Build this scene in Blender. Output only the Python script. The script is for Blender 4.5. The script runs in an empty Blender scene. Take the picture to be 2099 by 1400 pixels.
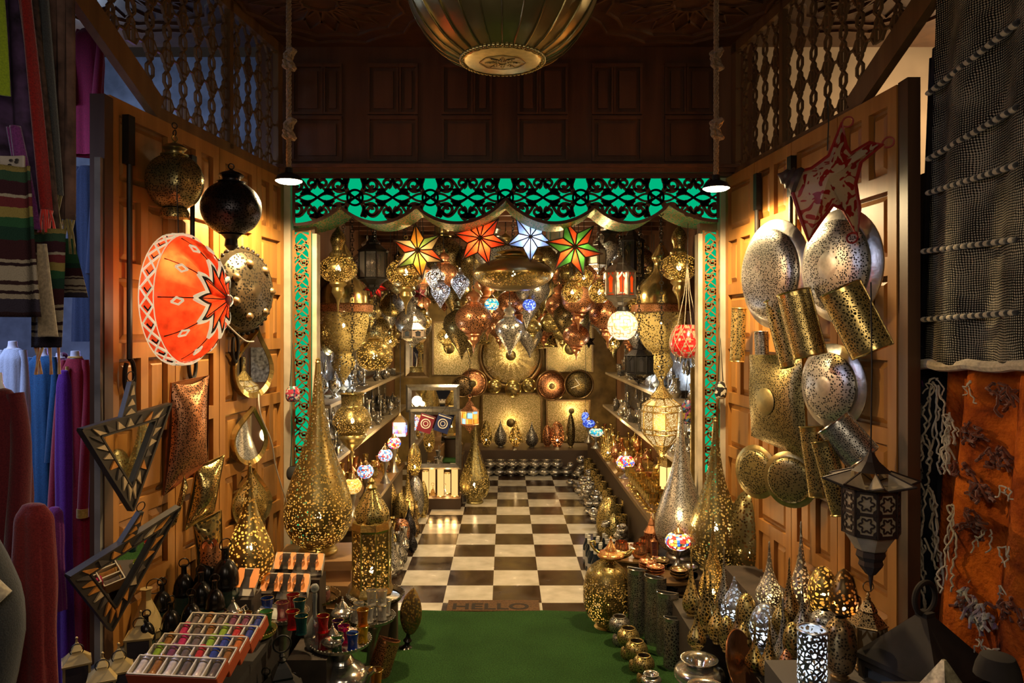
import bpy, math, random
from mathutils import Vector, Matrix, Euler
random.seed(7)
PI = math.pi
F, CX, CY, H = 1505.0, 1036.0, 673.0, 1.69      # focal length in px, principal point, eye height (m)
COL = bpy.context.scene.collection
def R(d): return math.radians(d)
def P(px, py, Y):                                # point at depth Y seen at this place of the photo
    return Vector(((px-CX)*Y/F, Y, H-(py-CY)*Y/F))
def onZ(px, py, Z):                              # point on the horizontal level Z
    return P(px, py, (H-Z)*F/(py-CY))
def doorY(px, off=0.0):                          # depth of the folded door leaves at this column
    if px < CX: return (1.829-off)/((CX-px)/F+0.119)
    return (1.61-off)/((px-CX)/F+0.071)
# ------------------------------------------------------------------ materials
MATS = {}
def nodes(name):
    m = bpy.data.materials.new(name); m.use_nodes = True
    nt = m.node_tree; nt.nodes.clear()
    out = nt.nodes.new('ShaderNodeOutputMaterial')
    return m, nt, out
def N(nt, t, **kw):
    n = nt.nodes.new('ShaderNode'+t)
    for k, v in kw.items():
        if k.startswith('i_'):
            key = k[2:]
            key = int(key) if key.isdigit() else key.replace('_', ' ')
            n.inputs[key].default_value = v
        else: setattr(n, k, v)
    return n
def L(nt, a, b): nt.links.new(a, b)
def rgba(c): return (c[0], c[1], c[2], 1)
def obco(nt, scale=1.0, stretch=(1,1,1)):
    tc = N(nt, 'TexCoord'); mp = N(nt, 'Mapping')
    mp.inputs['Scale'].default_value = tuple(scale*s for s in stretch)
    L(nt, tc.outputs['Object'], mp.inputs['Vector']); return mp.outputs[0]
def ramp(nt, fac, stops, interp='LINEAR'):
    r = N(nt, 'ValToRGB'); cr = r.color_ramp; cr.interpolation = interp
    while len(cr.elements) < len(stops): cr.elements.new(.5)
    for e, (p, c) in zip(cr.elements, stops):
        e.position = p; e.color = rgba(c) if len(c) == 3 else c
    L(nt, fac, r.inputs[0]); return r.outputs[0]
def bsdf(nt, col, rough=.5, metal=0.0, spec=.5):
    b = N(nt, 'BsdfPrincipled')
    b.inputs['Base Color'].default_value = rgba(col); b.inputs['Roughness'].default_value = rough
    b.inputs['Metallic'].default_value = metal; b.inputs['Specular IOR Level'].default_value = spec
    return b
def bump(nt, b, h, strength=.3, dist=.01):
    n = N(nt, 'Bump'); n.inputs['Strength'].default_value = strength; n.inputs['Distance'].default_value = dist
    L(nt, h, n.inputs['Height']); L(nt, n.outputs[0], b.inputs['Normal'])
def plain(name, col, rough=.6, metal=0.0, spec=.4, noise=0.0, nscale=8, bmp=0.0):
    if name in MATS: return MATS[name]
    m, nt, out = nodes(name); b = bsdf(nt, col, rough, metal, spec)
    if noise or bmp:
        nz = N(nt, 'TexNoise', i_Scale=nscale, i_Detail=3.0); L(nt, obco(nt), nz.inputs['Vector'])
        if noise:
            c = ramp(nt, nz.outputs[0], [(.3, [x*(1-noise) for x in col]), (.7, [min(1, x*(1+noise)) for x in col])])
            L(nt, c, b.inputs['Base Color'])
        if bmp: bump(nt, b, nz.outputs[0], bmp, .004)
    L(nt, b.outputs[0], out.inputs[0]); MATS[name] = m; return m
METAL = dict(brass=(.74,.54,.19), gold=(.60,.46,.17), olive=(.44,.36,.15), silver=(.66,.63,.56), pewter=(.42,.40,.35),
             bronze=(.36,.24,.11), copper=(.74,.34,.16), iron=(.05,.045,.05), steel=(.60,.62,.66), darkbrass=(.33,.25,.10), smoke=(.17,.13,.075))
def metal(kind, rough=.28, bmp=.25):
    k = 'metal_%s_%d' % (kind, rough*100)
    if k in MATS: return MATS[k]
    m, nt, out = nodes(k); b = bsdf(nt, METAL[kind], rough, .88)
    nz = N(nt, 'TexNoise', i_Scale=38.0, i_Detail=2.0); L(nt, obco(nt), nz.inputs['Vector'])
    bump(nt, b, nz.outputs[0], bmp, .004)
    c = ramp(nt, nz.outputs[0], [(.3, [x*.72 for x in METAL[kind]]), (.7, METAL[kind])])
    L(nt, c, b.inputs['Base Color'])
    L(nt, b.outputs[0], out.inputs[0]); MATS[k] = m; return m
def hole_mask(nt, co, pat, scale):
    """1 where the sheet is pierced"""
    if pat == 'dots':
        v = N(nt, 'TexVoronoi', feature='F1'); v.inputs['Scale'].default_value = scale; v.inputs['Randomness'].default_value = .75
        L(nt, co, v.inputs['Vector'])
        g = N(nt, 'Math', operation='LESS_THAN', i_1=.40); L(nt, v.outputs['Distance'], g.inputs[0]); return g.outputs[0]
    if pat == 'net':
        v = N(nt, 'TexVoronoi', feature='DISTANCE_TO_EDGE'); v.inputs['Scale'].default_value = scale
        L(nt, co, v.inputs['Vector'])
        g = N(nt, 'Math', operation='GREATER_THAN', i_1=.155); L(nt, v.outputs['Distance'], g.inputs[0]); return g.outputs[0]
    # rosettes: concentric rings around scattered centres, broken by a fine net
    v = N(nt, 'TexVoronoi', feature='F1'); v.inputs['Scale'].default_value = scale*.2; L(nt, co, v.inputs['Vector'])
    s = N(nt, 'Math', operation='MULTIPLY', i_1=30.0); L(nt, v.outputs['Distance'], s.inputs[0])
    sn = N(nt, 'Math', operation='SINE'); L(nt, s.outputs[0], sn.inputs[0])
    v2 = N(nt, 'TexVoronoi', feature='DISTANCE_TO_EDGE'); v2.inputs['Scale'].default_value = scale*1.1; L(nt, co, v2.inputs['Vector'])
    a = N(nt, 'Math', operation='MULTIPLY', i_1=.09); L(nt, sn.outputs[0], a.inputs[0])
    ad = N(nt, 'Math', operation='ADD'); L(nt, v2.outputs['Distance'], ad.inputs[0]); L(nt, a.outputs[0], ad.inputs[1])
    g = N(nt, 'Math', operation='GREATER_THAN', i_1=.19); L(nt, ad.outputs[0], g.inputs[0]); return g.outputs[0]
def pierced(kind, pat='net', cell=.014, lit=False, rough=.33, z0=None, z1=None, hole=None):
    """metal sheet with cut-outs; the lit ones are really open, the others show a dark inside"""
    k = 'pierced_%s_%s_%d_%d_%s_%s_%s' % (kind, pat, round(cell*1000*2), lit, z0, z1, hole)
    if k in MATS: return MATS[k]
    m, nt, out = nodes(k); co = obco(nt)
    b = bsdf(nt, [x*(.42 if lit else .85) for x in METAL[kind]], rough, .85); cell *= 1.25 if lit else .95
    nz = N(nt, 'TexNoise', i_Scale=30.0, i_Detail=1.0); L(nt, co, nz.inputs['Vector']); bump(nt, b, nz.outputs[0], .25, .004)
    msk = hole_mask(nt, co, pat, 1/cell)
    if z0 is not None:       # plain bands above and below
        sp = N(nt, 'SeparateXYZ'); L(nt, co, sp.inputs[0])
        g1 = N(nt, 'Math', operation='GREATER_THAN', i_1=z0); L(nt, sp.outputs['Z'], g1.inputs[0])
        g2 = N(nt, 'Math', operation='LESS_THAN', i_1=z1); L(nt, sp.outputs['Z'], g2.inputs[0])
        m1 = N(nt, 'Math', operation='MULTIPLY'); L(nt, g1.outputs[0], m1.inputs[0]); L(nt, g2.outputs[0], m1.inputs[1])
        m2 = N(nt, 'Math', operation='MULTIPLY'); L(nt, m1.outputs[0], m2.inputs[0]); L(nt, msk, m2.inputs[1]); msk = m2.outputs[0]
    mix = N(nt, 'MixShader'); L(nt, msk, mix.inputs[0])
    if lit:
        geo = N(nt, 'NewGeometry'); d = N(nt, 'BsdfDiffuse'); d.inputs[0].default_value = rgba([min(1, x*1.15) for x in METAL[kind]])
        mb = N(nt, 'MixShader'); L(nt, geo.outputs['Backfacing'], mb.inputs[0]); L(nt, b.outputs[0], mb.inputs[1]); L(nt, d.outputs[0], mb.inputs[2])
        tr = N(nt, 'BsdfTransparent')
        L(nt, mb.outputs[0], mix.inputs[1]); L(nt, tr.outputs[0], mix.inputs[2])
    else:
        hc = hole or [x*.05 for x in METAL[kind]]  # unlit inside put into the hole colour unless one is given
        h = bsdf(nt, hc, .8, 0, .1)
        L(nt, b.outputs[0], mix.inputs[1]); L(nt, h.outputs[0], mix.inputs[2])
    L(nt, mix.outputs[0], out.inputs[0]); MATS[k] = m; return m
def glow(name, col, s):
    k = 'glow_'+name
    if k in MATS: return MATS[k]
    m, nt, out = nodes(k); e = N(nt, 'Emission', i_Strength=s); e.inputs[0].default_value = rgba(col)
    L(nt, e.outputs[0], out.inputs[0]); m.cycles.emission_sampling = 'NONE'; MATS[k] = m; return m
def paper(name, col, tr=.8, noise=.25):     # thin lit glass / skin: light goes through it
    k = 'pane_'+name
    if k in MATS: return MATS[k]
    m, nt, out = nodes(k)
    nz = N(nt, 'TexNoise', i_Scale=22.0, i_Detail=4.0); L(nt, obco(nt), nz.inputs['Vector'])
    c = ramp(nt, nz.outputs[0], [(.3, [x*(1-noise) for x in col]), (.7, [min(1, x*(1+noise*.5)) for x in col])])
    t = N(nt, 'BsdfTranslucent'); L(nt, c, t.inputs[0]); b = bsdf(nt, col, .25, 0); L(nt, c, b.inputs['Base Color'])
    mx = N(nt, 'MixShader', i_0=tr); L(nt, b.outputs[0], mx.inputs[1]); L(nt, t.outputs[0], mx.inputs[2])
    L(nt, mx.outputs[0], out.inputs[0]); MATS[k] = m; return m
def glass(name, col, fac=.25, rough=.05):
    k = 'glass_'+name
    if k in MATS: return MATS[k]
    m, nt, out = nodes(k); t = N(nt, 'BsdfTransparent'); t.inputs[0].default_value = rgba(col)
    b = bsdf(nt, [x*.5 for x in col], rough, 0, .8)
    lw = N(nt, 'LayerWeight', i_Blend=.35)
    mm = N(nt, 'Math', operation='ADD', i_1=fac); L(nt, lw.outputs['Facing'], mm.inputs[0]); mm.use_clamp = True
    mx = N(nt, 'MixShader'); L(nt, mm.outputs[0], mx.inputs[0]); L(nt, t.outputs[0], mx.inputs[1]); L(nt, b.outputs[0], mx.inputs[2])
    L(nt, mx.outputs[0], out.inputs[0]); MATS[k] = m; return m
def mosaic(name, cols, s=2.5, cell=.011):
    k = 'mosaic_'+name
    if k in MATS: return MATS[k]
    m, nt, out = nodes(k); co = obco(nt)
    v = N(nt, 'TexVoronoi', feature='F1', distance='CHEBYCHEV'); v.inputs['Scale'].default_value = 1/cell; v.inputs['Randomness'].default_value = .35
    L(nt, co, v.inputs['Vector'])
    sp = N(nt, 'SeparateColor'); L(nt, v.outputs['Color'], sp.inputs[0])
    n = len(cols); c = ramp(nt, sp.outputs[0], [(i/n, q) for i, q in enumerate(cols)], 'CONSTANT')
    ve = N(nt, 'Math', operation='LESS_THAN', i_1=.44); L(nt, v.outputs['Distance'], ve.inputs[0])
    st = N(nt, 'Math', operation='MULTIPLY', i_1=s); L(nt, ve.outputs[0], st.inputs[0])
    e = N(nt, 'Emission'); L(nt, c, e.inputs[0]); L(nt, st.outputs[0], e.inputs[1])
    b = bsdf(nt, (.3,.3,.3), .2); L(nt, c, b.inputs['Base Color'])
    ad = N(nt, 'AddShader'); L(nt, e.outputs[0], ad.inputs[0]); L(nt, b.outputs[0], ad.inputs[1])
    L(nt, ad.outputs[0], out.inputs[0]); m.cycles.emission_sampling = 'NONE'; MATS[k] = m; return m
def wood(name, a, b_, axis=2, rough=.45, scale=1.0):
    k = 'wood_'+name
    if k in MATS: return MATS[k]
    m, nt, out = nodes(k); st = [14, 14, 14]; st[axis] = 1.2
    nz = N(nt, 'TexNoise', i_Scale=scale, i_Detail=6.0, i_Distortion=.6); L(nt, obco(nt, 1, st), nz.inputs['Vector'])
    c = ramp(nt, nz.outputs[0], [(.28, a), (.72, b_)]); b = bsdf(nt, a, rough); L(nt, c, b.inputs['Base Color'])
    bump(nt, b, nz.outputs[0], .15, .003)
    L(nt, b.outputs[0], out.inputs[0]); MATS[k] = m; return m
def cloth(name, a, b_=None, scale=260, rough=.9, sheen=.3, vel=False):
    k = 'cloth_'+name
    if k in MATS: return MATS[k]
    m, nt, out = nodes(k); b_ = b_ or [x*.6 for x in a]
    nz = N(nt, 'TexNoise', i_Scale=float(scale), i_Detail=2.0); L(nt, obco(nt), nz.inputs['Vector'])
    c = ramp(nt, nz.outputs[0], [(.3, b_), (.7, a)]); b = bsdf(nt, a, rough, 0, .2); L(nt, c, b.inputs['Base Color'])
    b.inputs['Sheen Weight'].default_value = sheen
    bump(nt, b, nz.outputs[0], .4, .003); L(nt, b.outputs[0], out.inputs[0]); MATS[k] = m; return m
def stripes(name, stops, zlo, zhi, rough=.95):
    """woven cloth striped along local Z between zlo and zhi"""
    k = 'stripes_'+name
    if k in MATS: return MATS[k]
    m, nt, out = nodes(k); co = obco(nt); sp = N(nt, 'SeparateXYZ'); L(nt, co, sp.inputs[0])
    nz = N(nt, 'TexNoise', i_Scale=60.0, i_Detail=2.0); L(nt, co, nz.inputs['Vector'])
    sc = N(nt, 'Math', operation='MULTIPLY_ADD', i_1=.008, i_2=-.004); L(nt, nz.outputs[0], sc.inputs[0])
    ad = N(nt, 'Math', operation='ADD'); L(nt, sp.outputs['Z'], ad.inputs[0]); L(nt, sc.outputs[0], ad.inputs[1])
    mr = N(nt, 'MapRange'); mr.inputs['From Min'].default_value = zlo; mr.inputs['From Max'].default_value = zhi
    L(nt, ad.outputs[0], mr.inputs['Value'])
    c = ramp(nt, mr.outputs[0], stops, 'CONSTANT')
    b = bsdf(nt, (.5,.5,.5), rough, 0, .1); L(nt, c, b.inputs['Base Color'])
    w = N(nt, 'TexNoise', i_Scale=300.0, i_Detail=1.0); L(nt, co, w.inputs['Vector']); bump(nt, b, w.outputs[0], .6, .004)
    L(nt, b.outputs[0], out.inputs[0]); MATS[k] = m; return m
# ------------------------------------------------------------------ mesh builder
def catmull(pts, n):
    if n <= 1 or len(pts) < 3: return list(pts)
    out = []
    for i in range(len(pts)-1):
        p0 = pts[max(i-1, 0)]; p1 = pts[i]; p2 = pts[i+1]; p3 = pts[min(i+2, len(pts)-1)]
        for j in range(n):
            t = j/n
            out.append(tuple(.5*((2*b)+(-a+c)*t+(2*a-5*b+4*c-d)*t*t+(-a+3*b-3*c+d)*t**3) for a, b, c, d in zip(p0, p1, p2, p3)))
    out.append(tuple(pts[-1])); return out
class MB:
    def __init__(s): s.v = []; s.f = []; s.m = []; s.cur = 0; s.T = None
    def add(s, vs, fs):
        o = len(s.v)
        for v in vs:
            v = Vector(v)
            if s.T is not None: v = s.T @ v
            s.v.append(v[:])
        for f in fs: s.f.append(tuple(o+i for i in f)); s.m.append(s.cur)
        return s
    def box(s, x0, x1, y0, y1, z0, z1):
        vs = [(x, y, z) for z in (z0, z1) for y in (y0, y1) for x in (x0, x1)]
        return s.add(vs, [(0,2,3,1),(4,5,7,6),(0,1,5,4),(2,6,7,3),(0,4,6,2),(1,3,7,5)])
    def lathe(s, prof, seg=28, sm=4, lobes=0, amp=0.0, sq=1.0, c=(0,0,0), scale=(1,1), close=False):
        pr = catmull([(r, z) for r, z in prof], sm); vs = []; fs = []; n = len(pr)
        for r, z in pr:
            r = max(r, 0.0)
            for k in range(seg):
                a = 2*PI*k/seg; q = r*scale[0]*(1+amp*(abs(math.cos(a*lobes/2))-.6) if lobes else 1)
                vs.append((c[0]+q*math.cos(a), c[1]+q*math.sin(a)*sq, c[2]+z*scale[1]))
        for i in range(n-1):
            for k in range(seg):
                a, b = i*seg+k, i*seg+(k+1) % seg
                fs.append((a, b, b+seg, a+seg))
        if pr[0][0] > 1e-4: fs.append(tuple(range(seg))[::-1]) if close else None
        if pr[-1][0] > 1e-4 and close: fs.append(tuple((n-1)*seg+k for k in range(seg)))
        return s.add(vs, [f for f in fs if f])
    def ball(s, c, r, seg=14, sq=(1,1,1)):
        vs = []; fs = []; rows = max(6, seg//2)
        for i in range(rows+1):
            t = PI*i/rows
            for k in range(seg):
                a = 2*PI*k/seg
                vs.append((c[0]+r*sq[0]*math.sin(t)*math.cos(a), c[1]+r*sq[1]*math.sin(t)*math.sin(a), c[2]-r*sq[2]*math.cos(t)))
        for i in range(rows):
            for k in range(seg):
                a, b = i*seg+k, i*seg+(k+1) % seg; fs.append((a, b, b+seg, a+seg))
        return s.add(vs, fs)
    def tube(s, pts, r, seg=8, cap=True):
        pts = [Vector(p) for p in pts]; n = len(pts)
        rr = r if isinstance(r, (list, tuple)) else [r]*n
        vs = []; fs = []; up = None
        for i, p in enumerate(pts):
            d = (pts[min(i+1, n-1)]-pts[max(i-1, 0)])
            if d.length < 1e-9: d = Vector((0,0,1))
            d.normalize()
            if up is None:
                up = Vector((0,0,1)) if abs(d.z) < .9 else Vector((1,0,0))
            x = d.cross(up)
            if x.length < 1e-6: x = d.orthogonal()
            x.normalize(); y = x.cross(d).normalized(); up = y
            for k in range(seg):
                a = 2*PI*k/seg; vs.append(p+x*rr[i]*math.cos(a)+y*rr[i]*math.sin(a))
        for i in range(n-1):
            for k in range(seg):
                a, b = i*seg+k, i*seg+(k+1) % seg; fs.append((a, b, b+seg, a+seg))
        if cap: fs.append(tuple(range(seg))[::-1]); fs.append(tuple((n-1)*seg+k for k in range(seg)))
        return s.add(vs, fs)
    def ring(s, c, R_, r, axis='z', seg=28, seg2=8, sq=1.0):
        pts = []
        vs = []; fs = []
        for i in range(seg):
            a = 2*PI*i/seg
            for k in range(seg2):
                b = 2*PI*k/seg2; q = R_+r*math.cos(b); h = r*math.sin(b)
                x, y, z = q*math.cos(a), q*math.sin(a)*sq, h
                if axis == 'y': x, y, z = x, h, y
                if axis == 'x': x, y, z = h, x, y
                vs.append((c[0]+x, c[1]+y, c[2]+z))
        for i in range(seg):
            for k in range(seg2):
                a = i*seg2+k; b = i*seg2+(k+1) % seg2; c2 = ((i+1) % seg)*seg2+(k+1) % seg2; d = ((i+1) % seg)*seg2+k
                fs.append((a, d, c2, b))
        return s.add(vs, fs)
    def strip(s, pts2, w, t, fn):
        """flat bar following 2-D points; fn(u, v, depth) -> 3-D"""
        n = len(pts2)
        if n < 2: return s
        vs = []; fs = []
        ww = w if isinstance(w, (list, tuple)) else [w]*n
        for i, (u, v) in enumerate(pts2):
            a = pts2[max(i-1, 0)]; b = pts2[min(i+1, n-1)]; dx, dy = b[0]-a[0], b[1]-a[1]; l = math.hypot(dx, dy) or 1
            nx, ny = -dy/l*ww[i]/2, dx/l*ww[i]/2
            vs += [fn(u+nx, v+ny, 0), fn(u-nx, v-ny, 0), fn(u+nx, v+ny, t), fn(u-nx, v-ny, t)]
        for i in range(n-1):
            o = 4*i; q = o+4
            fs += [(o, q, q+1, o+1), (o+2, o+3, q+3, q+2), (o, o+2, q+2, q), (o+1, q+1, q+3, o+3)]
        return s.add(vs, fs)
    def prism(s, poly, t, fn):
        n = len(poly); vs = [fn(u, v, 0) for u, v in poly]+[fn(u, v, t) for u, v in poly]
        return s.add(vs, [tuple(range(n)), tuple(range(2*n-1, n-1, -1))]+[(i, (i+1) % n, n+(i+1) % n, n+i) for i in range(n)])
    def ngon(s, n, prof, c=(0,0,0), rot=0.0):
        vs = []; fs = []
        for r, z in prof:
            for k in range(n):
                a = 2*PI*(k+.5)/n+rot; vs.append((c[0]+r*math.cos(a), c[1]+r*math.sin(a), c[2]+z))
        for i in range(len(prof)-1):
            for k in range(n): a, b = i*n+k, i*n+(k+1) % n; fs.append((a, b, b+n, a+n))
        fs.append(tuple(range(n))[::-1]); fs.append(tuple((len(prof)-1)*n+k for k in range(n)))
        return s.add(vs, fs)
    def build(s, name, mat, parent=None, loc=None, flat=False, angle=40):
        me = bpy.data.meshes.new(name); me.from_pydata(s.v, [], s.f)
        for mm in (mat if isinstance(mat, (list, tuple)) else [mat]): me.materials.append(mm)
        if isinstance(mat, (list, tuple)): me.polygons.foreach_set('material_index', s.m)
        if not flat:
            me.polygons.foreach_set('use_smooth', [True]*len(me.polygons))
            try: me.set_sharp_from_angle(angle=R(angle))
            except Exception: pass
        me.update()
        o = bpy.data.objects.new(name, me); COL.objects.link(o)
        if parent is not None: o.parent = parent
        if loc is not None: o.location = loc
        return o
def tag(o, label=None, cat=None, group=None, kind=None):
    if label: o['label'] = label
    if cat: o['category'] = cat
    if group: o['group'] = group
    if kind: o['kind'] = kind
    return o
def struct(name, mb, mat, parent=None, **kw):
    o = mb.build(name, mat, parent, **kw)
    if parent is None: o['kind'] = 'structure'
    return o
def thing(name, label, cat, loc=(0,0,0), rot=(0,0,0), group=None):
    o = bpy.data.objects.new(name, None); COL.objects.link(o); o.empty_display_size = .05
    o.location = loc; o.rotation_euler = rot if isinstance(rot, (tuple, list)) else (0,0,rot)
    return tag(o, label, cat, group)
KIDS = {}
def dup(root, loc, rot=None, label=None, scale=None, swap=None):
    """copy of a thing with its parts, sub-parts and lamp"""
    if root.name not in KIDS:
        KIDS[root.name] = [(c, [g for g in COL.objects if g.parent == c]) for c in COL.objects if c.parent == root]
    r = root.copy(); COL.objects.link(r); r.location = loc
    if rot is not None: r.rotation_euler = rot if isinstance(rot, (tuple, list)) else (0,0,rot)
    if label: r['label'] = label
    if scale: r.scale = (scale,)*3 if isinstance(scale, (int, float)) else scale
    for ch, gs in KIDS[root.name]:
        c = ch.copy(); COL.objects.link(c); c.parent = r
        for g in gs:
            d = g.copy(); COL.objects.link(d); d.parent = c
    return r
WARM = (1, .66, .30); COOL = (.72, .86, 1)
def point(loc, power, col=WARM, parent=None, r=.012):
    l = bpy.data.lights.new('point_light', 'POINT'); l.energy = power; l.color = col; l.shadow_soft_size = r
    o = bpy.data.objects.new('point_light', l); COL.objects.link(o); o.location = loc
    if parent is not None: o.parent = parent
    return o
GLOWS = dict(warm=lambda: glow('warm', (1,.66,.28), 45), cool=lambda: glow('cool', (.75,.88,1), 45))
def bulb(root, z, r, power, tone='warm', x=0, y=0):
    power *= 1.9
    m = MB().lathe([(0,-1),(.55,-.6),(.8,0),(.5,.7),(.15,1.3),(0,1.6)], seg=10, sm=2, scale=(r, r), c=(x, y, z))
    m.build('bulb', GLOWS[tone](), root)
    point((x, y, z), power, WARM if tone == 'warm' else COOL, root, r*.8)
# ------------------------------------------------------------------ the setting
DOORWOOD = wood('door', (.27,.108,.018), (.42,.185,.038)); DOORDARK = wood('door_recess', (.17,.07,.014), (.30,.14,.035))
DARKWOOD = wood('dark', (.045,.018,.008), (.09,.04,.016)); PANELWOOD = wood('panel', (.085,.035,.015), (.14,.06,.026))
POSTWOOD = wood('post', (.10,.05,.02), (.20,.11,.04)); PLASTER = plain('plaster', (.42,.36,.26), .9, noise=.3, nscale=5)
IRON = plain('iron', (.03,.028,.026), .45, .7, noise=.3, bmp=.3)
def floor_material():
    m, nt, out = nodes('floor_tiles'); tc = N(nt, 'TexCoord'); mp = N(nt, 'Mapping', vector_type='TEXTURE')
    mp.inputs['Location'].default_value = (-.0806, 4.825, -.5); mp.inputs['Scale'].default_value = (.304, .304, 1)
    L(nt, tc.outputs['Object'], mp.inputs[0])
    ck = N(nt, 'TexChecker', i_Scale=1.0); ck.inputs['Color2'].default_value = (.70,.64,.52,1); ck.inputs['Color1'].default_value = (.045,.026,.016,1)
    L(nt, mp.outputs[0], ck.inputs['Vector'])
    nz = N(nt, 'TexNoise', i_Scale=9.0, i_Detail=5.0); L(nt, tc.outputs['Object'], nz.inputs['Vector'])
    c = ramp(nt, nz.outputs[0], [(.3, (.72,.7,.66)), (.7, (1,1,1))])
    mx = N(nt, 'Mix', data_type='RGBA', blend_type='MULTIPLY'); mx.inputs[0].default_value = 1.0
    L(nt, ck.outputs[0], mx.inputs[6]); L(nt, c, mx.inputs[7])
    sp = N(nt, 'SeparateXYZ'); L(nt, tc.outputs['Object'], sp.inputs[0])
    g = N(nt, 'Math', operation='GREATER_THAN', i_1=4.33); L(nt, sp.outputs['Y'], g.inputs[0])
    m2 = N(nt, 'Mix', data_type='RGBA'); L(nt, g.outputs[0], m2.inputs[0]); m2.inputs[6].default_value = (.03,.027,.024,1); L(nt, mx.outputs[2], m2.inputs[7])
    b = bsdf(nt, (1,1,1), .16, 0, .5); L(nt, m2.outputs[2], b.inputs['Base Color'])
    r = ramp(nt, nz.outputs[0], [(.3, (.1,.1,.1)), (.75, (.3,.3,.3))]); L(nt, r, b.inputs['Roughness'])
    L(nt, b.outputs[0], out.inputs[0]); return m
struct('floor', MB().box(-4.2, 4.2, .6, 9.4, -.1, 0), floor_material())
def dims(mb, x, y, z): return mb.box(x[0], x[1], y[0], y[1], z[0], z[1])
struct('ceiling', MB().box(-4.2, 4.2, .6, 4.36, 3.36, 3.46), DARKWOOD)
struct('ceiling_shop', MB().box(-1.5, 1.5, 4.46, 9.4, 2.62, 2.7), DARKWOOD)
b = MB()
for i in range(16): b.box(-1.4, 1.4, 4.62+i*.3, 4.66+i*.3, 2.585, 2.62)
struct('trim_1', b, wood('beam', (.10,.035,.015), (.17,.07,.03), 0))
struct('wall_back', MB().box(-1.5, 1.5, 9.3, 9.4, 0, 2.7), plain('goldwall', (.30,.20,.06), .5, .3, noise=.4))
struct('wall_left', MB().box(-1.5, -1.4, 4.46, 9.3, 0, 2.62), PANELWOOD)
struct('wall_right', MB().box(1.4, 1.5, 4.46, 9.3, 0, 2.62), PANELWOOD)
# carved star-work on the ceiling of the porch
b = MB(); fn = lambda u, v, d: (u, v, 3.36-d)
for cx, cy in ((-.95,3.75),(0,3.55),(.95,3.75),(-1.9,3.6),(1.9,3.6)):
    for k in range(16):
        a = 2*PI*k/16
        pts = [(cx+r*math.cos(a+t), cy+r*math.sin(a+t)) for r, t in ((.09,0),(.24,.2),(.36,0),(.24,-.2),(.09,0))]
        b.strip(pts, .012, .012, fn)
    for r in (.09,.40,.50):
        b.strip([(cx+r*(1+.08*(k % 2))*math.cos(PI*k/12), cy+r*(1+.08*(k % 2))*math.sin(PI*k/12)) for k in range(25)], .012, .014, fn)
struct('trim_2', b, wood('carved', (.075,.035,.014), (.13,.06,.024)))
# panelled wall over the opening
struct('wall_upper', MB().box(-1.47, 1.47, 4.36, 4.46, 2.58, 3.46), PANELWOOD)
b = MB(); pf = lambda x0, x1, z0, z1, b: (b.box(x0-.014, x1+.014, 4.333, 4.36, z1, z1+.02), b.box(x0-.014, x1+.014, 4.34, 4.36, z0-.014, z0),
    b.box(x0-.014, x0, 4.34, 4.36, z0, z1), b.box(x1, x1+.014, 4.34, 4.36, z0, z1), b.box(x0+.022, x1-.022, 4.345, 4.36, z0+.022, z1-.022))
for px in (650,805,957,1112,1265,1414):
    X = (px-CX)*4.35/F
    pf(X-.135, X+.135, 2.69, 2.925, b); s = .03 if px < 1036 else -.03
    pf(X-.135, X+s-.005, 2.97, 3.235, b); pf(X+s+.02, X+.135, 2.97, 3.235, b)
struct('trim_3', b, PANELWOOD)
struct('trim_4', MB().box(-1.36, 1.36, 4.28, 4.36, 2.60, 2.625).box(-1.33, 1.33, 4.31, 4.36, 2.585, 2.60).box(-1.36, 1.36, 4.26, 4.36, 2.625, 2.645), PANELWOOD)
# posts each side of the opening
def post(n, s):
    b = MB().box(s*1.31 if s < 0 else 1.27, -1.27 if s < 0 else 1.31, 4.34, 4.5, 0, 2.58)
    struct('trim_%d' % n, b, PLASTER)
post(5, -1); post(6, 1)
struct('trim_7', MB().box(-1.142,-1.115,4.34,4.42,0,2.25), plain('whitestrip', (.55,.47,.33), .7, noise=.3))
struct('trim_8', MB().box(1.14,1.165,4.34,4.42,0,2.25), MATS['whitestrip'])
struct('trim_9', MB().box(-1.27,-1.142,4.40,4.46,0,2.58).box(1.165,1.27,4.40,4.46,0,2.58), POSTWOOD)
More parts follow.
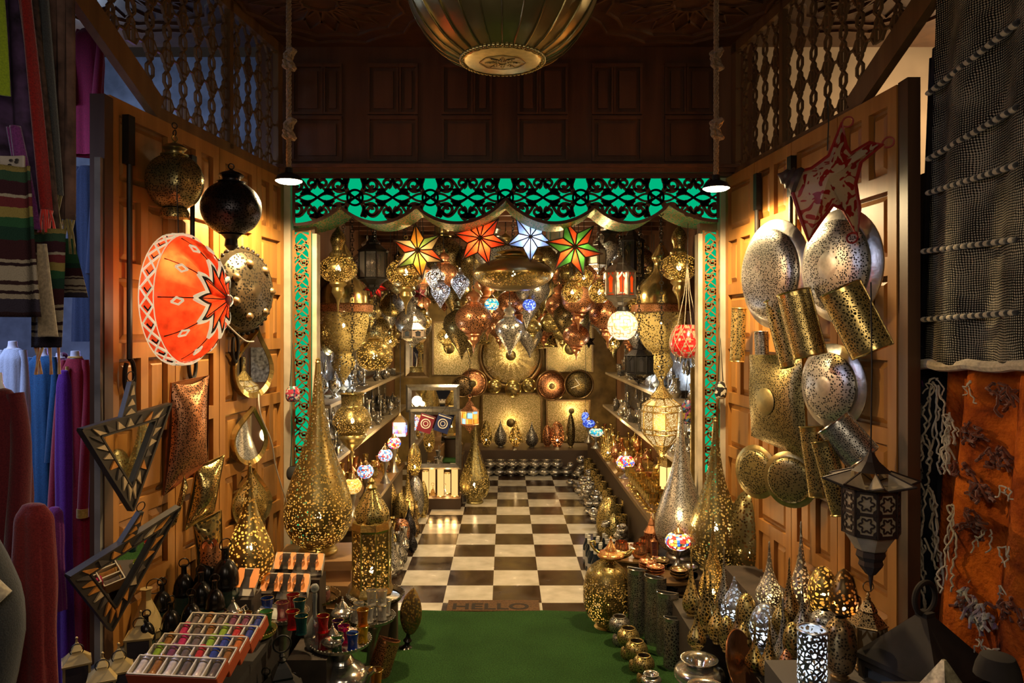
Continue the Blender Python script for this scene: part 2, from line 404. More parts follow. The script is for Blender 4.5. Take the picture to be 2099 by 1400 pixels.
# ---- folded door leaves
def leaf(n, px_side, Y0, Y1, nlay):
    s = -1 if px_side < 0 else 1
    X = (lambda Y: -1.31-(4.36-Y)*.119) if s < 0 else (lambda Y: 1.6096-.071*Y)
    A = Vector((X(Y0), Y0, 0)); B = Vector((X(Y1), Y1, 0)); U = (B-A).normalized(); w = (B-A).length-.006
    Nn = Vector((-s*U.y, s*U.x, 0)); Nn = Nn if Nn.x*s < 0 else -Nn
    top = 2.575
    fn = lambda u, v, d: A+U*u+Nn*d+Vector((0,0,v))
    def rect(mb, u0, u1, v0, v1, d0, d1):
        p = [fn(u, v, d) for v in (v0, v1) for d in (d0, d1) for u in (u0, u1)]
        mb.add(p, [(0,2,3,1),(4,5,7,6),(0,1,5,4),(2,6,7,3),(0,4,6,2),(1,3,7,5)])
    fr = MB(); rec = MB(); pn = MB()
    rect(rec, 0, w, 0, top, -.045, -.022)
    rect(fr, 0, .055, 0, top, -.022, 0); rect(fr, w-.055, w, 0, top, -.022, 0)
    rows = 8; rh = .062; ph = (top-rh*(rows+1))/rows
    for i in range(rows+1): rect(fr, .055, w-.055, i*(ph+rh), i*(ph+rh)+rh, -.022, 0)
    def panel(u0, u1, v0, v1):
        q = [fn(u, v, d) for (a, b_, d) in ((.012,.012,-.022),(.034,.034,-.006)) for (u, v) in ((u0+a, v0+b_),(u1-a, v0+b_),(u1-a, v1-b_),(u0+a, v1-b_))]
        pn.add(q, [(0,1,5,4),(1,2,6,5),(2,3,7,6),(3,0,4,7),(4,5,6,7)])
    for i in range(rows):
        v0 = i*(ph+rh)+rh; v1 = v0+ph
        if (i+nlay) % 2: panel(.055, w-.055, v0, v1)
        else:
            m = w/2; rect(fr, m-.025, m+.025, v0, v1, -.022, 0); panel(.055, m-.025, v0, v1); panel(m+.025, w-.055, v0, v1)
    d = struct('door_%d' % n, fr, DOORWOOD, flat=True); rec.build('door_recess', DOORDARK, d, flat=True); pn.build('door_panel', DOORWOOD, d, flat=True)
    return d, fn, w
LEAF = []
for i, (a, b_) in enumerate(((2.78,3.22),(3.22,3.6),(3.6,4.0),(4.0,4.36))): LEAF.append(leaf(1+i, -1, a, b_, i))
for i, (a, b_) in enumerate(((2.667,3.08),(3.08,3.5),(3.5,3.93),(3.93,4.36))): LEAF.append(leaf(5+i, 1, a, b_, i+1))
# iron latch rods with loops on the leaves
def rod(leafi, u, z1, z0, loop=True):
    d, fn, w = LEAF[leafi]
    b = MB().tube([fn(u, z1, .02), fn(u, z0, .02)], .011, 8)
    if loop:
        pts = [fn(u+.03*math.sin(t)*(1 if t > 0 else 1), z0-.07+.07*math.cos(t), .02) for t in [x*.35 for x in range(0, 17)]]
        b.tube(pts, .009, 7)
    b.build('latch_rod', IRON, d); c = MB()
    p = [fn(u+a, z1+.0+h, dd) for h in (-.02,.17) for dd in (.002,.03) for a in (-.02,.02)]
    c.add(p, [(0,2,3,1),(4,5,7,6),(0,1,5,4),(2,6,7,3),(0,4,6,2),(1,3,7,5)]); c.build('hinge_strap', IRON, d, flat=True)
rod(0, .09, 2.35, 1.57); rod(1, .1, 2.3, 1.6); rod(2, .12, 2.25, 1.66)
rod(5, .38, 2.33, 2.0, False); rod(6, .35, 2.33, 1.9, False)
struct('trim_10', MB().box(-1.54,-1.485,2.72,2.78,0,2.56), DARKWOOD)
struct('trim_11', MB().box(1.425,1.47,2.60,2.665,0,2.58), DARKWOOD)
struct('trim_12', MB().box(-1.512,-1.49,2.70,2.72,0,2.32), plain('greypost', (.16,.14,.11), .9, noise=.4))
# ---- pierced timber grilles above the doors
def grille(n, s):
    X = (lambda Y: -1.34-(4.36-Y)*.119) if s < 0 else (lambda Y: 1.36+(4.36-Y)*.1)
    fn = lambda u, v, d: Vector((X(u)-s*d, u, v))
    poly = [(4.34,2.59),(3.08,2.59),(2.3,3.02),(2.3,3.36),(4.34,3.36)]
    def inside(u, v):
        c = False
        for i in range(len(poly)):
            (x1, y1), (x2, y2) = poly[i-1], poly[i]
            if (y1 > v) != (y2 > v) and u < (x2-x1)*(v-y1)/(y2-y1)+x1: c = not c
        return c
    fr = MB()
    fr.strip([(3.10,2.62),(2.3,3.06)], .10, .035, fn); fr.strip([(4.34,2.60),(3.08,2.60)], .05, .03, fn); fr.strip([(4.34,3.33),(2.3,3.33)], .06, .03, fn)
    fr.strip([(4.30,2.6),(4.30,3.36)], .06, .03, fn)
    for u in (3.72,): fr.strip([(u,2.6),(u,3.36)], .035, .03, fn)
    d = struct('trim_%d' % n, fr, POSTWOOD, flat=True)
    b = MB(); cu, cv = .125, .21
    for i in range(18):
        for j in range(5):
            u0, v0 = 2.32+i*cu, 2.66+j*cv
            segs = [[(u0-.045,v0),(u0-.025,v0+.03),(u0+.025,v0+.03),(u0+.045,v0),(u0+.025,v0-.03),(u0-.025,v0-.03),(u0-.045,v0)],
                    [(u0-.016,v0-.03),(u0-.016,v0+.055),(u0+.022,v0+.095),(u0+.022,v0+.125),(u0-.016,v0+.165),(u0-.016,v0+.18)],
                    [(u0+.016,v0-.03),(u0+.016,v0+.055),(u0-.022,v0+.095),(u0-.022,v0+.125),(u0+.016,v0+.165),(u0+.016,v0+.18)],
                    [(u0+.045,v0),(u0+.08,v0)]]
            for sg in segs:
                if all(inside(*p) for p in sg): b.strip(sg, .0095, .012, fn)
    b.build('lattice', POSTWOOD, d, flat=True)
grille(13, -1); grille(14, 1)
# ---- what stands beyond the doors
struct('wall_side_left', MB().box(-4.2,-1.5,4.9,5.0,0,3.5), plain('bluewall', (.20,.24,.34), .9, noise=.3))
struct('wall_side_right', MB().box(1.5,4.2,4.7,4.8,0,3.5), plain('creamwall', (.62,.46,.30), .9, noise=.2, nscale=3))
struct('wall_hanging_side', MB().box(1.78,1.82,.8,4.7,0,2.35), plain('darkwall', (.02,.02,.022), .95))
# ------------------------------------------------------------------ valance of pierced scrollwork over green light
BROWNCUT = plain('cutwood', (.045,.016,.008), .6)
GREEN = glow('green', (.0,.62,.27), .75)
SC = [(603,463,-1),(697,423,0),(853,423,0),(1036,408,0),(1220,423,0),(1371,418,0),(1471,455,1)]
def vbot(px):
    for (a, ya, ta), (b_, yb, tb) in zip(SC, SC[1:]):
        if a <= px <= b_:
            t = (px-a)/(b_-a)
            if ta == -1: return yb+(ya-yb)*math.cos(t*PI/2)**.7 if t < 1 else yb
            if tb == 1: return ya+(yb-ya)*math.sin(t*PI/2)**.8
            return ya+(yb-ya)*t+(459-(ya+yb)/2)*math.sin(PI*t)**.75
    return 455
YV = 4.30; k = YV/F
bx = [603+i*(868/120) for i in range(121)]
UX = lambda px: (px-CX)*k; VZ = lambda py: H-(py-CY)*k
TOPZ = 2.585
vt = thing('valance', 'long scalloped valance of dark scrollwork over glowing green panel above the shop entrance', 'valance', (0, YV, TOPZ))
b = MB()
for a, c in zip(bx, bx[1:]):
    b.add([(UX(a),.012,0),(UX(c),.012,0),(UX(c),.012,VZ(vbot(c))-TOPZ),(UX(a),.012,VZ(vbot(a))-TOPZ)], [(0,1,2,3)])
b.build('light_panel', GREEN, vt, flat=True)
fnv = lambda u, v, d: (u, -d, v)
b = MB()
def clipstrip(mb, pts, w, t=.01, fn=fnv):
    run = []
    for u, v in pts:
        px = u/k+CX
        if 603 < px < 1471 and v > VZ(vbot(px))-TOPZ-.003 and v < -.002: run.append((u, v))
        else:
            if len(run) > 1: mb.strip(run, w, t, fn)
            run = []
    if len(run) > 1: mb.strip(run, w, t, fn)
def spiral(cx, cy, r0, r1, a0, turns, n=26, flip=1):
    return [(cx+flip*(r0+(r1-r0)*i/n)*math.cos(a0+turns*2*PI*i/n), cy+(r0+(r1-r0)*i/n)*math.sin(a0+turns*2*PI*i/n)) for i in range(n+1)]
b.strip([(UX(p), VZ(vbot(p))-TOPZ+.006) for p in bx], .018, .012, fnv); b.strip([(UX(603),-.008),(UX(1471),-.008)], .02, .012, fnv)
b.strip([(UX(603),0),(UX(603),-.28)], .016, .012, fnv); b.strip([(UX(1471),0),(UX(1471),-.25)], .016, .012, fnv)
per = .44
for j in range(-4, 5):
    c0 = j*per
    for f in (1, -1):
        for (cy, s) in ((-.055, 1), (-.205, -1)):
            clipstrip(b, [(x, cy+s*(y-cy)) for x, y in spiral(c0+f*.095, cy, .05, .010, 2.2, 1.6, flip=f)], .019)
            clipstrip(b, [(c0+f*(.02+.16*t), -.13+s*(.11*math.sin(PI*t*.95))) for t in [i/16 for i in range(17)]], .017)
            clipstrip(b, [(c0+f*(.12+.11*t), -.13+s*(.02+.1*t*t)) for t in [i/12 for i in range(13)]], .016)
            clipstrip(b, spiral(c0+f*.185, -.13+s*.082, .03, .008, -1.2*s, 1.2*s, flip=f), .016)
            for q in ((.15,.035,.5),(.055,.095,-.6),(.20,.115,.2)):   # leaves
                n = 9; ang = q[2]; pts = [(c0+f*(q[0]+(i/n-.5)*.055*math.cos(ang)), -.13+s*(q[1]+(i/n-.5)*.055*math.sin(ang))) for i in range(n+1)]
                clipstrip(b, pts, .011+.012*0)
                if all(603 < p[0]/k+CX < 1471 and VZ(vbot(p[0]/k+CX))-TOPZ < p[1] < -.01 for p in pts):
                    b.strip(pts, [.004+.036*math.sin(PI*i/n) for i in range(n+1)], .01, fnv)
        clipstrip(b, spiral(c0, -.13, .045, .045, 0, 1), .012)
for ph in (0, PI):
    for am, yc in ((.022,-.13),(.05,-.13)):
        clipstrip(b, [(UX(603)+i*.009, yc+am*math.sin(2*PI*(UX(603)+i*.009)/(per/2 if am < .03 else per)+ph)) for i in range(290)], .012)
b.build('scrollwork', BROWNCUT, vt, flat=True)
b = MB()
for a, c in zip(bx, bx[1:]):
    za, zc = VZ(vbot(a))-TOPZ, VZ(vbot(c))-TOPZ
    b.add([(UX(a),.0,za),(UX(c),.0,zc),(UX(c),.36,zc+.002),(UX(a),.36,za+.002)], [(0,1,2,3)])
b.build('soffit', pierced('gold', 'net', .022, hole=(.01,.42,.22)), vt)  # green light in the soffit holes is put into their colour
def greenpost(x0, x1, lab):
    t = thing('light_strip', lab, 'panel', ((x0+x1)/2, 4.355, 0)); w = x1-x0
    MB().add([(-w/2,.01,.0),(w/2,.01,.0),(w/2,.01,2.26),(-w/2,.01,2.26)], [(0,1,2,3)]).build('light_panel', GREEN, t, flat=True)
    b = MB(); b.strip([(-w/2+.007,.0),(-w/2+.007,2.27)], .014, .008, fnv); b.strip([(w/2-.007,.0),(w/2-.007,2.27)], .014, .008, fnv)
    z = .04; s = 1
    while z < 2.2:
        f = s
        for x, y in ((0,0),):
            b.strip(spiral(f*.012, z, .030, .006, 2.5, 1.5, flip=f, n=18), .010, .006, fnv)
        b.strip([(f*(.045*math.cos(q)), z+.045+.05*math.sin(q)) for q in [i*PI/10 for i in range(-5, 6)]], .010, .006, fnv)
        b.strip([(-f*(.045*math.sin(q*1.0)), z+.02+.07*q/PI) for q in [i*PI/10 for i in range(11)]], [.004+.018*math.sin(PI*i/10) for i in range(11)], .006, fnv)
        b.strip([(-.042, z+.01),(0, z+.055),(.042, z+.02)], .008, .006, fnv)
        z += .085; s = -s
    b.build('scrollwork', plain('cutgold', (.25,.13,.04), .4, .5), t, flat=True)
greenpost(-1.262, -1.150, 'narrow green lit strip of scrollwork down the left side of the entrance')
greenpost(1.168, 1.262, 'narrow green lit strip of scrollwork down the right side of the entrance')
# ---- carpet and mat
def carpet_material():
    m, nt, out = nodes('turf'); co = obco(nt)
    nz = N(nt, 'TexNoise', i_Scale=160.0, i_Detail=3.0); L(nt, co, nz.inputs['Vector'])
    n2 = N(nt, 'TexNoise', i_Scale=3.0, i_Detail=2.0); L(nt, co, n2.inputs['Vector'])
    c = ramp(nt, nz.outputs[0], [(.3, (.012,.036,.009)), (.7, (.040,.105,.024))]); c2 = ramp(nt, n2.outputs[0], [(.3, (.7,.7,.7)), (.7, (1,1,1))])
    mx = N(nt, 'Mix', data_type='RGBA', blend_type='MULTIPLY'); mx.inputs[0].default_value = 1.0; L(nt, c, mx.inputs[6]); L(nt, c2, mx.inputs[7])
    b = bsdf(nt, (0,.1,0), .95, 0, .1); L(nt, mx.outputs[2], b.inputs['Base Color']); bump(nt, b, nz.outputs[0], .8, .006)
    L(nt, b.outputs[0], out.inputs[0]); return m
b = MB(); n = 24
for i in range(n):
    pass
xs = [-.98+i*(1.96/n) for i in range(n+1)]
top = [(x, 4.36+.012*math.sin(x*9)) for x in xs]
b.add([(x, 1.4, .012) for x in xs]+[(x, y, .012) for x, y in top]+[(x, y+.003, 0) for x, y in top],
      [(i, i+1, n+2+i, n+1+i) for i in range(n)]+[(n+1+i, n+2+i, 2*n+3+i, 2*n+2+i) for i in range(n)])
tag(b.build('carpet', carpet_material()), 'flat green turf carpet on the ground before the tiled shop floor', 'carpet')
mt = thing('doormat', 'brown coir doormat reading HELLO half under the green carpet edge', 'doormat', (.0, 4.36, 0))
MB().box((918-CX)*.00297, (1105-CX)*.00297, 0, .17, .0, .014).build('mat', plain('coir', (.10,.05,.018), .95, noise=.4, nscale=90, bmp=.8), mt, flat=True)
def letters(txt, size, mat, name, parent, loc, rot, ext=.001, align='CENTER'):
    cu = bpy.data.curves.new(name, 'FONT'); cu.body = txt; cu.size = size; cu.extrude = ext; cu.align_x = align; cu.offset = size*.02
    o = bpy.data.objects.new(name, cu); COL.objects.link(o); cu.materials.append(mat); o.parent = parent; o.location = loc; o.rotation_euler = rot; return o
lt = letters('HELLO', .155, plain('matink', (.025,.018,.012), .95), 'lettering', mt, (-.09, .02, .0145), (0,0,0), .001)
lt.scale = (1, .85, 1)
# ------------------------------------------------------------------ kit of lamps and wares
def text_mesh(o, name):
    bpy.context.view_layer.update()
    dg = bpy.context.evaluated_depsgraph_get(); me = bpy.data.meshes.new_from_object(o.evaluated_get(dg)); me.name = name
    n = bpy.data.objects.new(name, me); COL.objects.link(n); n.parent = o.parent; n.location = o.location; n.rotation_euler = o.rotation_euler; n.scale = o.scale
    bpy.data.objects.remove(o); n.name = name; return n
text_mesh(lt, 'lettering')
GOURD = [(.45,.035),(.74,.07),(.95,.14),(1,.21),(.94,.29),(.76,.39),(.55,.49),(.37,.59),(.24,.70),(.155,.82),(.10,.93),(.07,.985)]
SLIM  = [(.40,.03),(.80,.08),(1,.17),(.95,.27),(.70,.38),(.45,.50),(.28,.62),(.17,.75),(.10,.88),(.05,1)]
EGG   = [(.42,.05),(.72,.11),(.93,.25),(1,.42),(.95,.58),(.80,.75),(.55,.89),(.28,.97),(0,1)]
POINT = [(.42,.05),(.72,.11),(.95,.26),(1,.42),(.92,.58),(.72,.74),(.44,.88),(.18,.97),(0,1)]
ONION = [(.35,.05),(.75,.12),(.98,.26),(1,.36),(.88,.50),(.62,.64),(.36,.76),(.18,.88),(.06,1)]
GLOBE = [(.45,.10),(.75,.17),(.95,.33),(1,.52),(.95,.70),(.78,.86),(.5,.95),(.3,1)]
DOME  = [(1,.04),(1,.10),(.97,.3),(.88,.52),(.70,.74),(.42,.92),(.18,.985),(0,1)]
CYL   = [(.96,.03),(1,.05),(1,.5),(1,.97),(.97,1)]
SHAPES = dict(gourd=GOURD, slim=SLIM, egg=EGG, point=POINT, onion=ONION, globe=GLOBE, dome=DOME, cyl=CYL)
BH = dict(gourd=.2, slim=.17, egg=.25, point=.25, onion=.28, globe=.3, dome=.3, cyl=.35)
def floor_lamp(shape, r, h, loc, met='gold', pat='net', cell=.014, lit=None, power=1.0, label='', cat='lamp', group=None, rot=(0,0,0),
               name=None, lobes=0, tip=True, base=True, seg=32, rose=False, tone='warm', bz=None):
    t = thing(name or {'gourd':'gourd_lamp','slim':'gourd_lamp','onion':'onion_lamp','cyl':'cylinder_lamp','dome':'dome_lamp'}.get(shape, 'egg_lamp'), label, cat, loc, rot, group)
    pr = [(a*r, b*h) for a, b in SHAPES[shape]]
    z0 = None; z1 = None
    if shape in ('gourd', 'slim') and not rose: z1 = round(.93*h, 3); z0 = 0
    MB().lathe(pr, seg=seg, sm=3, lobes=lobes, amp=.12 if lobes else 0).build('body', pierced(met, pat, cell, bool(lit), z0=z0, z1=z1), t, angle=60 if not lobes else 25)
    if base:
        rb = pr[0][0]*1.25 if shape != 'cyl' else pr[0][0]*1.05
        MB().lathe([(rb,0),(rb*1.03,.008*1),(rb*.95,h*.02+.004),(rb*.72,h*.035+.006),(rb*.8,pr[0][1]+.004)], seg=seg, sm=2, close=True).build('base', metal(met), t)
    if tip and shape in ('gourd', 'slim', 'onion'):
        z = pr[-1][1]; q = max(pr[-1][0], .004)
        MB().lathe([(q,z-.012),(q*1.3,z-.004),(q*.9,z+.004),(q*1.1,z+.012),(0,z+.022)], seg=12, sm=2).build('finial', metal(met), t)
    if tip and shape in ('cyl',): MB().ring((0,0,h), r*.98, .004, seg=28, seg2=6).build('rim', metal(met), t)
    if lit: bulb(t, bz if bz is not None else BH[shape]*h, max(.012, min(.022, r*.16)), power, tone)
    return t
def wpx(r_px, Y): return r_px*Y/F
# --- hanging lamps; z = 0 at the lamp's middle
def cord_to(t, z0, ztop, mat=None, r=.0025, chain=False, name=None):
    b = MB()
    if chain:
        n = max(2, int((ztop-z0)/.03))
        for i in range(n):
            b.ring((0,0,z0+(i+.5)*(ztop-z0)/n), .012, .0028, axis='y' if i % 2 else 'x', seg=8, seg2=4)
    else: b.tube([(0,0,z0),(.004,0,(z0+ztop)/2),(0,0,ztop)], r, 5)
    b.build(name or ('chain' if chain else 'cord'), mat or IRON, t)
def hang(px, py, Y, rpx, style='full', met='gold', pat='net', cell=.012, lit=None, power=.7, label='', cat='lantern', group=None, tone='warm',
         sq=.82, ztop=2.6, name='hanging_lamp', tail=1.0, cap=1.0, lobes=0, seg=28):
    r = rpx*Y/F; p = P(px, py, Y); t = thing(name, label, cat, p, (0,0,random.uniform(0,3)), group); m = metal(met)
    s = sq*r
    if style == 'drop':      # teardrop, wide above, pointed below
        MB().lathe([(.04*r,-1.7*r),(.22*r,-1.25*r),(.62*r,-.65*r),(.93*r,-.12*r),(1*r,.25*r),(.88*r,.6*r),(.55*r,.88*r),(.35*r,.98*r)], seg=seg, sm=3).build('body', pierced(met, pat, cell, bool(lit)), t)
        top = .98*r
    elif style == 'ufo':
        MB().lathe([(.10*r,-s),(.45*r,-s*.93),(.85*r,-s*.5),(1*r,0),(.86*r,s*.45),(.5*r,s*.85),(.25*r,s)], seg=44, sm=4).build('body', pierced(met, pat, cell, bool(lit), z0=-s*.75, z1=0.0), t); top = s
    else:
        MB().lathe([(.42*r,-s*.93),(.75*r,-s*.68),(.95*r,-s*.32),(1*r,0),(.95*r,s*.32),(.75*r,s*.68),(.42*r,s*.93)], seg=seg, sm=3, lobes=lobes, amp=.12 if lobes else 0).build('body', pierced(met, pat, cell, bool(lit)), t, angle=60 if not lobes else 25); top = s*.93
    capo = t
    if style in ('full', 'drop', 'cap', 'ufo'):
        c = cap*r
        capo = MB().lathe([(.44*r,top-.01*r),(.48*r,top+.08*c),(.30*r,top+.2*c),(.34*r,top+.38*c),(.42*r,top+.55*c),(.30*r,top+.78*c),(.12*r,top+.92*c),(.03*r,top+1.05*c)], seg=20, sm=2).build('cap', pierced(met, 'net', cell*.8) if style == 'full' and rpx > 28 else m, t)
        top += 1.05*c
    if style == 'full':
        q = tail*r; lo = -s*.93
        MB().lathe([(.03*r,lo-1.05*q),(.06*r,lo-.8*q),(.12*r,lo-.6*q),(.34*r,lo-.36*q),(.30*r,lo-.2*q),(.46*r,lo-.08*q),(.42*r,lo+.01*r)], seg=20, sm=2).build('pendant_cup', m, t)
    MB().ring((0,0,top+.012), .012, .003, axis='y', seg=12, seg2=5).build('ring', m, capo)
    if ztop > p.z+top+.03: cord_to(t, top+.02, ztop-p.z, chain=(rpx > 24))
    if lit: bulb(t, 0, max(.010, min(.02, r*.2)), power, tone)
    return t
# --- polygonal glazed lantern; h full height from foot (z=0) to finial
def lantern(loc, w, h, n=6, met='bronze', pane=None, label='', cat='lantern', group=None, roof=.38, lit=None, power=.6, rot=0, name='lantern',
            hang_to=None, foot=True, belly=False, tone='warm', arch=False, roofpat=False):
    t = thing(name, label, cat, loc, rot, group); m = metal(met) if met != 'iron' else IRON; r = w/2
    bh0, bh1 = h*.07, h*(1-roof)
    if belly: bh0 = h*.26
    b = MB()
    for k_ in range(n):
        a = 2*PI*(k_+.5)/n; x, y = r*math.cos(a), r*math.sin(a)
        b.tube([(x, y, bh0),(x, y, bh1)], max(.0035, w*.028), 6)
    b.ngon(n, [(r*1.1,bh0-h*.015),(r*1.12,bh0),(r*1.02,bh0+h*.02)]); b.ngon(n, [(r*1.02,bh1-h*.02),(r*1.14,bh1),(r*1.1,bh1+h*.012)])
    b.build('frame', m, t, flat=True)
    if foot and not belly: MB().ngon(n, [(r*1.0,0),(r*1.05,h*.02),(r*.9,h*.045),(r*1.05,bh0-h*.01)]).build('foot', m, t, flat=True)
    if belly: MB().ngon(n, [(r*.05,0),(r*.12,h*.05),(r*.45,h*.12),(r*.5,h*.16),(r*1.05,bh0-.002)]).build('pendant_cup', m if not roofpat else pierced(met, 'net', .012), t, flat=True)
    rb = bh1+h*.012; H_ = h-rb
    prof = [(r*1.05,rb),(r*.72,rb+H_*.2),(r*.5,rb+H_*.34),(r*.52,rb+H_*.40),(r*.30,rb+H_*.62),(r*.12,rb+H_*.74)]
    rf = MB().ngon(n, prof).build('roof', pierced(met, 'net', .010) if roofpat else m, t, flat=True)
    MB().lathe([(r*.12,rb+H_*.72),(r*.16,rb+H_*.78),(r*.05,rb+H_*.84),(r*.12,rb+H_*.89),(0,h)], seg=10, sm=2).build('finial', m, rf)
    pn = MB(); pn.ngon(n, [(r*.96,bh0+.002),(r*.96,bh1-.002)]); pn.build('panes', pane or glass('clear', (.8,.8,.75)), t, flat=True)
    if arch:
        a_ = MB()
        for k_ in range(n):
            an = 2*PI*k_/n; rr = r*math.cos(PI/n)*1.0; hw = r*math.sin(PI/n)*.92
            f2 = lambda u, v, d, an=an, rr=rr: ((rr+d)*math.cos(an)-u*math.sin(an), (rr+d)*math.sin(an)+u*math.cos(an), v)
            hh = bh1-bh0; pts = [(-hw*.55,bh0+hh*.12),(-hw*.6,bh0+hh*.6),(-hw*.75,bh0+hh*.72),(-hw*.3,bh0+hh*.84),(0,bh0+hh*.95),(hw*.3,bh0+hh*.84),(hw*.75,bh0+hh*.72),(hw*.6,bh0+hh*.6),(hw*.55,bh0+hh*.12),(-hw*.55,bh0+hh*.12)]
            a_.strip(pts, w*.06, .003, f2)
            a_.strip([(-hw*.8,bh0+.01),(-hw*.8,bh1-.01)], hw*.4, .002, f2); a_.strip([(hw*.8,bh0+.01),(hw*.8,bh1-.01)], hw*.4, .002, f2)
        a_.build('arch_trim', m, t, flat=True)
    if hang_to is not None and hang_to > loc[2]+h: 
        MB().ring((0,0,h+.012), .014, .003, axis='y', seg=12, seg2=5).build('ring', m, rf); cord_to(t, h+.024, hang_to-loc[2], chain=True)
    elif hang_to is None and cat == 'lantern' and h < .6: MB().ring((0,0,h+w*.14), w*.16, max(.002, w*.018), axis='y', seg=16, seg2=5).build('ring', m, rf)
    if lit: bulb(t, bh0+(bh1-bh0)*.4, max(.01, w*.09), power, tone)
    return t
# --- star with raised facets
def star(px, py, Y, Rpx, n, cols, label, rot=0, power=.8, tone='warm', inner=.50, tilt=0, name='star_lantern', lit=True, twist=0, group=None, ztop=2.6):
    R_ = Rpx*Y/F; p = P(px, py, Y); t = thing(name, label, 'lantern', p, (R(tilt), 0, R(twist)), group)
    mats = [paper(str(c), c) for c in cols]; b = MB(); fr = MB(); out = []
    for i in range(2*n):
        a = rot+PI/2+PI*i/n; q = R_ if i % 2 == 0 else R_*inner; out.append((q*math.cos(a), 0, q*math.sin(a)))
    for sgn in (-1, 1):
        c = (0, sgn*R_*.36, 0)
        for i in range(2*n):
            j = (i+1) % (2*n); b.cur = (i+(sgn > 0)) % len(mats); b.add([c, out[i], out[j]], [(0,1,2)])
            fr.tube([c, out[i]], R_*.026, 5)
    for i in range(2*n): fr.tube([out[i], out[(i+1) % (2*n)]], R_*.026, 5)
    b.build('panes', mats, t, flat=True); fr.build('frame', plain('leadframe', (.05,.03,.02), .4, .5), t)
    top = R_*(1 if abs(rot) < .05 else inner)
    cord_to(t, R_*.5, ztop-p.z)
    if lit: point((0,0,-R_*.15), power, WARM if tone == 'warm' else COOL, t, R_*.12)
    return t
# --- domed dish on a wall; local -Y faces out
def wall_turn(px, yaw): return (0, 0, R(yaw) if px < CX else -R(yaw))
def dish(px, py, rpx, yaw, met, label, pat='net', cell=.012, depth=.35, rim=.14, hub=.28, off=.05, cat='wall lamp', name='dish_sconce', bosses=0, tilt=0, roll=0, sqx=1.0, group=None, Y=None):
    Y = Y or doorY(px, off); r = rpx*Y/F; t = thing(name, label, cat, P(px, py, Y), (R(tilt), 0, wall_turn(px, yaw)[2]), group)
    def T(b): b.T = Matrix.Rotation(R(roll), 4, 'Y') @ Matrix.Rotation(R(90), 4, 'X') @ Matrix.Diagonal((sqx,1,1,1)); return b
    d = depth*r
    T(MB()).lathe([(hub*r,d),(hub*1.5*r,d*.96),(.6*r,d*.82),(.8*r,d*.5),((1-rim)*r,d*.3)], seg=48, sm=3).build('pierced_panel', pierced(met, pat, cell), t)
    T(MB()).lathe([((1-rim)*r,d*.3),((1-rim*.9)*r,d*.32),(.97*r,d*.1),(1*r,0),(.97*r,-.01)], seg=48, sm=2).build('rim', metal(met), t)
    if hub: T(MB()).lathe([(0,d*1.05),(hub*.6*r,d*1.04),(hub*.9*r,d*1.01),(hub*1.02*r,d*.995)], seg=28, sm=2).build('boss', metal(met, .35), t)
    if bosses:
        for i in range(bosses):
            a = 2*PI*i/bosses; T(MB()).lathe([(0,.02),(.06*r,.017),(.11*r,0)], seg=12, sm=2, c=(.62*r*math.cos(a), .62*r*math.sin(a), d*.78)).build('stud', metal('bronze', .4), t)
    return t
# --- half cylinder sconce; local -Y faces out
def half_tube(px, py, wp, hp, yaw, roll, met, label, cell=.011, off=.08, pat='net', name='half_cylinder_sconce', group=None, Y=None, loc=None):
    Y = Y or doorY(px, off); r = wp*Y/F/2; h = hp*Y/F; t = thing(name, label, 'wall lamp', loc or P(px, py, Y), (0, 0, wall_turn(px, yaw)[2]), group)
    Tm = Matrix.Rotation(R(-roll), 4, 'Y')
    def half(z0, z1, rr, seg=18):
        b = MB(); b.T = Tm; vs = []; fs = []
        for z in (z0, z1):
            for i in range(seg+1): a = PI+PI*i/seg; vs.append((rr*math.cos(a), rr*math.sin(a)*.85, z))
        for i in range(seg): fs.append((i, i+1, seg+2+i, seg+1+i))
        return b.add(vs, fs)
    half(-h*.43, h*.43, r).build('pierced_panel', pierced(met, pat, round(cell*.75, 4)), t)
    b = half(h*.43, h*.5, r); b2 = half(-h*.5, -h*.43, r); o = len(b.v); b.v += b2.v; b.f += [tuple(o+i for i in f) for f in b2.f]; b.m += b2.m
    for z in (-h*.5, h*.5): b.tube([(r*math.cos(PI+PI*i/18), r*math.sin(PI+PI*i/18)*.85, z) for i in range(19)], .0035, 5)
    for s in (-1, 1): b.tube([(s*r, 0, -h/2), (s*r, 0, h/2)], .0035, 5)
    b.build('rim', metal(met, .2), t)
    MB_b = MB(); MB_b.T = Tm; MB_b.box(-r, r, 0, .004, -h*.5, h*.5); MB_b.build('back_plate', metal(met), t, flat=True)
    return t
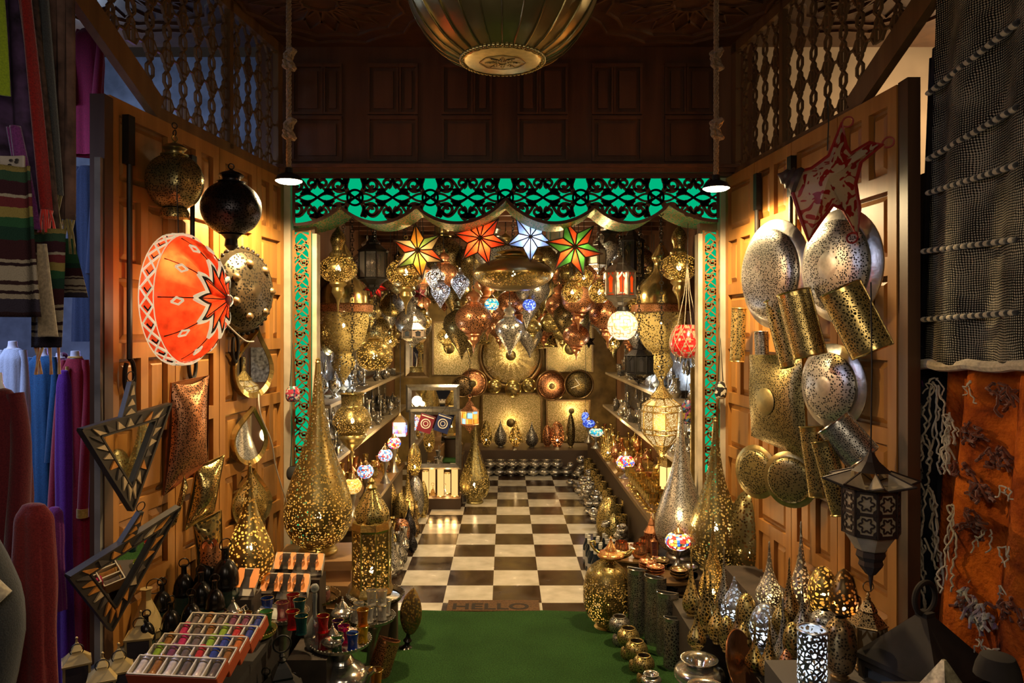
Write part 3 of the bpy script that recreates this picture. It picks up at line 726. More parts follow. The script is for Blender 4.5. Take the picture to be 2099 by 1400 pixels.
# --- small wares
def bowl(r, loc, met='silver', label='', cat='bowl', group=None, style=0, name='bowl', parts=True):
    t = thing(name, label, cat, loc, (0,0,random.uniform(0,3)), group)
    if style == 0:   # candle ball, open top
        MB().lathe([(.5,.0),(.85,.2),(1,.65),(.92,1.1),(.62,1.45),(.60,1.5)], seg=22, sm=3, scale=(r, r)).build('body', pierced(met, 'dots', r*.16), t)
        MB().lathe([(.60,1.47),(.64,1.53),(.57,1.55),(.53,1.48)], seg=22, sm=2, scale=(r, r)).build('rim', metal(met), t)
        MB().lathe([(.56,1.52),(.54,1.3),(.5,1.0),(0,.9)], seg=18, sm=1, scale=(r, r)).build('inside', plain('inside_shade', (.03,.018,.008), .7), t)  # shade inside the ball put into a dark colour
    else:            # ashtray pot with flared rim
        MB().lathe([(.55,0),(.62,.05),(.5,.14),(.85,.3),(1,.55),(.92,.82),(.6,1.0),(.52,1.06)], seg=26, sm=3, scale=(r, r)).build('body', metal(met, .2), t)
        MB().lathe([(.52,1.04),(.72,1.18),(.70,1.22),(.45,1.08),(.3,.8),(0,.75)], seg=26, sm=2, scale=(r, r)).build('rim', metal(met, .15), t)
    return t
GL = {}
def tea_glass(loc, col, label, r=.028, h=.075, group=None, rim='gold'):
    key = (col, r, h)
    if key not in GL:
        t = thing('tea_glass', label, 'glass', loc, 0, group)
        MB().lathe([(0,.03),(.78,.03),(.80,.1),(.74,.4),(.85,.75),(1,1)], seg=16, sm=2, scale=(r, h)).build('glass_body', glass(str(col), col, .35), t)
        MB().ring((0,0,h), r, .0012, seg=16, seg2=4).build('gilt_rim', metal(rim, .2), t); GL[key] = t; return t
    o = dup(GL[key], loc, 0, label); 
    if group: o['group'] = group
    return o
def tray(loc, r, label, met='pewter', cat='tray', name='round_tray'):
    t = thing(name, label, cat, loc)
    MB().lathe([(0,.002),(.82,.002),(.86,.01),(.98,.022),(1.0,.024),(.98,.018),(.84,.0),(0,-.001)], seg=44, sm=2, scale=(r, 1)).build('plate', metal(met, .22), t)
    b = MB()
    for i in range(44): a = 2*PI*i/44; b.ball((r*math.cos(a), r*math.sin(a), .023), r*.035, 6)
    b.build('beaded_rim', metal(met, .2), t); return t
def teapot(loc, s, label, met='silver', rot=0):
    t = thing('teapot', label, 'teapot', loc, rot); m = metal(met, .16)
    MB().lathe([(.35,0),(.42,.04),(.36,.1),(.7,.3),(.95,.6),(1,.8),(.85,1.05),(.55,1.25),(.42,1.32)], seg=24, sm=3, scale=(s, s)).build('body', m, t)
    ld = MB().lathe([(.46,1.30),(.5,1.34),(.4,1.5),(.22,1.75),(.1,1.9)], seg=18, sm=2, scale=(s, s)).build('lid', m, t)
    MB().lathe([(.1,1.88),(.14,1.98),(.04,2.08),(.08,2.16),(0,2.3)], seg=14, sm=2, scale=(s, s)).build('knob', m, ld)
    MB().tube([(.85*s,0,.6*s),(1.25*s,0,.75*s),(1.45*s,0,1.15*s),(1.75*s,0,1.4*s)], [.17*s,.13*s,.08*s,.05*s], 8).build('spout', m, t)
    MB().tube([(-.75*s,0,1.15*s),(-1.2*s,0,1.25*s),(-1.4*s,0,.9*s),(-1.2*s,0,.5*s),(-.9*s,0,.5*s)], .06*s, 7).build('handle', m, t)
    return t
def plinth(x0, x1, y0, y1, z, label, col=(.05,.035,.025), name='display_step'):
    t = MB().box(x0, x1, y0, y1, 0, z).build(name, plain('plinth%.3f' % col[0], col, .7, noise=.4), flat=True); return tag(t, label, 'display step')
# ------------------------------------------------------------------ pendants that light the doors
ROPE = cloth('rope', (.42,.30,.17), (.22,.14,.07), 120)
def pendant(px, ytop, ylamp, Y, lab):
    p = P(px, ylamp, Y); t = thing('pendant_lamp', lab, 'lamp', p)
    top = 3.36-p.z; b = MB(); n = 90
    for ph in (0, 2.1, 4.2):
        b.tube([(.007*math.cos(ph+i*.9), .007*math.sin(ph+i*.9), .05+(top-.05)*i/n) for i in range(n+1)], .0075, 6)
    b.build('rope', ROPE, t)
    for zz in (H-(265-CY)*Y/F-p.z, H-(122-CY)*Y/F-p.z):
        k_ = MB()
        for ph in range(3):
            k_.tube([(.022*math.sin(a*2+ph)+.004*ph, .020*math.cos(a*3+ph), zz+.045*math.sin(a+ph)) for a in [i*PI/10 for i in range(21)]], .010, 6)
        k_.build('knot', ROPE, t)
    MB().lathe([(.0,.075),(.018,.07),(.02,.045),(.055,.03),(.066,.012),(.066,.004)], sm=1, seg=24).build('lamp_cap', IRON, t)
    MB().lathe([(.0,-.006),(.05,-.005),(.064,.003),(.064,.006)], sm=1, seg=24).build('bulb', glow('pendant', (1,.80,.45), 60), t)
    l = bpy.data.lights.new('pendant_light', 'SPOT'); l.energy = 150; l.color = (1,.72,.37); l.spot_size = R(172); l.spot_blend = .35; l.shadow_soft_size = .035
    o = bpy.data.objects.new('pendant_light', l); COL.objects.link(o); o.parent = t; o.location = (0,0,-.02)
pendant(592, 0, 373, 3.65, 'round pendant light on a knotted rope left of the green valance')
pendant(1468, 0, 388, 3.65, 'round pendant light on a knotted rope right of the green valance')
# ------------------------------------------------------------------ big bowl lamp over the camera side
p = P(1030, 128, 2.55)
t = thing('hanging_bowl_lamp', 'huge ribbed brass bowl lamp hanging at the top centre under the ceiling', 'lamp', p)
r = .335
MB().lathe([(.135,.0),(.15,.012),(.22,.055),(.29,.14),(.33,.24),(.335,.33),(.31,.42),(.24,.5),(.12,.56),(.10,.6)], seg=48, sm=4, lobes=24, amp=.035).build('body', pierced('olive', 'dots', .012, z0=.24, z1=.36), t, angle=80)
b = MB()
for i in range(24):
    a = 2*PI*i/24
    b.tube([(q*math.cos(a), q*math.sin(a), z) for q, z in catmull([(.15,.008),(.222,.05),(.292,.135),(.333,.24),(.337,.33)], 3)], .0028, 5)
b.build('ribs', metal('olive'), t)
MB().lathe([(0,-.001),(.12,.0),(.137,.004)], seg=40, sm=1).build('bottom_plate', metal('gold', .3), t)
b = MB()
for i in range(60): a = 2*PI*i/60; b.ball((.143*math.cos(a), .143*math.sin(a), .008), .0085, 6)
b.build('beaded_rim', metal('olive'), t)
b = MB(); f2 = lambda u, v, d: (u, v, -.0015-d)
for k_ in range(8):
    a = PI*k_/4; b.prism([(.015*math.cos(a+.4), .015*math.sin(a+.4)), (.03*math.cos(a+.3), .03*math.sin(a+.3)), (.062*math.cos(a), .062*math.sin(a)), (.03*math.cos(a-.3), .03*math.sin(a-.3)), (.015*math.cos(a-.4), .015*math.sin(a-.4))], .002, f2)
b.build('star_cutout', pierced('gold', 'net', .009), t, flat=True)
b = MB(); b.strip([(.08*math.cos(a), .065*math.sin(a)) for a in [i*PI/4 for i in range(9)]], .004, .002, f2); b.build('star_border', metal('darkbrass'), t)
cord_to(t, .6, 3.36-p.z, chain=True)
# ------------------------------------------------------------------ left door leaves
# lobed brass lantern
hang(358, 373, 3.06, 57, 'cap', 'olive', 'dots', .008, label='lobed unlit brass lantern hanging topmost on the left doors', lobes=6, ztop=2.55, cap=.5, name='lobed_lantern', sq=1.0)
t = COL.objects[-1]; t = [o for o in COL.objects if o.get('label', '').startswith('lobed unlit')][0]
MB().lathe([(0,-.155),(.055,-.15),(.058,-.13),(.05,-.112)], seg=24, sm=1).build('foot_ring', pierced('gold', 'dots', .008), t)
hang(474, 427, 3.32, 60, 'cap', 'iron', 'dots', .010, label='dark pierced iron ball lantern hanging beside the brass lobed one on the left doors', ztop=2.4, cap=.45, name='iron_ball_lantern', sq=.93)
t = [o for o in COL.objects if o.get('label', '').startswith('dark pierced iron ball')][0]
MB().lathe([(.01,-.19),(.03,-.17),(.026,-.14),(.045,-.12)], seg=16, sm=2).build('foot_ring', IRON, t)
dish(497, 596, 88, 68, 'smoke', 'dark iron domed dish with serrated rim and round studs on the left doors', 'dots', .014, .42, .1, .16, .04, bosses=7, name='domed_dish')
t = [o for o in COL.objects if o.get('label', '').startswith('dark iron domed')][0]
b = MB(); b.T = Matrix.Rotation(R(90), 4, 'X')
rr = 88*doorY(497,.04)/F
for i in range(36): a = 2*PI*i/36; b.ball((rr*1.0*math.cos(a), rr*math.sin(a), .0), rr*.055, 6)
b.build('serrated_rim', IRON, t)
# red goatskin drum lamp, seen half from the side: rim to the left, boss to the right
Y0 = 2.95; pc = P(366, 614, Y0); r = 132*Y0/F
t = thing('skin_lamp', 'big glowing red goatskin lamp with zigzag star pattern on the left doors', 'lamp', pc, (0, 0, R(86))); t.scale = (1,.76,1)
RX = Matrix.Rotation(R(90), 4, 'X')
nr = 10
def skin_r(rad, h, a):   # leather stretched between ribs
    return h*(1-.13*(1-abs(math.cos(nr*a/2)))*math.sin(PI*min(1, max(0, (1-rad)))))
def skin(radii, hs, seg=100, sag=True):
    vs = []; fs = []
    for q, h in zip(radii, hs):
        for k_ in range(seg):
            a = 2*PI*k_/seg; v = abs(math.cos(nr*a/2)); s_ = (1-.10*(1-v)*min(1, (1-q)*3)) if sag else 1
            vs.append((r*q*s_*math.cos(a), -r*h*(.86+.14*v), r*q*s_*math.sin(a)))
    for i in range(len(radii)-1):
        for k_ in range(seg): a, c = i*seg+k_, i*seg+(k_+1) % seg; fs.append((a, c, c+seg, a+seg))
    return vs, fs
REDSKIN = paper('redskin', (.72,.075,.02), .8, .45); RIMSKIN = paper('rimskin', (.62,.07,.02), .55, .3)
radii = [.97,.93,.86,.76,.64,.5,.36,.22,.1,.05]; hs = [.22,.33,.46,.60,.71,.81,.88,.95,1.02,1.03]
MB().add(*skin(radii, hs)).build('skin_front', REDSKIN, t, angle=80)
MB().add(*skin([.55,.85,.98,1.0,.97], [-.18,-.16,-.08,.08,.22], sag=False)).build('skin_rim', RIMSKIN, t, angle=80)
def onskin(q, a):
    for i in range(len(radii)-1):
        if radii[i] >= q >= radii[i+1]: u = (radii[i]-q)/(radii[i]-radii[i+1]); h = hs[i]+(hs[i+1]-hs[i])*u; break
    else: h = hs[0] if q > radii[0] else hs[-1]
    v = abs(math.cos(nr*a/2)); s_ = 1-.10*(1-v)*min(1, (1-q)*3)
    return Vector((r*q*s_*math.cos(a), -r*h*(.86+.14*v)-.004, r*q*s_*math.sin(a)))
wh = MB(); bk = MB()
def curve_on(mb, seq, w):
    pts = []
    for (q1, a1), (q2, a2) in zip(seq, seq[1:]):
        for i in range(7): u = i/6; pts.append(onskin(q1+(q2-q1)*u, a1+(a2-a1)*u))
    mb.tube(pts, w, 4)
for k_ in range(nr):
    a = 2*PI*k_/nr; da = PI/nr
    curve_on(wh, [(.30,a-da),(.62,a),(.30,a+da)], .0095); curve_on(bk, [(.25,a-da),(.54,a),(.25,a+da)], .005)
    curve_on(bk, [(.96,a),(.06,a)], .0022)
    curve_on(wh, [(.87,a+.08),(.82,a),(.75,a+.05),(.80,a+.13),(.87,a+.08)], .005)
rimp = lambda a, z: Vector((r*1.005*math.cos(a), -r*z, r*1.005*math.sin(a)))
for k_ in range(24):
    a = 2*PI*k_/24; da = PI/24
    for zz in ((.08,.20),(.08,-.05)):
        wh.tube([rimp(a, zz[0]), rimp(a+da, zz[1]), rimp(a+2*da, zz[0])], .0055, 4)
    bk.tube([rimp(a+da, .03), rimp(a+da*1.5, .1), rimp(a+da, .17)], .004, 4)
wh.tube([rimp(2*PI*i/48, .215) for i in range(49)], .003, 4); wh.tube([rimp(2*PI*i/48, -.07) for i in range(49)], .003, 4)
bone_glow = plain('bone', (.75,.66,.50), .7); bone_glow.node_tree.nodes['Principled BSDF'].inputs['Emission Color'].default_value = (1,.78,.48,1); bone_glow.node_tree.nodes['Principled BSDF'].inputs['Emission Strength'].default_value = .5; wh.build('white_pattern', bone_glow, t); bk.build('black_pattern', plain('ink', (.02,.015,.015), .7), t)  # white lines glow weakly, standing in for light through the skin
MB().ball((0,-r*1.04,0), r*.075, 14, (1,.6,1)).build('boss', plain('bossred', (.25,.03,.03), .5, noise=.6, nscale=60), t)
point((-.15,-r*.22,.11), 1.6, (1,.75,.45), t, .03); point((-.02,-r*.35,-.04), 2.2, (1,.7,.4), t, .03)
b = MB(); 
b.tube([(0,0,r), (.0,.01,r+.2)], .003, 5); b.build('cord', IRON, t)
# teardrop mirrors
def teardrop(px, py, hp, yaw, lab, met='brass', mirror=True, roll=0, wf=.78, off=.05, Y=None):
    Y = Y or doorY(px, off); h = hp*Y/F; t = thing('teardrop_mirror' if mirror else 'leaf_sconce', lab, 'mirror' if mirror else 'wall lamp', P(px, py, Y), wall_turn(px, yaw))
    pts = []
    for i in range(41):
        a = -PI/2+2*PI*i/40; rr = 1.0; x = math.cos(a); z = math.sin(a)
        if z > .0: x *= (1-z**1.6)**.9 if z < 1 else 0
        pts.append((x*h*.5*wf/.78*.76, (z if z < 0 else z*1.35)*h*.43-h*.07))
    c, s = math.cos(R(roll)), math.sin(R(roll)); pts = [(x*c+z*s, -x*s+z*c) for x, z in pts]
    ins = [(x*.84, z*.84) for x, z in pts]; fn = lambda u, v, d: (u, -d, v)
    b = MB(); n = len(pts)
    for i in range(n-1):
        a, a2 = pts[i], pts[i+1]; q, q2 = ins[i], ins[i+1]
        b.add([(a[0],.02,a[1]),(a2[0],.02,a2[1]),(a2[0],-.018,a2[1]),(a[0],-.018,a[1]),(q[0],-.008,q[1]),(q2[0],-.008,q2[1])], [(0,1,2,3),(3,2,5,4)])
    b.build('frame', metal(met, .15, .1), t, angle=30)
    if mirror:
        MB().add([(x, -.006, z) for x, z in ins[:-1]], [tuple(range(n-1))]).build('mirror_glass', plain('mirror', (.85,.87,.85), .02, 1.0), t, flat=True)
    else:
        vs = [(x*k_, -.008-.055*(1-k_**2), z*k_) for k_ in (1,.85,.65,.4,.2) for x, z in ins[:-1]]+[(0,-.063,0)]; m_ = n-1; fs = []
        for i in range(4):
            for j in range(m_): fs.append((i*m_+j, i*m_+(j+1) % m_, (i+1)*m_+(j+1) % m_, (i+1)*m_+j))
        for j in range(m_): fs.append((4*m_+j, 4*m_+(j+1) % m_, 5*m_))
        MB().add(vs, fs).build('pierced_panel', pierced('brass', 'dots', .009), t)
    return t
teardrop(519, 745, 142, 64, 'larger upper teardrop mirror in a brass frame on the left doors', roll=8)
teardrop(512, 893, 118, 62, 'smaller lower teardrop mirror in a brass frame on the left doors', roll=8)
teardrop(515, 1022, 122, 52, 'pierced brass teardrop sconce under the two teardrop mirrors', mirror=False, roll=4)
# pillow shaped sconces
def pillow(quad, yaw, met, lab, pat='dots', cell=.008, Y=None, puff=.05, rough=.3, pinch=1.0):
    cx = sum(q[0] for q in quad)/4; cyy = sum(q[1] for q in quad)/4; Y = Y or doorY(cx, .06); c0 = P(cx, cyy, Y)
    t = thing('pillow_sconce', lab, 'wall lamp', c0, wall_turn(cx, yaw)); k_ = Y/F
    st = 1/max(.35, math.cos(R(yaw))+abs(cx-CX)/F*math.sin(R(yaw)))
    q = [((a-cx)*k_*st, -(b_-cyy)*k_) for a, b_ in quad]; n = 14; vs = []; fs = []
    for i in range(n+1):
        for j in range(n+1):
            u, v = i/n, j/n; e = .07
            x = (1-u)*(1-v)*q[0][0]+u*(1-v)*q[1][0]+u*v*q[2][0]+(1-u)*v*q[3][0]; z = (1-u)*(1-v)*q[0][1]+u*(1-v)*q[1][1]+u*v*q[2][1]+(1-u)*v*q[3][1]
            cu = math.sin(PI*u); cv = math.sin(PI*v)
            x -= (u-.5)*abs(q[1][0]-q[0][0])*.16*cv*pinch; z += (v-.5)*abs(q[3][1]-q[0][1])*.10*cu*pinch
            vs.append((x, -puff*(cu*cv)**.55, z))
    for i in range(n):
        for j in range(n): a = i*(n+1)+j; fs.append((a, a+n+1, a+n+2, a+1))
    MB().add(vs, fs).build('pierced_panel', pierced(met, pat, cell, rough=rough), t)
    MB().add([(x, .012, z) for x, _, z in [vs[0], vs[n*(n+1)], vs[-1], vs[n]]]+[vs[0], vs[n*(n+1)], vs[-1], vs[n]], [(0,1,2,3),(0,1,5,4),(1,2,6,5),(2,3,7,6),(3,0,4,7)]).build('back_plate', metal(met), t, flat=True)
    return t
pillow([(353,782),(430,772),(428,955),(338,1005)], 60, 'copper', 'tall reddish copper pillow shaped sconce on the left doors')
pillow([(404,955),(462,938),(440,1052),(380,1078)], 55, 'brass', 'slanting square brass pillow sconce on the left doors below the copper one', rough=.2)
pillow([(378,972),(386,1000),(362,1070),(352,1080)], 30, 'brass', 'narrow brass leaf shaped sconce seen edge on beside the slanting brass pillow', puff=.03, rough=.2)
pillow([(397,1068),(455,1050),(458,1185),(410,1190)], 45, 'brass', 'plain shiny brass pillow sconce standing behind the crown candle tube', cell=.02, puff=.04, rough=.15)
# triangle mirrors with bone inlay
def tri_mirror(A, B, C, top, lab, Y, yaw, cols):
    cx = (A[0]+B[0]+C[0])/3; cyy = (A[1]+B[1]+C[1])/3; t = thing('triangle_mirror', lab, 'mirror', P(cx, cyy, Y), wall_turn(cx, yaw)); k_ = Y/F
    st = 1/(math.cos(R(yaw))+abs(cx-CX)/F*math.sin(R(yaw)))
    q = lambda p: ((p[0]-cx)*k_*st, -(p[1]-cyy)*k_); fn = lambda u, v, d: (u, -d, v)
    o = [q(A), q(B), q(C)]; cen = (sum(p[0] for p in o)/3, sum(p[1] for p in o)/3)
    i_ = [(cen[0]+(p[0]-cen[0])*.62, cen[1]+(p[1]-cen[1])*.62) for p in o]
    b = MB()
    for k2 in range(3):
        k3 = (k2+1) % 3; b.prism([o[k2], o[k3], i_[k3], i_[k2]], .02, fn)
        b.strip([o[k2], o[k3]], .008, .028, fn); b.strip([i_[k2], i_[k3]], .006, .026, fn)
    b.build('frame', plain('ebony', (.05,.04,.03), .5, noise=.4), t, flat=True)
    MB().prism(i_, .012, fn).build('mirror_glass', MATS['mirror'], t, flat=True)
    inl = MB()
    for k2 in range(3):
        k3 = (k2+1) % 3; n = 7
        for j in range(n):
            f = lambda s, w: (o[k2][0]+(o[k3][0]-o[k2][0])*s)*(1-w)+(i_[k2][0]+(i_[k3][0]-i_[k2][0])*s)*w
            g = lambda s, w: (o[k2][1]+(o[k3][1]-o[k2][1])*s)*(1-w)+(i_[k2][1]+(i_[k3][1]-i_[k2][1])*s)*w
            inl.cur = (0, 1, 0, 0, 1, 2, 0)[(j+k2) % 7]
            s0, s1, sm_ = j/n+.015, (j+1)/n-.015, (j+.5)/n
            wa, wb = (.84,.18)
            inl.prism([(f(s0,wa), g(s0,wa)), (f(s1,wa), g(s1,wa)), (f(sm_,wb), g(sm_,wb))], .027, fn)
    inl.build('bone_inlay', cols, t, flat=True)
    tp = q(top); m_ = ((o[0][0]+o[1][0])/2, (o[0][1]+o[1][1])/2); wd = .035
    ux, uy = (o[1][0]-o[0][0]), (o[1][1]-o[0][1]); l = math.hypot(ux, uy); ux, uy = ux/l*wd, uy/l*wd
    MB().prism([(m_[0]-ux, m_[1]-uy),(m_[0]+ux, m_[1]+uy),(tp[0]+.008, tp[1]),(tp[0]-.008, tp[1])], .022, fn).build('crest', MATS['ebony'], t, flat=True)
    c2 = MB()
    for s, e in ((.05,.22),(.3,.5),(.6,.9)):
        L_ = lambda w, side: ((m_[0]+(tp[0]-m_[0])*w)+side*(1-w)*ux*.7, (m_[1]+(tp[1]-m_[1])*w)+side*(1-w)*uy*.7)
        c2.prism([L_(s,-1), L_(s,1), L_(e,0)], .027, fn)
    c2.build('crest_inlay', cols[0], t, flat=True)
    c3 = MB(); c3.ring((tp[0], -.01, tp[1]+.018), .018, .002, 'y', 14, 5); c3.build('ring', IRON, t)
    return t
CREAM = plain('bone1', (.62,.45,.24), .45, noise=.3, nscale=30); AMB = plain('bone2', (.65,.26,.05), .4, noise=.3, nscale=30); DRK = plain('bone3', (.11,.09,.07), .4, noise=.3)
tri_mirror((165,865),(347,838),(262,1047),(264,782), 'upper triangular mirror with cream bone inlay in the frame hanging on the left doors', 2.72, 72, [CREAM, DRK, AMB])
tri_mirror((137,1138),(349,1058),(243,1296),(262,1045), 'lower tilted triangular mirror with orange bone inlay on the left doors', 2.66, 68, [AMB, DRK, CREAM]).rotation_euler[0] = R(14)
# ------------------------------------------------------------------ right door leaves
dish(1587, 562, 112, 74, 'silver', 'large round silver dish without boss, farther of the two on the right doors', 'dots', .009, .30, .2, .0, .10, Y=3.34)
dish(1722, 545, 117, 74, 'silver', 'large round silver pierced dish with a boss nearest the red and cream star lamp', 'dots', .009, .28, .24, .24, .12, Y=2.84)
dish(1707, 792, 88, 70, 'silver', 'medium silver pierced dish below the tilted brass tubes on the right doors', 'dots', .010, .30, .28, .24, .09, Y=2.96)
dish(1550, 967, 55, 60, 'olive', 'small brass dish turned sideways beside another low on the right doors', 'dots', .010, .22, .2, 0, .08)
dish(1620, 983, 58, 48, 'olive', 'small brass dish glowing golden low on the right doors', 'dots', .009, .25, .2, 0, .12)
pillow([(1533,730),(1640,725),(1652,928),(1537,905)], 72, 'olive', 'large rectangular pierced brass sconce with round centre on the right doors', cell=.008, Y=3.34, puff=.06, pinch=0)
t = [o for o in COL.objects if o.get('label', '').startswith('large rectangular')][0]
b = MB(); b.T = Matrix.Rotation(R(90), 4, 'X'); b.lathe([(0,.066),(.05,.065),(.062,.060)], seg=28, sm=1); b.build('boss', metal('olive', .4), t)
half_tube(1514, 686, 34, 108, 60, -3, 'brass', 'narrow upright brass half cylinder leftmost on the right doors', cell=.018)
half_tube(1562, 716, 30, 72, 55, 3, 'pewter', 'short dull silver half cylinder between brass tubes on the right doors', cell=.010)
half_tube(1613, 681, 62, 140, 40, 14, 'gold', 'tilted brass half cylinder behind a shinier one on the right doors', cell=.016, off=.12)
half_tube(1643, 664, 66, 135, 35, 14, 'brass', 'tilted shiny brass half cylinder in the middle of the right doors', cell=.010, off=.22)
half_tube(1755, 656, 82, 142, 30, 25, 'brass', 'strongly tilted shiny brass half cylinder over the silver dish near the door edge', cell=.014, off=.22)
half_tube(1738, 902, 72, 88, 30, 40, 'silver', 'short tilted silver half cylinder with three smooth bands on the right doors', cell=.010, off=.15)
half_tube(1672, 945, 46, 142, 40, 8, 'gold', 'tall brass half cylinder left behind the leaning one low on the right doors', cell=.013, off=.12)
half_tube(1706, 978, 44, 150, 35, 15, 'gold', 'tall brass half cylinder leaning right above the octagonal star lantern', cell=.013, off=.2)
# red and cream star lamp of painted skin
Y0 = 2.72; c0 = P(1696, 375, Y0); t = thing('skin_star_lamp', 'red and cream painted skin star lamp with curling horns on the right doors', 'lamp', c0, (0,0,R(-22))); k_ = Y0/F*1.05
def skin_pattern():
    m, nt, out = nodes('painted_skin'); co_ = obco(nt); nz = N(nt, 'TexNoise', i_Scale=11.0, i_Detail=1.0, i_Distortion=2.2); L(nt, co_, nz.inputs['Vector'])
    c = ramp(nt, nz.outputs[0], [(.0, (.36,.02,.012)), (.42, (.36,.02,.012)), (.43, (.62,.48,.30)), (.60, (.66,.52,.33)), (.63, (.36,.02,.012))], 'CONSTANT')
    bb = bsdf(nt, (1,1,1), .4); L(nt, c, bb.inputs['Base Color']); tl = N(nt, 'BsdfTranslucent'); L(nt, c, tl.inputs[0]); mx = N(nt, 'MixShader', i_0=.35)
    L(nt, bb.outputs[0], mx.inputs[1]); L(nt, tl.outputs[0], mx.inputs[2]); L(nt, mx.outputs[0], out.inputs[0]); return m
PS = skin_pattern()
arms = [((1790,308),(1750,318)),((1748,480),(1738,425)),((1660,486),(1650,430)),((1722,262),(1705,300))]
outl = [(1640,352),(1668,345),(1700,322),(1722,262),(1728,305),(1738,322),(1770,304),(1792,308),(1755,338),(1745,380),(1752,430),(1750,482),(1728,430),(1706,418),(1685,446),(1662,486),(1648,440),(1634,392)]
pts = [((a-1696)*k_, -(b_-375)*k_) for a, b_ in outl]; n = len(pts); vs = []; fs = []
for sg in (-1, 1):
    o = len(vs); vs += [(x, 0, z) for x, z in pts]+[(x*.55, sg*.05, z*.55) for x, z in pts]+[(0, sg*.085, 0)]
    for j in range(n): fs += [(o+j, o+(j+1) % n, o+n+(j+1) % n, o+n+j), (o+n+j, o+n+(j+1) % n, o+2*n)]
MB().add(vs, fs).build('skin', PS, t, angle=60)
b = MB(); b.tube([(x, 0, z) for x, z in pts+pts[:1]], .009, 6)
for tip, dr in (((1792,308),1),((1750,482),-1),((1722,262),1)):
    x0, z0 = (tip[0]-1696)*k_, -(tip[1]-375)*k_
    b.tube([(x0+.028*dr*(1-math.cos(q))*(1-q/9), 0, z0+dr*.028*math.sin(q)*(1-q/9)) for q in [i*.4 for i in range(14)]], .0035, 5)
b.build('edge_wire', plain('redwire', (.28,.015,.01), .5), t)
b = MB(); x0, z0 = (1632-1696)*k_, -(362-375)*k_
b.T = Matrix.Translation((x0, 0, z0)) @ Matrix.Rotation(R(-68), 4, 'Y')
b.lathe([(.045,-.03),(.05,-.015),(.038,0),(.042,.01),(.028,.02),(.03,.03),(.014,.042),(.004,.055)], seg=20, sm=2); b.build('ribbed_cap', plain('darkcap', (.06,.035,.03), .5), t)
cord_to(t, .12, .32)
# octagonal star lantern, dark tracery on cream panes
Y0 = 2.42; c0 = P(1785, 1045, Y0); k_ = Y0/F*.8; t = thing('star_lantern', 'dark octagonal star lantern with cream flower panes at the edge of the right doors', 'lantern', c0, (0,0,R(10)))
r = 66*k_; n = 8; TR = plain('tracery', (.035,.022,.018), .5, .4); PAN = paper('cream', (.50,.40,.27), .3, .2)
MB().ngon(n, [(r*.9,-.075),(r,-.07),(r,.07),(r*.96,.075)]).build('panes', PAN, t, flat=True)
b = MB()
for i in range(n):
    a = 2*PI*i/n; ap = r*math.cos(PI/n)+.001; hw = r*math.sin(PI/n)
    f2 = lambda u, v, d, a=a, ap=ap: ((ap+d)*math.cos(a)-u*math.sin(a), (ap+d)*math.sin(a)+u*math.cos(a), v)
    for x in (-hw, hw): b.strip([(x,-.075),(x,.075)], .008, .004, f2)
    for z in (-.07,0,.07): b.strip([(-hw,z),(hw,z)], .009, .004, f2)
    for z in (-.035,.035):
        pts = [((.021+.006*math.cos(6*q))*math.cos(q)*hw/.036, z+(.020+.005*math.cos(6*q))*math.sin(q)) for q in [j*PI/15 for j in range(31)]]
        b.strip(pts, .005, .003, f2)
        for sx in (-1,1):
            for sz in (-1,1): b.prism([(sx*hw*.98, z+sz*.033),(sx*hw*.55, z+sz*.033),(sx*hw*.62, z+sz*.022),(sx*hw*.98, z+sz*.012)][::sx*sz], .003, f2)
b.build('tracery', TR, t, flat=True)
b = MB(); pn = MB()
for i in range(n):
    a = 2*PI*(i+.5)/n; a0, a1 = a-PI/n, a+PI/n; tip = (r*1.75*math.cos(a), r*1.75*math.sin(a), .10)
    c0_ = (r*.96*math.cos(a0), r*.96*math.sin(a0), .075); c1_ = (r*.96*math.cos(a1), r*.96*math.sin(a1), .075); md = (r*.7*math.cos(a), r*.7*math.sin(a), .13)
    pn.add([c0_, c1_, tip, md], [(0,2,1),(0,3,2),(1,2,3)])
    b.tube([c0_, tip, c1_], .004, 5); b.tube([md, tip], .003, 5)
pn.build('star_points', PAN, t, flat=True); b.build('point_frame', TR, t)
MB().ngon(n, [(r*.95,-.078),(r*.55,-.13)]).build('lower_panes', PAN, t, flat=True)
MB().ngon(n, [(r*.6,-.128),(r*.5,-.13),(r*.55,-.15),(r*.42,-.165),(r*.46,-.18),(r*.2,-.21),(r*.1,-.215),(r*.02,-.27)]).build('pendant_cup', TR, t, flat=True)
MB().ngon(n, [(r*.7,.128),(r*.3,.16),(r*.1,.19)]).build('roof', TR, t, flat=True)
cord_to(t, .19, .75)
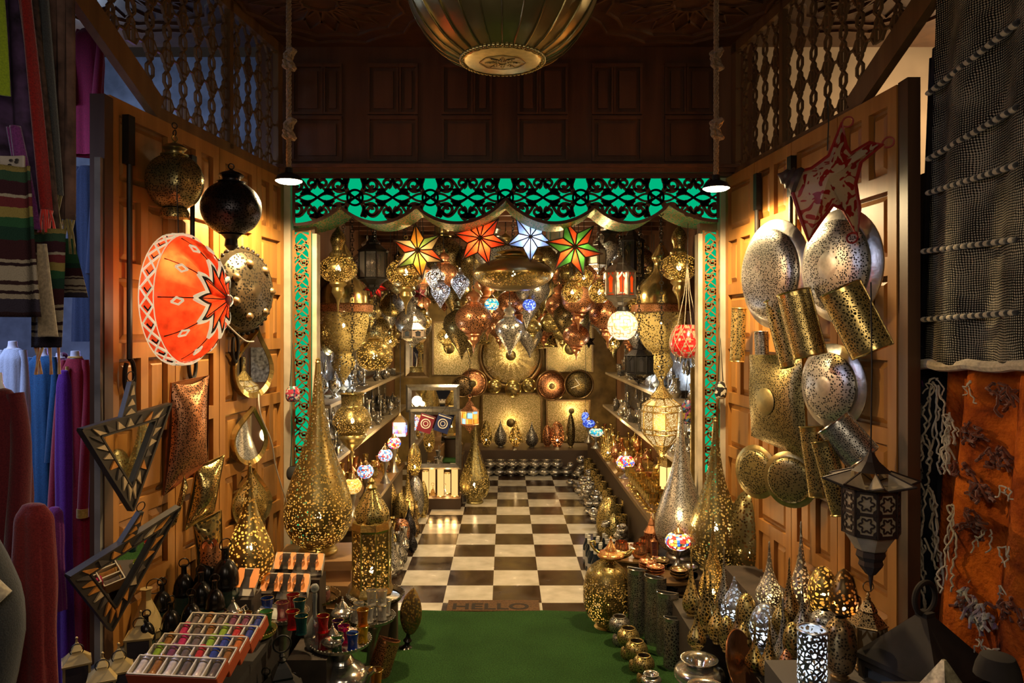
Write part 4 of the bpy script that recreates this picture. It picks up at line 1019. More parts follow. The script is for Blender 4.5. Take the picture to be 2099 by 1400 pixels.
# ------------------------------------------------------------------ robes and textiles
def robe(px_l, px_r, py_top, py_bot, Y, mat, lab, name='hanging_robe', cat='robe', trim=None, neck=True, sleeves=True, hood=False, folds=13, rot=0, shoulder=.8, group=None):
    k_ = Y/F; w = (px_r-px_l)*k_; top = P((px_l+px_r)/2, py_top, Y); z1 = (py_bot-py_top)*k_
    t = thing(name, lab, cat, top, rot, group); seg = 56; prof = [(.0,.05,0),(.15,.03,0),(.24,-.0,.0),(.38*shoulder,-.018,.3),(.48*shoulder,-.045,.6),(.50*shoulder,-.10,.8),(.45,-.28,.9),(.42,-.45,1),(.45,-.65,1.2),(.50,-.85,1.4),(.52,-1,1.5)]
    rows = catmull(prof, 3); vs = []; fs = []
    for q, z, f in rows:
        for i in range(seg):
            a = 2*PI*i/seg; fold = 1+.075*f*abs(math.sin(folds*a*.5+1.5*z))**.6*1.6+.07*f*math.sin(5*a+1+z)-.04
            vs.append((w*q*fold*math.cos(a), w*q*fold*.55*math.sin(a), z*z1 if z < 0 else z*w))
    for i in range(len(rows)-1):
        for j in range(seg): a, c = i*seg+j, i*seg+(j+1) % seg; fs.append((a, c, c+seg, a+seg))
    MB().add(vs, fs).build('body', mat, t, angle=80)
    if sleeves:
        for s in (-1, 1):
            b = MB(); x = w*.36*shoulder; L_ = min(z1*.62, .62)
            pts = catmull([(s*x,0,-w*.04),(s*(x+w*.10),-.01,-L_*.25),(s*(x+w*.12),-.03,-L_*.6),(s*(x+w*.13),-.05,-L_)], 4)
            b.tube(pts, [w*(.10+.05*i/len(pts)) for i in range(len(pts))], 12); b.build('sleeve', mat, t, angle=70)
            if trim:
                c = MB(); e = Vector(pts[-1]); c.tube([e+Vector((0,0,.03)), e+Vector((0,0,-.005))], w*.153, 12); c.build('cuff', trim, t)
    if trim:
        c = MB(); c.tube([(-.012,-w*.27*shoulder-.004,-.03),(-.0,-w*.27-.012,-z1*.4),(0,-w*.3-.01,-z1*.75)], .006, 6)
        c.tube([(w*.17*math.cos(a), w*.17*.6*math.sin(a), w*.03) for a in [i*PI/8 for i in range(17)]], .006, 6); c.build('braid', trim, t)
    if neck:
        MB().lathe([(w*.17,-.0),(w*.13,w*.08),(w*.12,w*.2),(w*.10,w*.22),(0,w*.225)], seg=20, sm=2, sq=.8).build('mannequin_neck', plain('mannequin', (.55,.62,.78), .5), t)
    if hood:
        MB().ball((0,.03,w*.10), w*.18, 16, (1,.8,.8)).build('hood', mat, t)
    return t
MAROON = cloth('maroon', (.13,.012,.016), (.07,.006,.01)); BLUE = cloth('blue', (.012,.10,.24), (.008,.05,.14)); WHITE = cloth('white', (.45,.55,.72), (.36,.45,.62))
PURP = cloth('purple', (.12,.012,.15), (.06,.008,.09), vel=True); CRIM = cloth('crimson', (.30,.008,.03), (.17,.004,.025)); PLUM = cloth('plum', (.10,.012,.06), (.06,.008,.04))
GOLDB = cloth('goldbraid', (.60,.38,.10), (.35,.2,.04), 90)
robe(-100, 66, 800, 1560, 2.15, MAROON, 'dark maroon long robe on a mannequin nearest at the far left', folds=9)
robe(20, 118, 1035, 1600, 2.0, cloth('rust', (.24,.022,.02), (.13,.012,.012)), 'brick red gown standing in front of the maroon robe at the lower left', neck=False, sleeves=False, folds=7)
robe(-10, 62, 715, 1180, 3.0, WHITE, 'pale blue white shirt on a mannequin behind the maroon robe')
robe(50, 124, 730, 1075, 3.2, BLUE, 'deep blue robe with crossed sleeves on a mannequin', folds=13)
robe(95, 148, 735, 1120, 3.45, PLUM, 'plum hooded robe with silver embroidery between the blue and crimson robes', trim=cloth('silvertrim', (.5,.5,.55), None, 90), hood=True)
robe(118, 190, 735, 1400, 2.95, CRIM, 'crimson velvet robe with gold braid next to the left door post', trim=GOLDB, folds=9)
robe(112, 150, 760, 1420, 2.85, cloth('violet', (.12,.01,.30), (.07,.006,.18)), 'violet velvet robe edge lit by purple light beside the crimson robe', neck=False, folds=6, sleeves=False)
robe(92, 132, 1040, 1250, 2.6, cloth('mauve', (.22,.03,.20), (.13,.02,.12)), 'mauve folded cloth garment low behind the brick red gown', neck=False, sleeves=False)
robe(150, 215, 60, 320, 3.3, cloth('magenta', (.22,.004,.045), (.12,.003,.03)), 'magenta gown hanging high beside the left timber grille', neck=False, folds=6)
robe(150, 200, 340, 700, 3.5, cloth('navy', (.015,.03,.07), (.008,.015,.04)), 'dark navy robe hanging behind the striped scarves', neck=False)
# dark grey jacket sleeve at the lower left edge
t = thing('hanging_jacket', 'dark grey jacket with pale ribbed cuff at the lower left corner', 'jacket', P(-12, 1262, 1.8)); GREY = cloth('jacketgrey', (.05,.05,.048), (.03,.03,.03))
b = MB(); b.tube(catmull([(-.22,0,.30),(-.08,0,.17),(.0,0,.02),(-.01,0,-.14),(-.06,0,-.30)], 5), [.06,.065,.07,.074,.074,.072,.07,.068,.066,.066,.064,.062,.062,.06,.06,.06,.06,.06,.06,.06,.06], 18)
b.build('sleeve', GREY, t, angle=80)
MB().tube([(.005,-.05,.10),(.05,-.04,.055)], [.028,.024], 12).build('cuff', cloth('cuff', (.5,.42,.28), (.3,.25,.18), 90), t)
MB().lathe([(.16,-.32),(.2,-.15),(.2,.05),(.14,.2),(.05,.28)], seg=24, sm=3, c=(-.26,.08,0), sq=.6).build('body', GREY, t)
# hanging cloths: two edges in space, gently folded
def hung(name, lab, cat, TL, TR_, BL, BR, mat, folds=3, amp=.015, nu=26, nv=40, curve=0, fringe=None, thick=True, group=None, wav=0.0):
    o0 = (TL+TR_+BL+BR)/4; t = thing(name, lab, cat, o0, 0, group); vs = []; fs = []
    n_ = ((TR_-TL).cross(BL-TL)).normalized()
    for i in range(nu+1):
        for j in range(nv+1):
            u, v = i/nu, j/nv; p = TL.lerp(TR_, u).lerp(BL.lerp(BR, u), v)-o0
            p = p+n_*(amp*math.sin(folds*2*PI*u+1.5*v)+curve*math.sin(PI*v)); p.z += wav*math.sin(2*PI*u*1.5)*v
            vs.append(p)
    for i in range(nu):
        for j in range(nv): a = i*(nv+1)+j; fs.append((a, a+nv+1, a+nv+2, a+1))
    o = MB().add(vs, fs).build('cloth', mat, t, angle=80)
    if thick: sol = o.modifiers.new('thickness', 'SOLIDIFY'); sol.thickness = .006
    if fringe:
        b = MB(); fm, ln, nn = fringe
        for i in range(nn):
            u = (i+.5)/nn; p = BL.lerp(BR, u)-o0+n_*amp*math.sin(folds*2*PI*u+1.5); p.z += wav*math.sin(2*PI*u*1.5)
            q = random.uniform(-.012,.012); b.tube([p, p+Vector((q,0,-ln*.5)), p+Vector((q*1.5,0,-ln))], [.004,.003,.0045], 5)
        b.build('fringe', fm, t)
    return t, o0, n_
TAN = cloth('tan', (.36,.27,.16), (.2,.15,.09), 120)
RUG1 = None
def rug_material():
    m, nt, out = nodes('woven_grid'); co_ = obco(nt); sp = N(nt, 'SeparateXYZ'); L(nt, co_, sp.inputs[0])
    nz = N(nt, 'TexNoise', i_Scale=9.0, i_Detail=3.0); L(nt, co_, nz.inputs['Vector'])
    outs = []
    for ax, s in (('Y', 190.0), ('Z', 205.0)):
        w0 = N(nt, 'Math', operation='MULTIPLY_ADD', i_1=.03); L(nt, nz.outputs[0], w0.inputs[0]); L(nt, sp.outputs[ax], w0.inputs[2])
        a = N(nt, 'Math', operation='MULTIPLY', i_1=s*2*PI/1.6); L(nt, w0.outputs[0], a.inputs[0]); sn = N(nt, 'Math', operation='SINE'); L(nt, a.outputs[0], sn.inputs[0]); outs.append(sn.outputs[0])
    mx = N(nt, 'Math', operation='ADD'); L(nt, outs[0], mx.inputs[0]); L(nt, outs[1], mx.inputs[1])
    n2 = N(nt, 'Math', operation='MULTIPLY_ADD', i_1=2.4, i_2=-1.1); L(nt, nz.outputs[0], n2.inputs[0]); ad = N(nt, 'Math', operation='ADD'); L(nt, mx.outputs[0], ad.inputs[0]); L(nt, n2.outputs[0], ad.inputs[1])
    c = ramp(nt, ad.outputs[0], [(.0, (.010,.009,.008)), (.95, (.46,.40,.29))]); bb = bsdf(nt, (1,1,1), .95, 0, .1); L(nt, c, bb.inputs['Base Color']); bump(nt, bb, ad.outputs[0], .5, .004)
    L(nt, bb.outputs[0], out.inputs[0]); return m
RUGM = rug_material()
XR = 1.50
def PX(px, py, X): return P(px, py, X*F/(px-CX))
TL, TRr, BL, BR = PX(1925,-160,XR), PX(2220,-560,XR), PX(1885,748,XR), PX(2220,752,XR)
t, o0, n_ = hung('hanging_rug', 'black and cream woven rug with dashed rope lines hanging at the upper right', 'rug', TL, TRr, BL, BR, RUGM, 2.2, .022, 50, 50)
CRM = cloth('creamrope', (.62,.52,.36), (.4,.33,.22), 80); BRP = cloth('blackrope', (.02,.02,.02), None, 80)
for (za, zb) in ((190,40),(325,215),(395,335),(515,490),(655,640)):
    tu = [MB(), MB()]; A, B_ = PX(1908 if za > 400 else 1918, za, XR), PX(2110, zb, XR); n = 26
    for i in range(n):
        p = A.lerp(B_, i/n)-o0; p.x -= .022+.012*math.sin(i*.7)*.0; tu[i % 2].ball(tuple(p), .015, 8, (.8,1.2,.65))
    tu[0].build('cream_rope', CRM, t); tu[1].build('black_rope', BRP, t)
b = MB(); b.tube([BL.lerp(BR, i/20)-o0+Vector((-.01+.01*math.sin(i*1.2),0,.004*math.sin(i))) for i in range(21)], .018, 8); b.build('hem', cloth('hem', (.62,.50,.33), (.4,.32,.2), 90), t)
# orange rug with loose fringe
def orange_material():
    m, nt, out = nodes('orange_wool'); co_ = obco(nt); nz = N(nt, 'TexNoise', i_Scale=7.0, i_Detail=6.0, i_Distortion=.6); L(nt, co_, nz.inputs['Vector'])
    c = ramp(nt, nz.outputs[0], [(.30, (.05,.012,.006)), (.42, (.30,.055,.008)), (.62, (.62,.14,.012)), (.80, (.45,.08,.01))]); bb = bsdf(nt, (1,1,1), .95, 0, .1); L(nt, c, bb.inputs['Base Color'])
    n2 = N(nt, 'TexNoise', i_Scale=70.0, i_Detail=4.0); L(nt, co_, n2.inputs['Vector']); bump(nt, bb, n2.outputs[0], .9, .01); L(nt, bb.outputs[0], out.inputs[0]); return m
XO = 1.56
TL, TRr, BL, BR = PX(1945,745,XO), PX(2220,740,XO), PX(1895,1300,XO), PX(2220,1560,XO)
t, o0, n_ = hung('hanging_rug', 'orange shaggy rug with pale knotted threads hanging below the woven rug', 'rug', TL, TRr, BL, BR, orange_material(), 2.4, .03, 60, 60, wav=.02)
b = MB(); random.seed(3)
def thread(mb, x, y, n, dx, dy, w, j=.012):
    p = PX(x, y, XO)-o0; p.x -= .035; pts = [p]
    for i in range(n): pts.append(pts[-1]+Vector((random.uniform(-j,j)*.5, random.uniform(-j,j)+dx, -dy+random.uniform(-j,j)*.6)))
    mb.tube(catmull([tuple(q) for q in pts], 2), w, 5)
for x0, y0, ln in ((1938,790,26),(1926,1000,22),(1912,1110,24),(1905,900,16),(1962,900,10),(1975,1040,24),(1968,850,8)):
    for q in range(5): thread(b, x0+random.uniform(-6,6), y0+random.uniform(-8,8), ln, random.uniform(-.001,.001), .012, .0035, .014)
for x0, y0 in ((1940,775),(1960,850),(2045,1085),(2085,1120),(2075,1200),(2025,1260),(2070,1330),(2010,780),(2030,1310),(2090,1000),(1980,1340)):
    for q in range(3): thread(b, x0+random.uniform(-8,8), y0, 8, random.uniform(-.006,.006), .007, .0025, .014)
b.build('loose_threads', cloth('thread', (.55,.46,.33), (.38,.32,.22), 90), t)['kind'] = 'stuff'
b = MB()
for x0, y0 in ((2005,880),(2030,1000),(2015,1060),(1990,960),(2060,930),(2075,800),(2000,1230),(2090,1240)):
    for q in range(14): thread(b, x0+random.uniform(-16,16), y0+random.uniform(-16,16), 5, random.uniform(-.01,.01), .006, .005, .02)
b.build('tufts', cloth('tuft', (.16,.035,.008), (.08,.015,.005), 90), t)['kind'] = 'stuff'
b = MB()
for x0, y0 in ((2000,1205),(2012,1222),(2030,1240),(2042,1258)):
    for q in range(6): thread(b, x0+random.uniform(-8,8), y0, 6, .001, .010, .005, .016)
b.build('purple_tassel', cloth('ptassel', (.14,.05,.14), (.4,.4,.3), 30), t)
hung('hanging_blanket', 'black blanket with faint woven symbols hanging beside the right doors', 'blanket', PX(1905,120,1.62), PX(1965,60,1.62), PX(1850,1190,1.62), PX(1960,1300,1.62),
     plain('blacksym', (.018,.019,.028), .95, noise=.9, nscale=6), 2, .02, wav=.0)
tsym = COL.objects[-2] if False else [o for o in COL.objects if o.get('label', '').startswith('black blanket')][0]
b = MB(); o0 = tsym.location
for x, y in ((1880,180),(1873,330),(1866,505),(1862,600),(1866,640),(1872,420),(1858,540),(1886,240)):
    p = PX(x, y, 1.60)-o0; f2 = lambda u, v, d, p=p: (p.x-.02-d, p.y-u, p.z+v); s = .022
    b.strip([(-s,s),(s,s),(s,0),(-s,0),(-s,-s),(s,-s)], .007, .003, f2)
b.build('woven_symbols', cloth('symbol', (.16,.15,.17), None, 90), tsym)
t, o0, n_ = hung('hanging_fleece', 'grey brown and purple shaggy fleece hanging next to the right door edge', 'fleece', PX(1848,690,1.63), PX(1900,690,1.63), PX(1845,1180,1.63), PX(1885,1180,1.63), plain('fleece', (.06,.045,.035), 1, noise=.7, nscale=14, bmp=1), 2, .02)
b = [MB(), MB()]
for i in range(420):
    x = random.uniform(1846,1890); y = random.uniform(690,1120); p = PX(x, y, 1.60)-o0; e = p+Vector((random.uniform(-.015,.0), random.uniform(-.02,.02), -random.uniform(.01,.035)))
    b[1 if 755 < y < 830 and random.random() < .8 else 0].tube([p, e], [.004,.0015], 4, False)
b[0].build('grey_tufts', cloth('greytuft', (.26,.21,.16), (.14,.11,.08), 60), t)['kind'] = 'stuff'; b[1].build('purple_tufts', cloth('purpletuft', (.20,.02,.20), (.1,.01,.1), 60), t)['kind'] = 'stuff'
# striped blankets and scarves at the upper left
BST = [(0,(.03,.012,.015)),(.08,(.04,.03,.05)),(.16,(.33,.26,.17)),(.19,(.03,.012,.015)),(.21,(.35,.28,.18)),(.25,(.04,.015,.015)),(.27,(.36,.29,.19)),(.36,(.03,.012,.015)),(.38,(.33,.26,.17)),(.40,(.05,.012,.015)),(.52,(.012,.05,.03)),(.60,(.02,.10,.035)),(.66,(.30,.22,.03)),(.72,(.16,.015,.02)),(.78,(.36,.30,.2)),(.80,(.05,.012,.02)),(.88,(.03,.08,.04)),(.94,(.26,.19,.03))]
BST = [(p_, tuple(.62*(.8*c+.2*sum(q)/3) for c in q)) for p_, q in BST for c_ in (0,)]
def scarf(x0, x1, y0, xb0, xb1, yb, Y, mat, lab, fringe=None, folds=2, amp=.012, name='hanging_scarf', cat='scarf'):
    return hung(name, lab, cat, P(x0, y0, Y), P(x1, y0, Y), P(xb0, yb, Y), P(xb1, yb, Y), mat, folds, amp, 18, 40, fringe=fringe)
scarf(-70, 62, 340, -60, 96, 650, 1.75, stripes('serape', BST, -.20, .19), 'heavy striped serape blanket with green red and yellow bands at the left edge', None, 1.5, .02, 'hanging_blanket', 'blanket')
scarf(60, 135, 470, 62, 122, 712, 1.9, stripes('serape2', BST, -.18, .16), 'striped brown blanket end with cream side panel below the scarves', (cloth('braid', (.30,.08,.05), (.4,.25,.1), 60), .07, 5), 1, .01, 'hanging_blanket', 'blanket')
scarf(100, 150, 490, 105, 178, 610, 2.1, stripes('serape3', BST[:12], -.10, .09), 'small striped blanket corner in brown and cream next to the tasselled scarves', None, 1, .008, 'hanging_blanket', 'blanket')
scarf(76, 96, 500, 78, 122, 690, 1.82, TAN, 'plain cream blanket strip hanging over the striped brown blanket', None, .5, .004, 'hanging_blanket', 'blanket')
scarf(-45, 42, -60, -20, 82, 480, 1.95, plain('darkpattern', (.05,.025,.07), .95, noise=.8, nscale=20), 'dark patterned scarf hanging leftmost among the scarves', None)
scarf(30, 55, -60, 84, 102, 430, 1.90, cloth('redscarf', (.24,.010,.008), (.12,.006,.006)), 'bright red scarf ending in a red tassel', (cloth('redtassel', (.5,.03,.02), None, 60), .06, 9), 1)
scarf(54, 68, -60, 90, 115, 470, 1.97, plain('paisley', (.06,.035,.03), .9, noise=.9, nscale=40), 'paisley brown scarf with olive tassels right of the red scarf', (cloth('olivetassel', (.22,.17,.05), (.12,.09,.03), 60), .09, 12), 2)
scarf(66, 92, -60, 106, 122, 400, 2.02, cloth('greyscarf', (.05,.055,.055), (.03,.03,.035)), 'charcoal scarf with tassels between the paisley and brown scarves', (MATS['cloth_olivetassel'], .10, 10), 2)
scarf(92, 150, -60, 108, 148, 450, 2.1, plain('brownpat', (.11,.06,.045), .9, noise=.6, nscale=18), 'brown patterned scarf hanging rightmost among the scarves', (MATS['cloth_olivetassel'], .10, 16), 3)
scarf(12, 40, 260, 40, 78, 470, 1.86, cloth('purplescarf', (.16,.03,.16), (.08,.015,.09)), 'thin purple scarf crossing behind the red scarf', None, 1)
scarf(-60, 6, -40, -60, 16, 195, 1.8, cloth('lime', (.22,.30,.01), (.14,.2,.01)), 'lime green cloth corner at the upper left edge', None, 1)
t, o0, n_ = scarf(0, 52, 320, 0, 55, 390, 1.80, plain('whitepanel', (.32,.28,.24), .95, noise=.2), 'pale square panel with black embroidered marks on the serape', None, .5, .004, 'hanging_cloth', 'cloth')
b = MB()
for i in range(9): x, z = random.uniform(-.025,.025), random.uniform(-.03,.03); b.ball((x,-.012,z), .004, 6, (1.3,.5,.8))
b.build('embroidery', plain('ink', (.02,.015,.015), .7), t)
# ------------------------------------------------------------------ inside the shop: hanging wares
def HL(*a, **k): return hang(*a, **k)
# pair at the entrance
for px, py, side, bx_ in ((693,552,'left','large round brass lantern lit and hanging at the left of the shop entrance'), (1392,548,'right','large round brass lantern lit and hanging at the right of the shop entrance')):
    HL(px, py, 4.75, 39, 'full', 'gold', 'rose', .012, lit=1, power=1.5, label=bx_, sq=.72, tail=1.5, cap=1.55)
def dome_lantern(px, lab, Y=5.3):
    k_ = Y/F; p = P(px, 632, Y); t = thing('dome_lantern', lab, 'lantern', p)
    MB().lathe([(50*k_,10*k_),(48*k_,30*k_),(40*k_,48*k_),(28*k_,62*k_),(16*k_,76*k_),(14*k_,92*k_),(20*k_,104*k_),(10*k_,122*k_),(3*k_,134*k_)], seg=36, sm=3).build('dome', metal('gold', .2), t)
    MB().lathe([(52*k_,-8*k_),(60*k_,-7*k_),(61*k_,6*k_),(54*k_,9*k_)], seg=40, sm=1).build('gallery_ring', pierced('copper', 'net', .014, hole=(.2,.1,.03)), t)
    MB().lathe([(52*k_,-8*k_),(51*k_,-30*k_),(44*k_,-58*k_),(32*k_,-80*k_),(18*k_,-92*k_),(22*k_,-104*k_),(24*k_,-116*k_),(14*k_,-132*k_),(4*k_,-150*k_),(0,-160*k_)], seg=36, sm=3).build('bowl', pierced('gold', 'rose', .014, True), t)
    cord_to(t, 134*k_, 2.6-p.z, chain=True); bulb(t, -35*k_, .016, 1.8); return t
dome_lantern(704, 'huge domed brass lantern with a wide ring, left side of the shop'); dome_lantern(1355, 'huge domed brass lantern with a wide ring, right side of the shop', 5.4)
HL(768, 730, 4.95, 38, 'cap', 'gold', 'dots', .010, lit=1, power=1.2, label='flattened round brass lantern lit below the left domed lantern', sq=.85, cap=.25)
# wide neck lantern with pointed foot
Y_ = 4.9; k_ = Y_/F; p = P(722, 868, Y_); t = thing('urn_lantern', 'lit brass urn lantern with wide collar and pointed foot at the left', 'lantern', p)
MB().lathe([(27*k_,-22*k_),(38*k_,-4*k_),(39*k_,10*k_),(30*k_,28*k_),(24*k_,34*k_)], seg=32, sm=3).build('body', pierced('gold', 'rose', .010, True), t)
MB().lathe([(24*k_,34*k_),(22*k_,38*k_),(23*k_,58*k_),(28*k_,62*k_)], seg=32, sm=2).build('collar', pierced('gold', 'dots', .008), t)
MB().lathe([(27*k_,-22*k_),(29*k_,-28*k_),(22*k_,-36*k_),(20*k_,-40*k_),(10*k_,-50*k_),(3*k_,-56*k_),(4*k_,-60*k_),(2*k_,-74*k_),(0,-86*k_)], seg=24, sm=2).build('pendant_cup', metal('gold'), t)
cord_to(t, 60*k_, 2.6-p.z, chain=True, name='chain'); bulb(t, 5*k_, .016, 1.4)
HL(832, 560, 5.0, 40, 'full', 'gold', 'rose', .012, lit=1, power=1.5, label='round brass lantern lit directly behind the multicoloured glass star', sq=.75, tail=1.35, cap=1.0)
HL(1052, 562, 5.1, 82, 'ufo', 'gold', 'rose', .016, lit=1, power=2.2, label='wide flat saucer shaped brass lantern hanging in the middle under the glass stars', sq=.42, cap=.22)
for px, py, rr, lb in ((892,572,20,'upper'),(903,600,20,'lowest'),(943,583,19,'rightmost')):
    HL(px, py, 5.0+(px % 3)*.12, rr, 'drop', 'steel', 'rose', .009, lit=1, power=.9, tone='cool', cap=.4, label='%s of three silver teardrop lanterns glowing cold white' % lb)
for px, py, rr, lb in ((1173,600,22,'left'),(1197,570,20,'top'),(1229,600,23,'right')):
    HL(px, py, 4.9+(px % 4)*.09, rr, 'cap', 'gold', 'rose', .009, lit=1, power=.9, cap=.35, sq=.95, label='%s one of three small lit brass globes below the green and red star' % lb)
# stars
star(858, 515, 4.7, 56, 6, [(.62,.28,.04),(.62,.50,.28),(.60,.09,.03),(.62,.50,.28),(.20,.34,.09),(.65,.3,.05)], 'multicoloured glass star lantern leftmost of the four big stars', rot=.12, power=1.7)
star(985, 490, 4.65, 56, 6, [(.72,.10,.03),(.66,.08,.03)], 'red glass star lantern second of the four big stars', rot=.0+.32, power=1.7)
star(1087, 487, 4.7, 50, 5, [(.30,.38,.62),(.40,.46,.66)], 'pale blue glass star lantern third of the four big stars', rot=PI, power=1.6, tone='cool')
star(1177, 508, 4.6, 60, 6, [(.06,.30,.06),(.62,.10,.03),(.08,.34,.07),(.66,.10,.03)], 'green and red glass star lantern rightmost of the four big stars', rot=.32, power=1.7)
star(770, 588, 5.1, 27, 7, [(.36,.015,.015),(.22,.01,.01)], 'small dark red glass star lantern between two brass lanterns on the left', power=.25)
star(861, 602, 5.3, 15, 6, [(.20,.015,.03)], 'tiny dark red star lantern behind the lit round lantern', lit=False)
star(1250, 481, 4.8, 22, 5, [(.12,.10,.09)], 'small clear glass star with pale edges beside the green star', lit=False)
star(1207, 700, 7.2, 14, 6, [(.02,.015,.01)], 'black metal star hanging before the back wall on the right', lit=False)
star(1112, 672, 7.6, 10, 6, [(.05,.02,.03)], 'small dark star hanging above the right pillow panel', lit=False)
def LN(px, pyt, pyb, Y, wpx_, **k):
    k_ = Y/F; p = P(px, pyb, Y); return lantern(p, wpx_*k_, (pyb-pyt)*k_, hang_to=2.6, **k)
LN(765, 476, 605, 5.0, 58, n=8, met='iron', pane=glass('smoke', (.45,.40,.36), .3), label='dark octagonal glazed lantern hanging between two lit brass lanterns', roof=.3, belly=True)
LN(1295, 462, 610, 5.2, 50, n=6, met='iron', pane=glass('amberclear', (.75,.6,.4), .15), label='clear glazed lantern with ogee panes hanging right of the green star', roof=.22, belly=True, arch=True)
LN(1270, 515, 640, 4.95, 64, n=8, met='pewter', pane=paper('redglass', (.85,.10,.015), .85), label='silver lantern with glowing red arched panes', roof=.34, belly=True, lit=1, power=2.0, arch=True)
LN(848, 638, 712, 5.2, 50, n=6, met='silver', pane=glass('bluegrey', (.25,.3,.36), .4), label='white metal pagoda lantern with dark arched panes on the left', roof=.5, belly=True, arch=True, roofpat=True)
LN(1310, 695, 790, 5.0, 56, n=8, met='iron', pane=plain('ironpane', (.03,.028,.03), .5, .5), label='dark ornate iron lantern left of the big lit octagonal lantern', roof=.35, belly=True, arch=True, roofpat=True)
# white glowing pierced globe
Y_ = 4.75; k_ = Y_/F; p = P(1276, 667, Y_); t = thing('globe_lantern', 'white glowing pierced globe lantern on the right side', 'lantern', p)
MB().lathe([(10*k_,-29*k_),(22*k_,-22*k_),(30*k_,-7*k_),(30*k_,7*k_),(22*k_,22*k_),(10*k_,29*k_)], seg=32, sm=3).build('shade', mosaic('whiteglobe', [(1,.80,.50)], 1.25, .022), t)
MB().lathe([(11*k_,28*k_),(13*k_,31*k_),(11*k_,38*k_),(3*k_,40*k_)], seg=20, sm=1).build('cap', IRON, t); cord_to(t, 40*k_, 2.6-p.z); point((0,0,-.12), 1.2, (1,.8,.5), t, .05)
# big octagonal lit lantern
Y_ = 4.55; k_ = Y_/F; p = P(1356, 866, Y_); t = thing('octagonal_lantern', 'big cream glowing octagonal lantern with brass ribs hanging at the right', 'lantern', p); n = 10
prof = [(18,-46),(39,-22),(41,-12),(41,24),(38,36),(18,50)]
def lace():
    m, nt, out = nodes('lace_shade'); co_ = obco(nt); msk = hole_mask(nt, co_, 'net', 1/.010)
    e = N(nt, 'Emission', i_Strength=1.35); e.inputs[0].default_value = (1,.72,.34,1); bb = bsdf(nt, (.5,.35,.12), .4, .6); mx = N(nt, 'MixShader')
    L(nt, msk, mx.inputs[0]); L(nt, bb.outputs[0], mx.inputs[1]); L(nt, e.outputs[0], mx.inputs[2]); L(nt, mx.outputs[0], out.inputs[0]); m.cycles.emission_sampling = 'NONE'; return m
MB().ngon(n, [(a*k_, b_*k_) for a, b_ in prof]).build('lace_panes', lace(), t, flat=True)
b = MB()
for i in range(n):
    a = 2*PI*(i+.5)/n; b.tube([(r_*1.01*k_*math.cos(a), r_*1.01*k_*math.sin(a), z_*k_) for r_, z_ in prof], .0045, 5)
for r_, z_ in prof: b.tube([(r_*1.02*k_*math.cos(2*PI*(i+.5)/n), r_*1.02*k_*math.sin(2*PI*(i+.5)/n), z_*k_) for i in range(n+1)], .005, 5)
b.build('ribs', metal('brass'), t)
MB().ngon(n, [(20*k_,50*k_),(24*k_,52*k_),(12*k_,66*k_),(5*k_,76*k_),(4*k_,86*k_),(2*k_,90*k_)]).build('roof', pierced('brass', 'net', .01), t, flat=True)
MB().ngon(n, [(1*k_,-88*k_),(3*k_,-70*k_),(8*k_,-64*k_),(19*k_,-47*k_),(18*k_,-46*k_)]).build('pendant_cup', pierced('brass', 'net', .01), t, flat=True)
cord_to(t, 88*k_, 2.6-p.z, chain=True); point((0,0,-.30), 2.0, WARM, t, .06); point((-.05,-.2,0), 1.2, WARM, t, .06)
# red netted bag lamp on cords
Y_ = 4.5; k_ = Y_/F; p = P(1409, 700, Y_); t = thing('bag_lamp', 'red beaded round bag lamp hanging on pale cords at the right', 'lamp', p)
MB().lathe([(8*k_,-34*k_),(26*k_,-28*k_),(36*k_,-10*k_),(33*k_,12*k_),(22*k_,34*k_)], seg=30, sm=3).build('shade', mosaic('redbeads', [(.5,.01,.01),(.6,.02,.02),(.35,.22,.12)], .5, .014), t)
b = MB()
for i in range(10):
    a = 2*PI*i/10
    for s in (-1, 1): b.tube([((q+.6)*k_*math.cos(a+s*z/34*.5), (q+.6)*k_*math.sin(a+s*z/34*.5), z*k_) for q, z in catmull([(8,-34),(26,-28),(36,-10),(33,12),(22,34)], 3)], .0022, 4)
b.build('net', cloth('cord', (.5,.42,.28), None, 90), t); b = MB()
for s in (-1, -.3, .4, 1): b.tube([(s*20*k_,0,34*k_),(s*6*k_,0,100*k_),(0,0,160*k_)], .0025, 5)
b.build('cords', MATS['cloth_cord'], t); cord_to(t, 158*k_, 2.6-p.z)
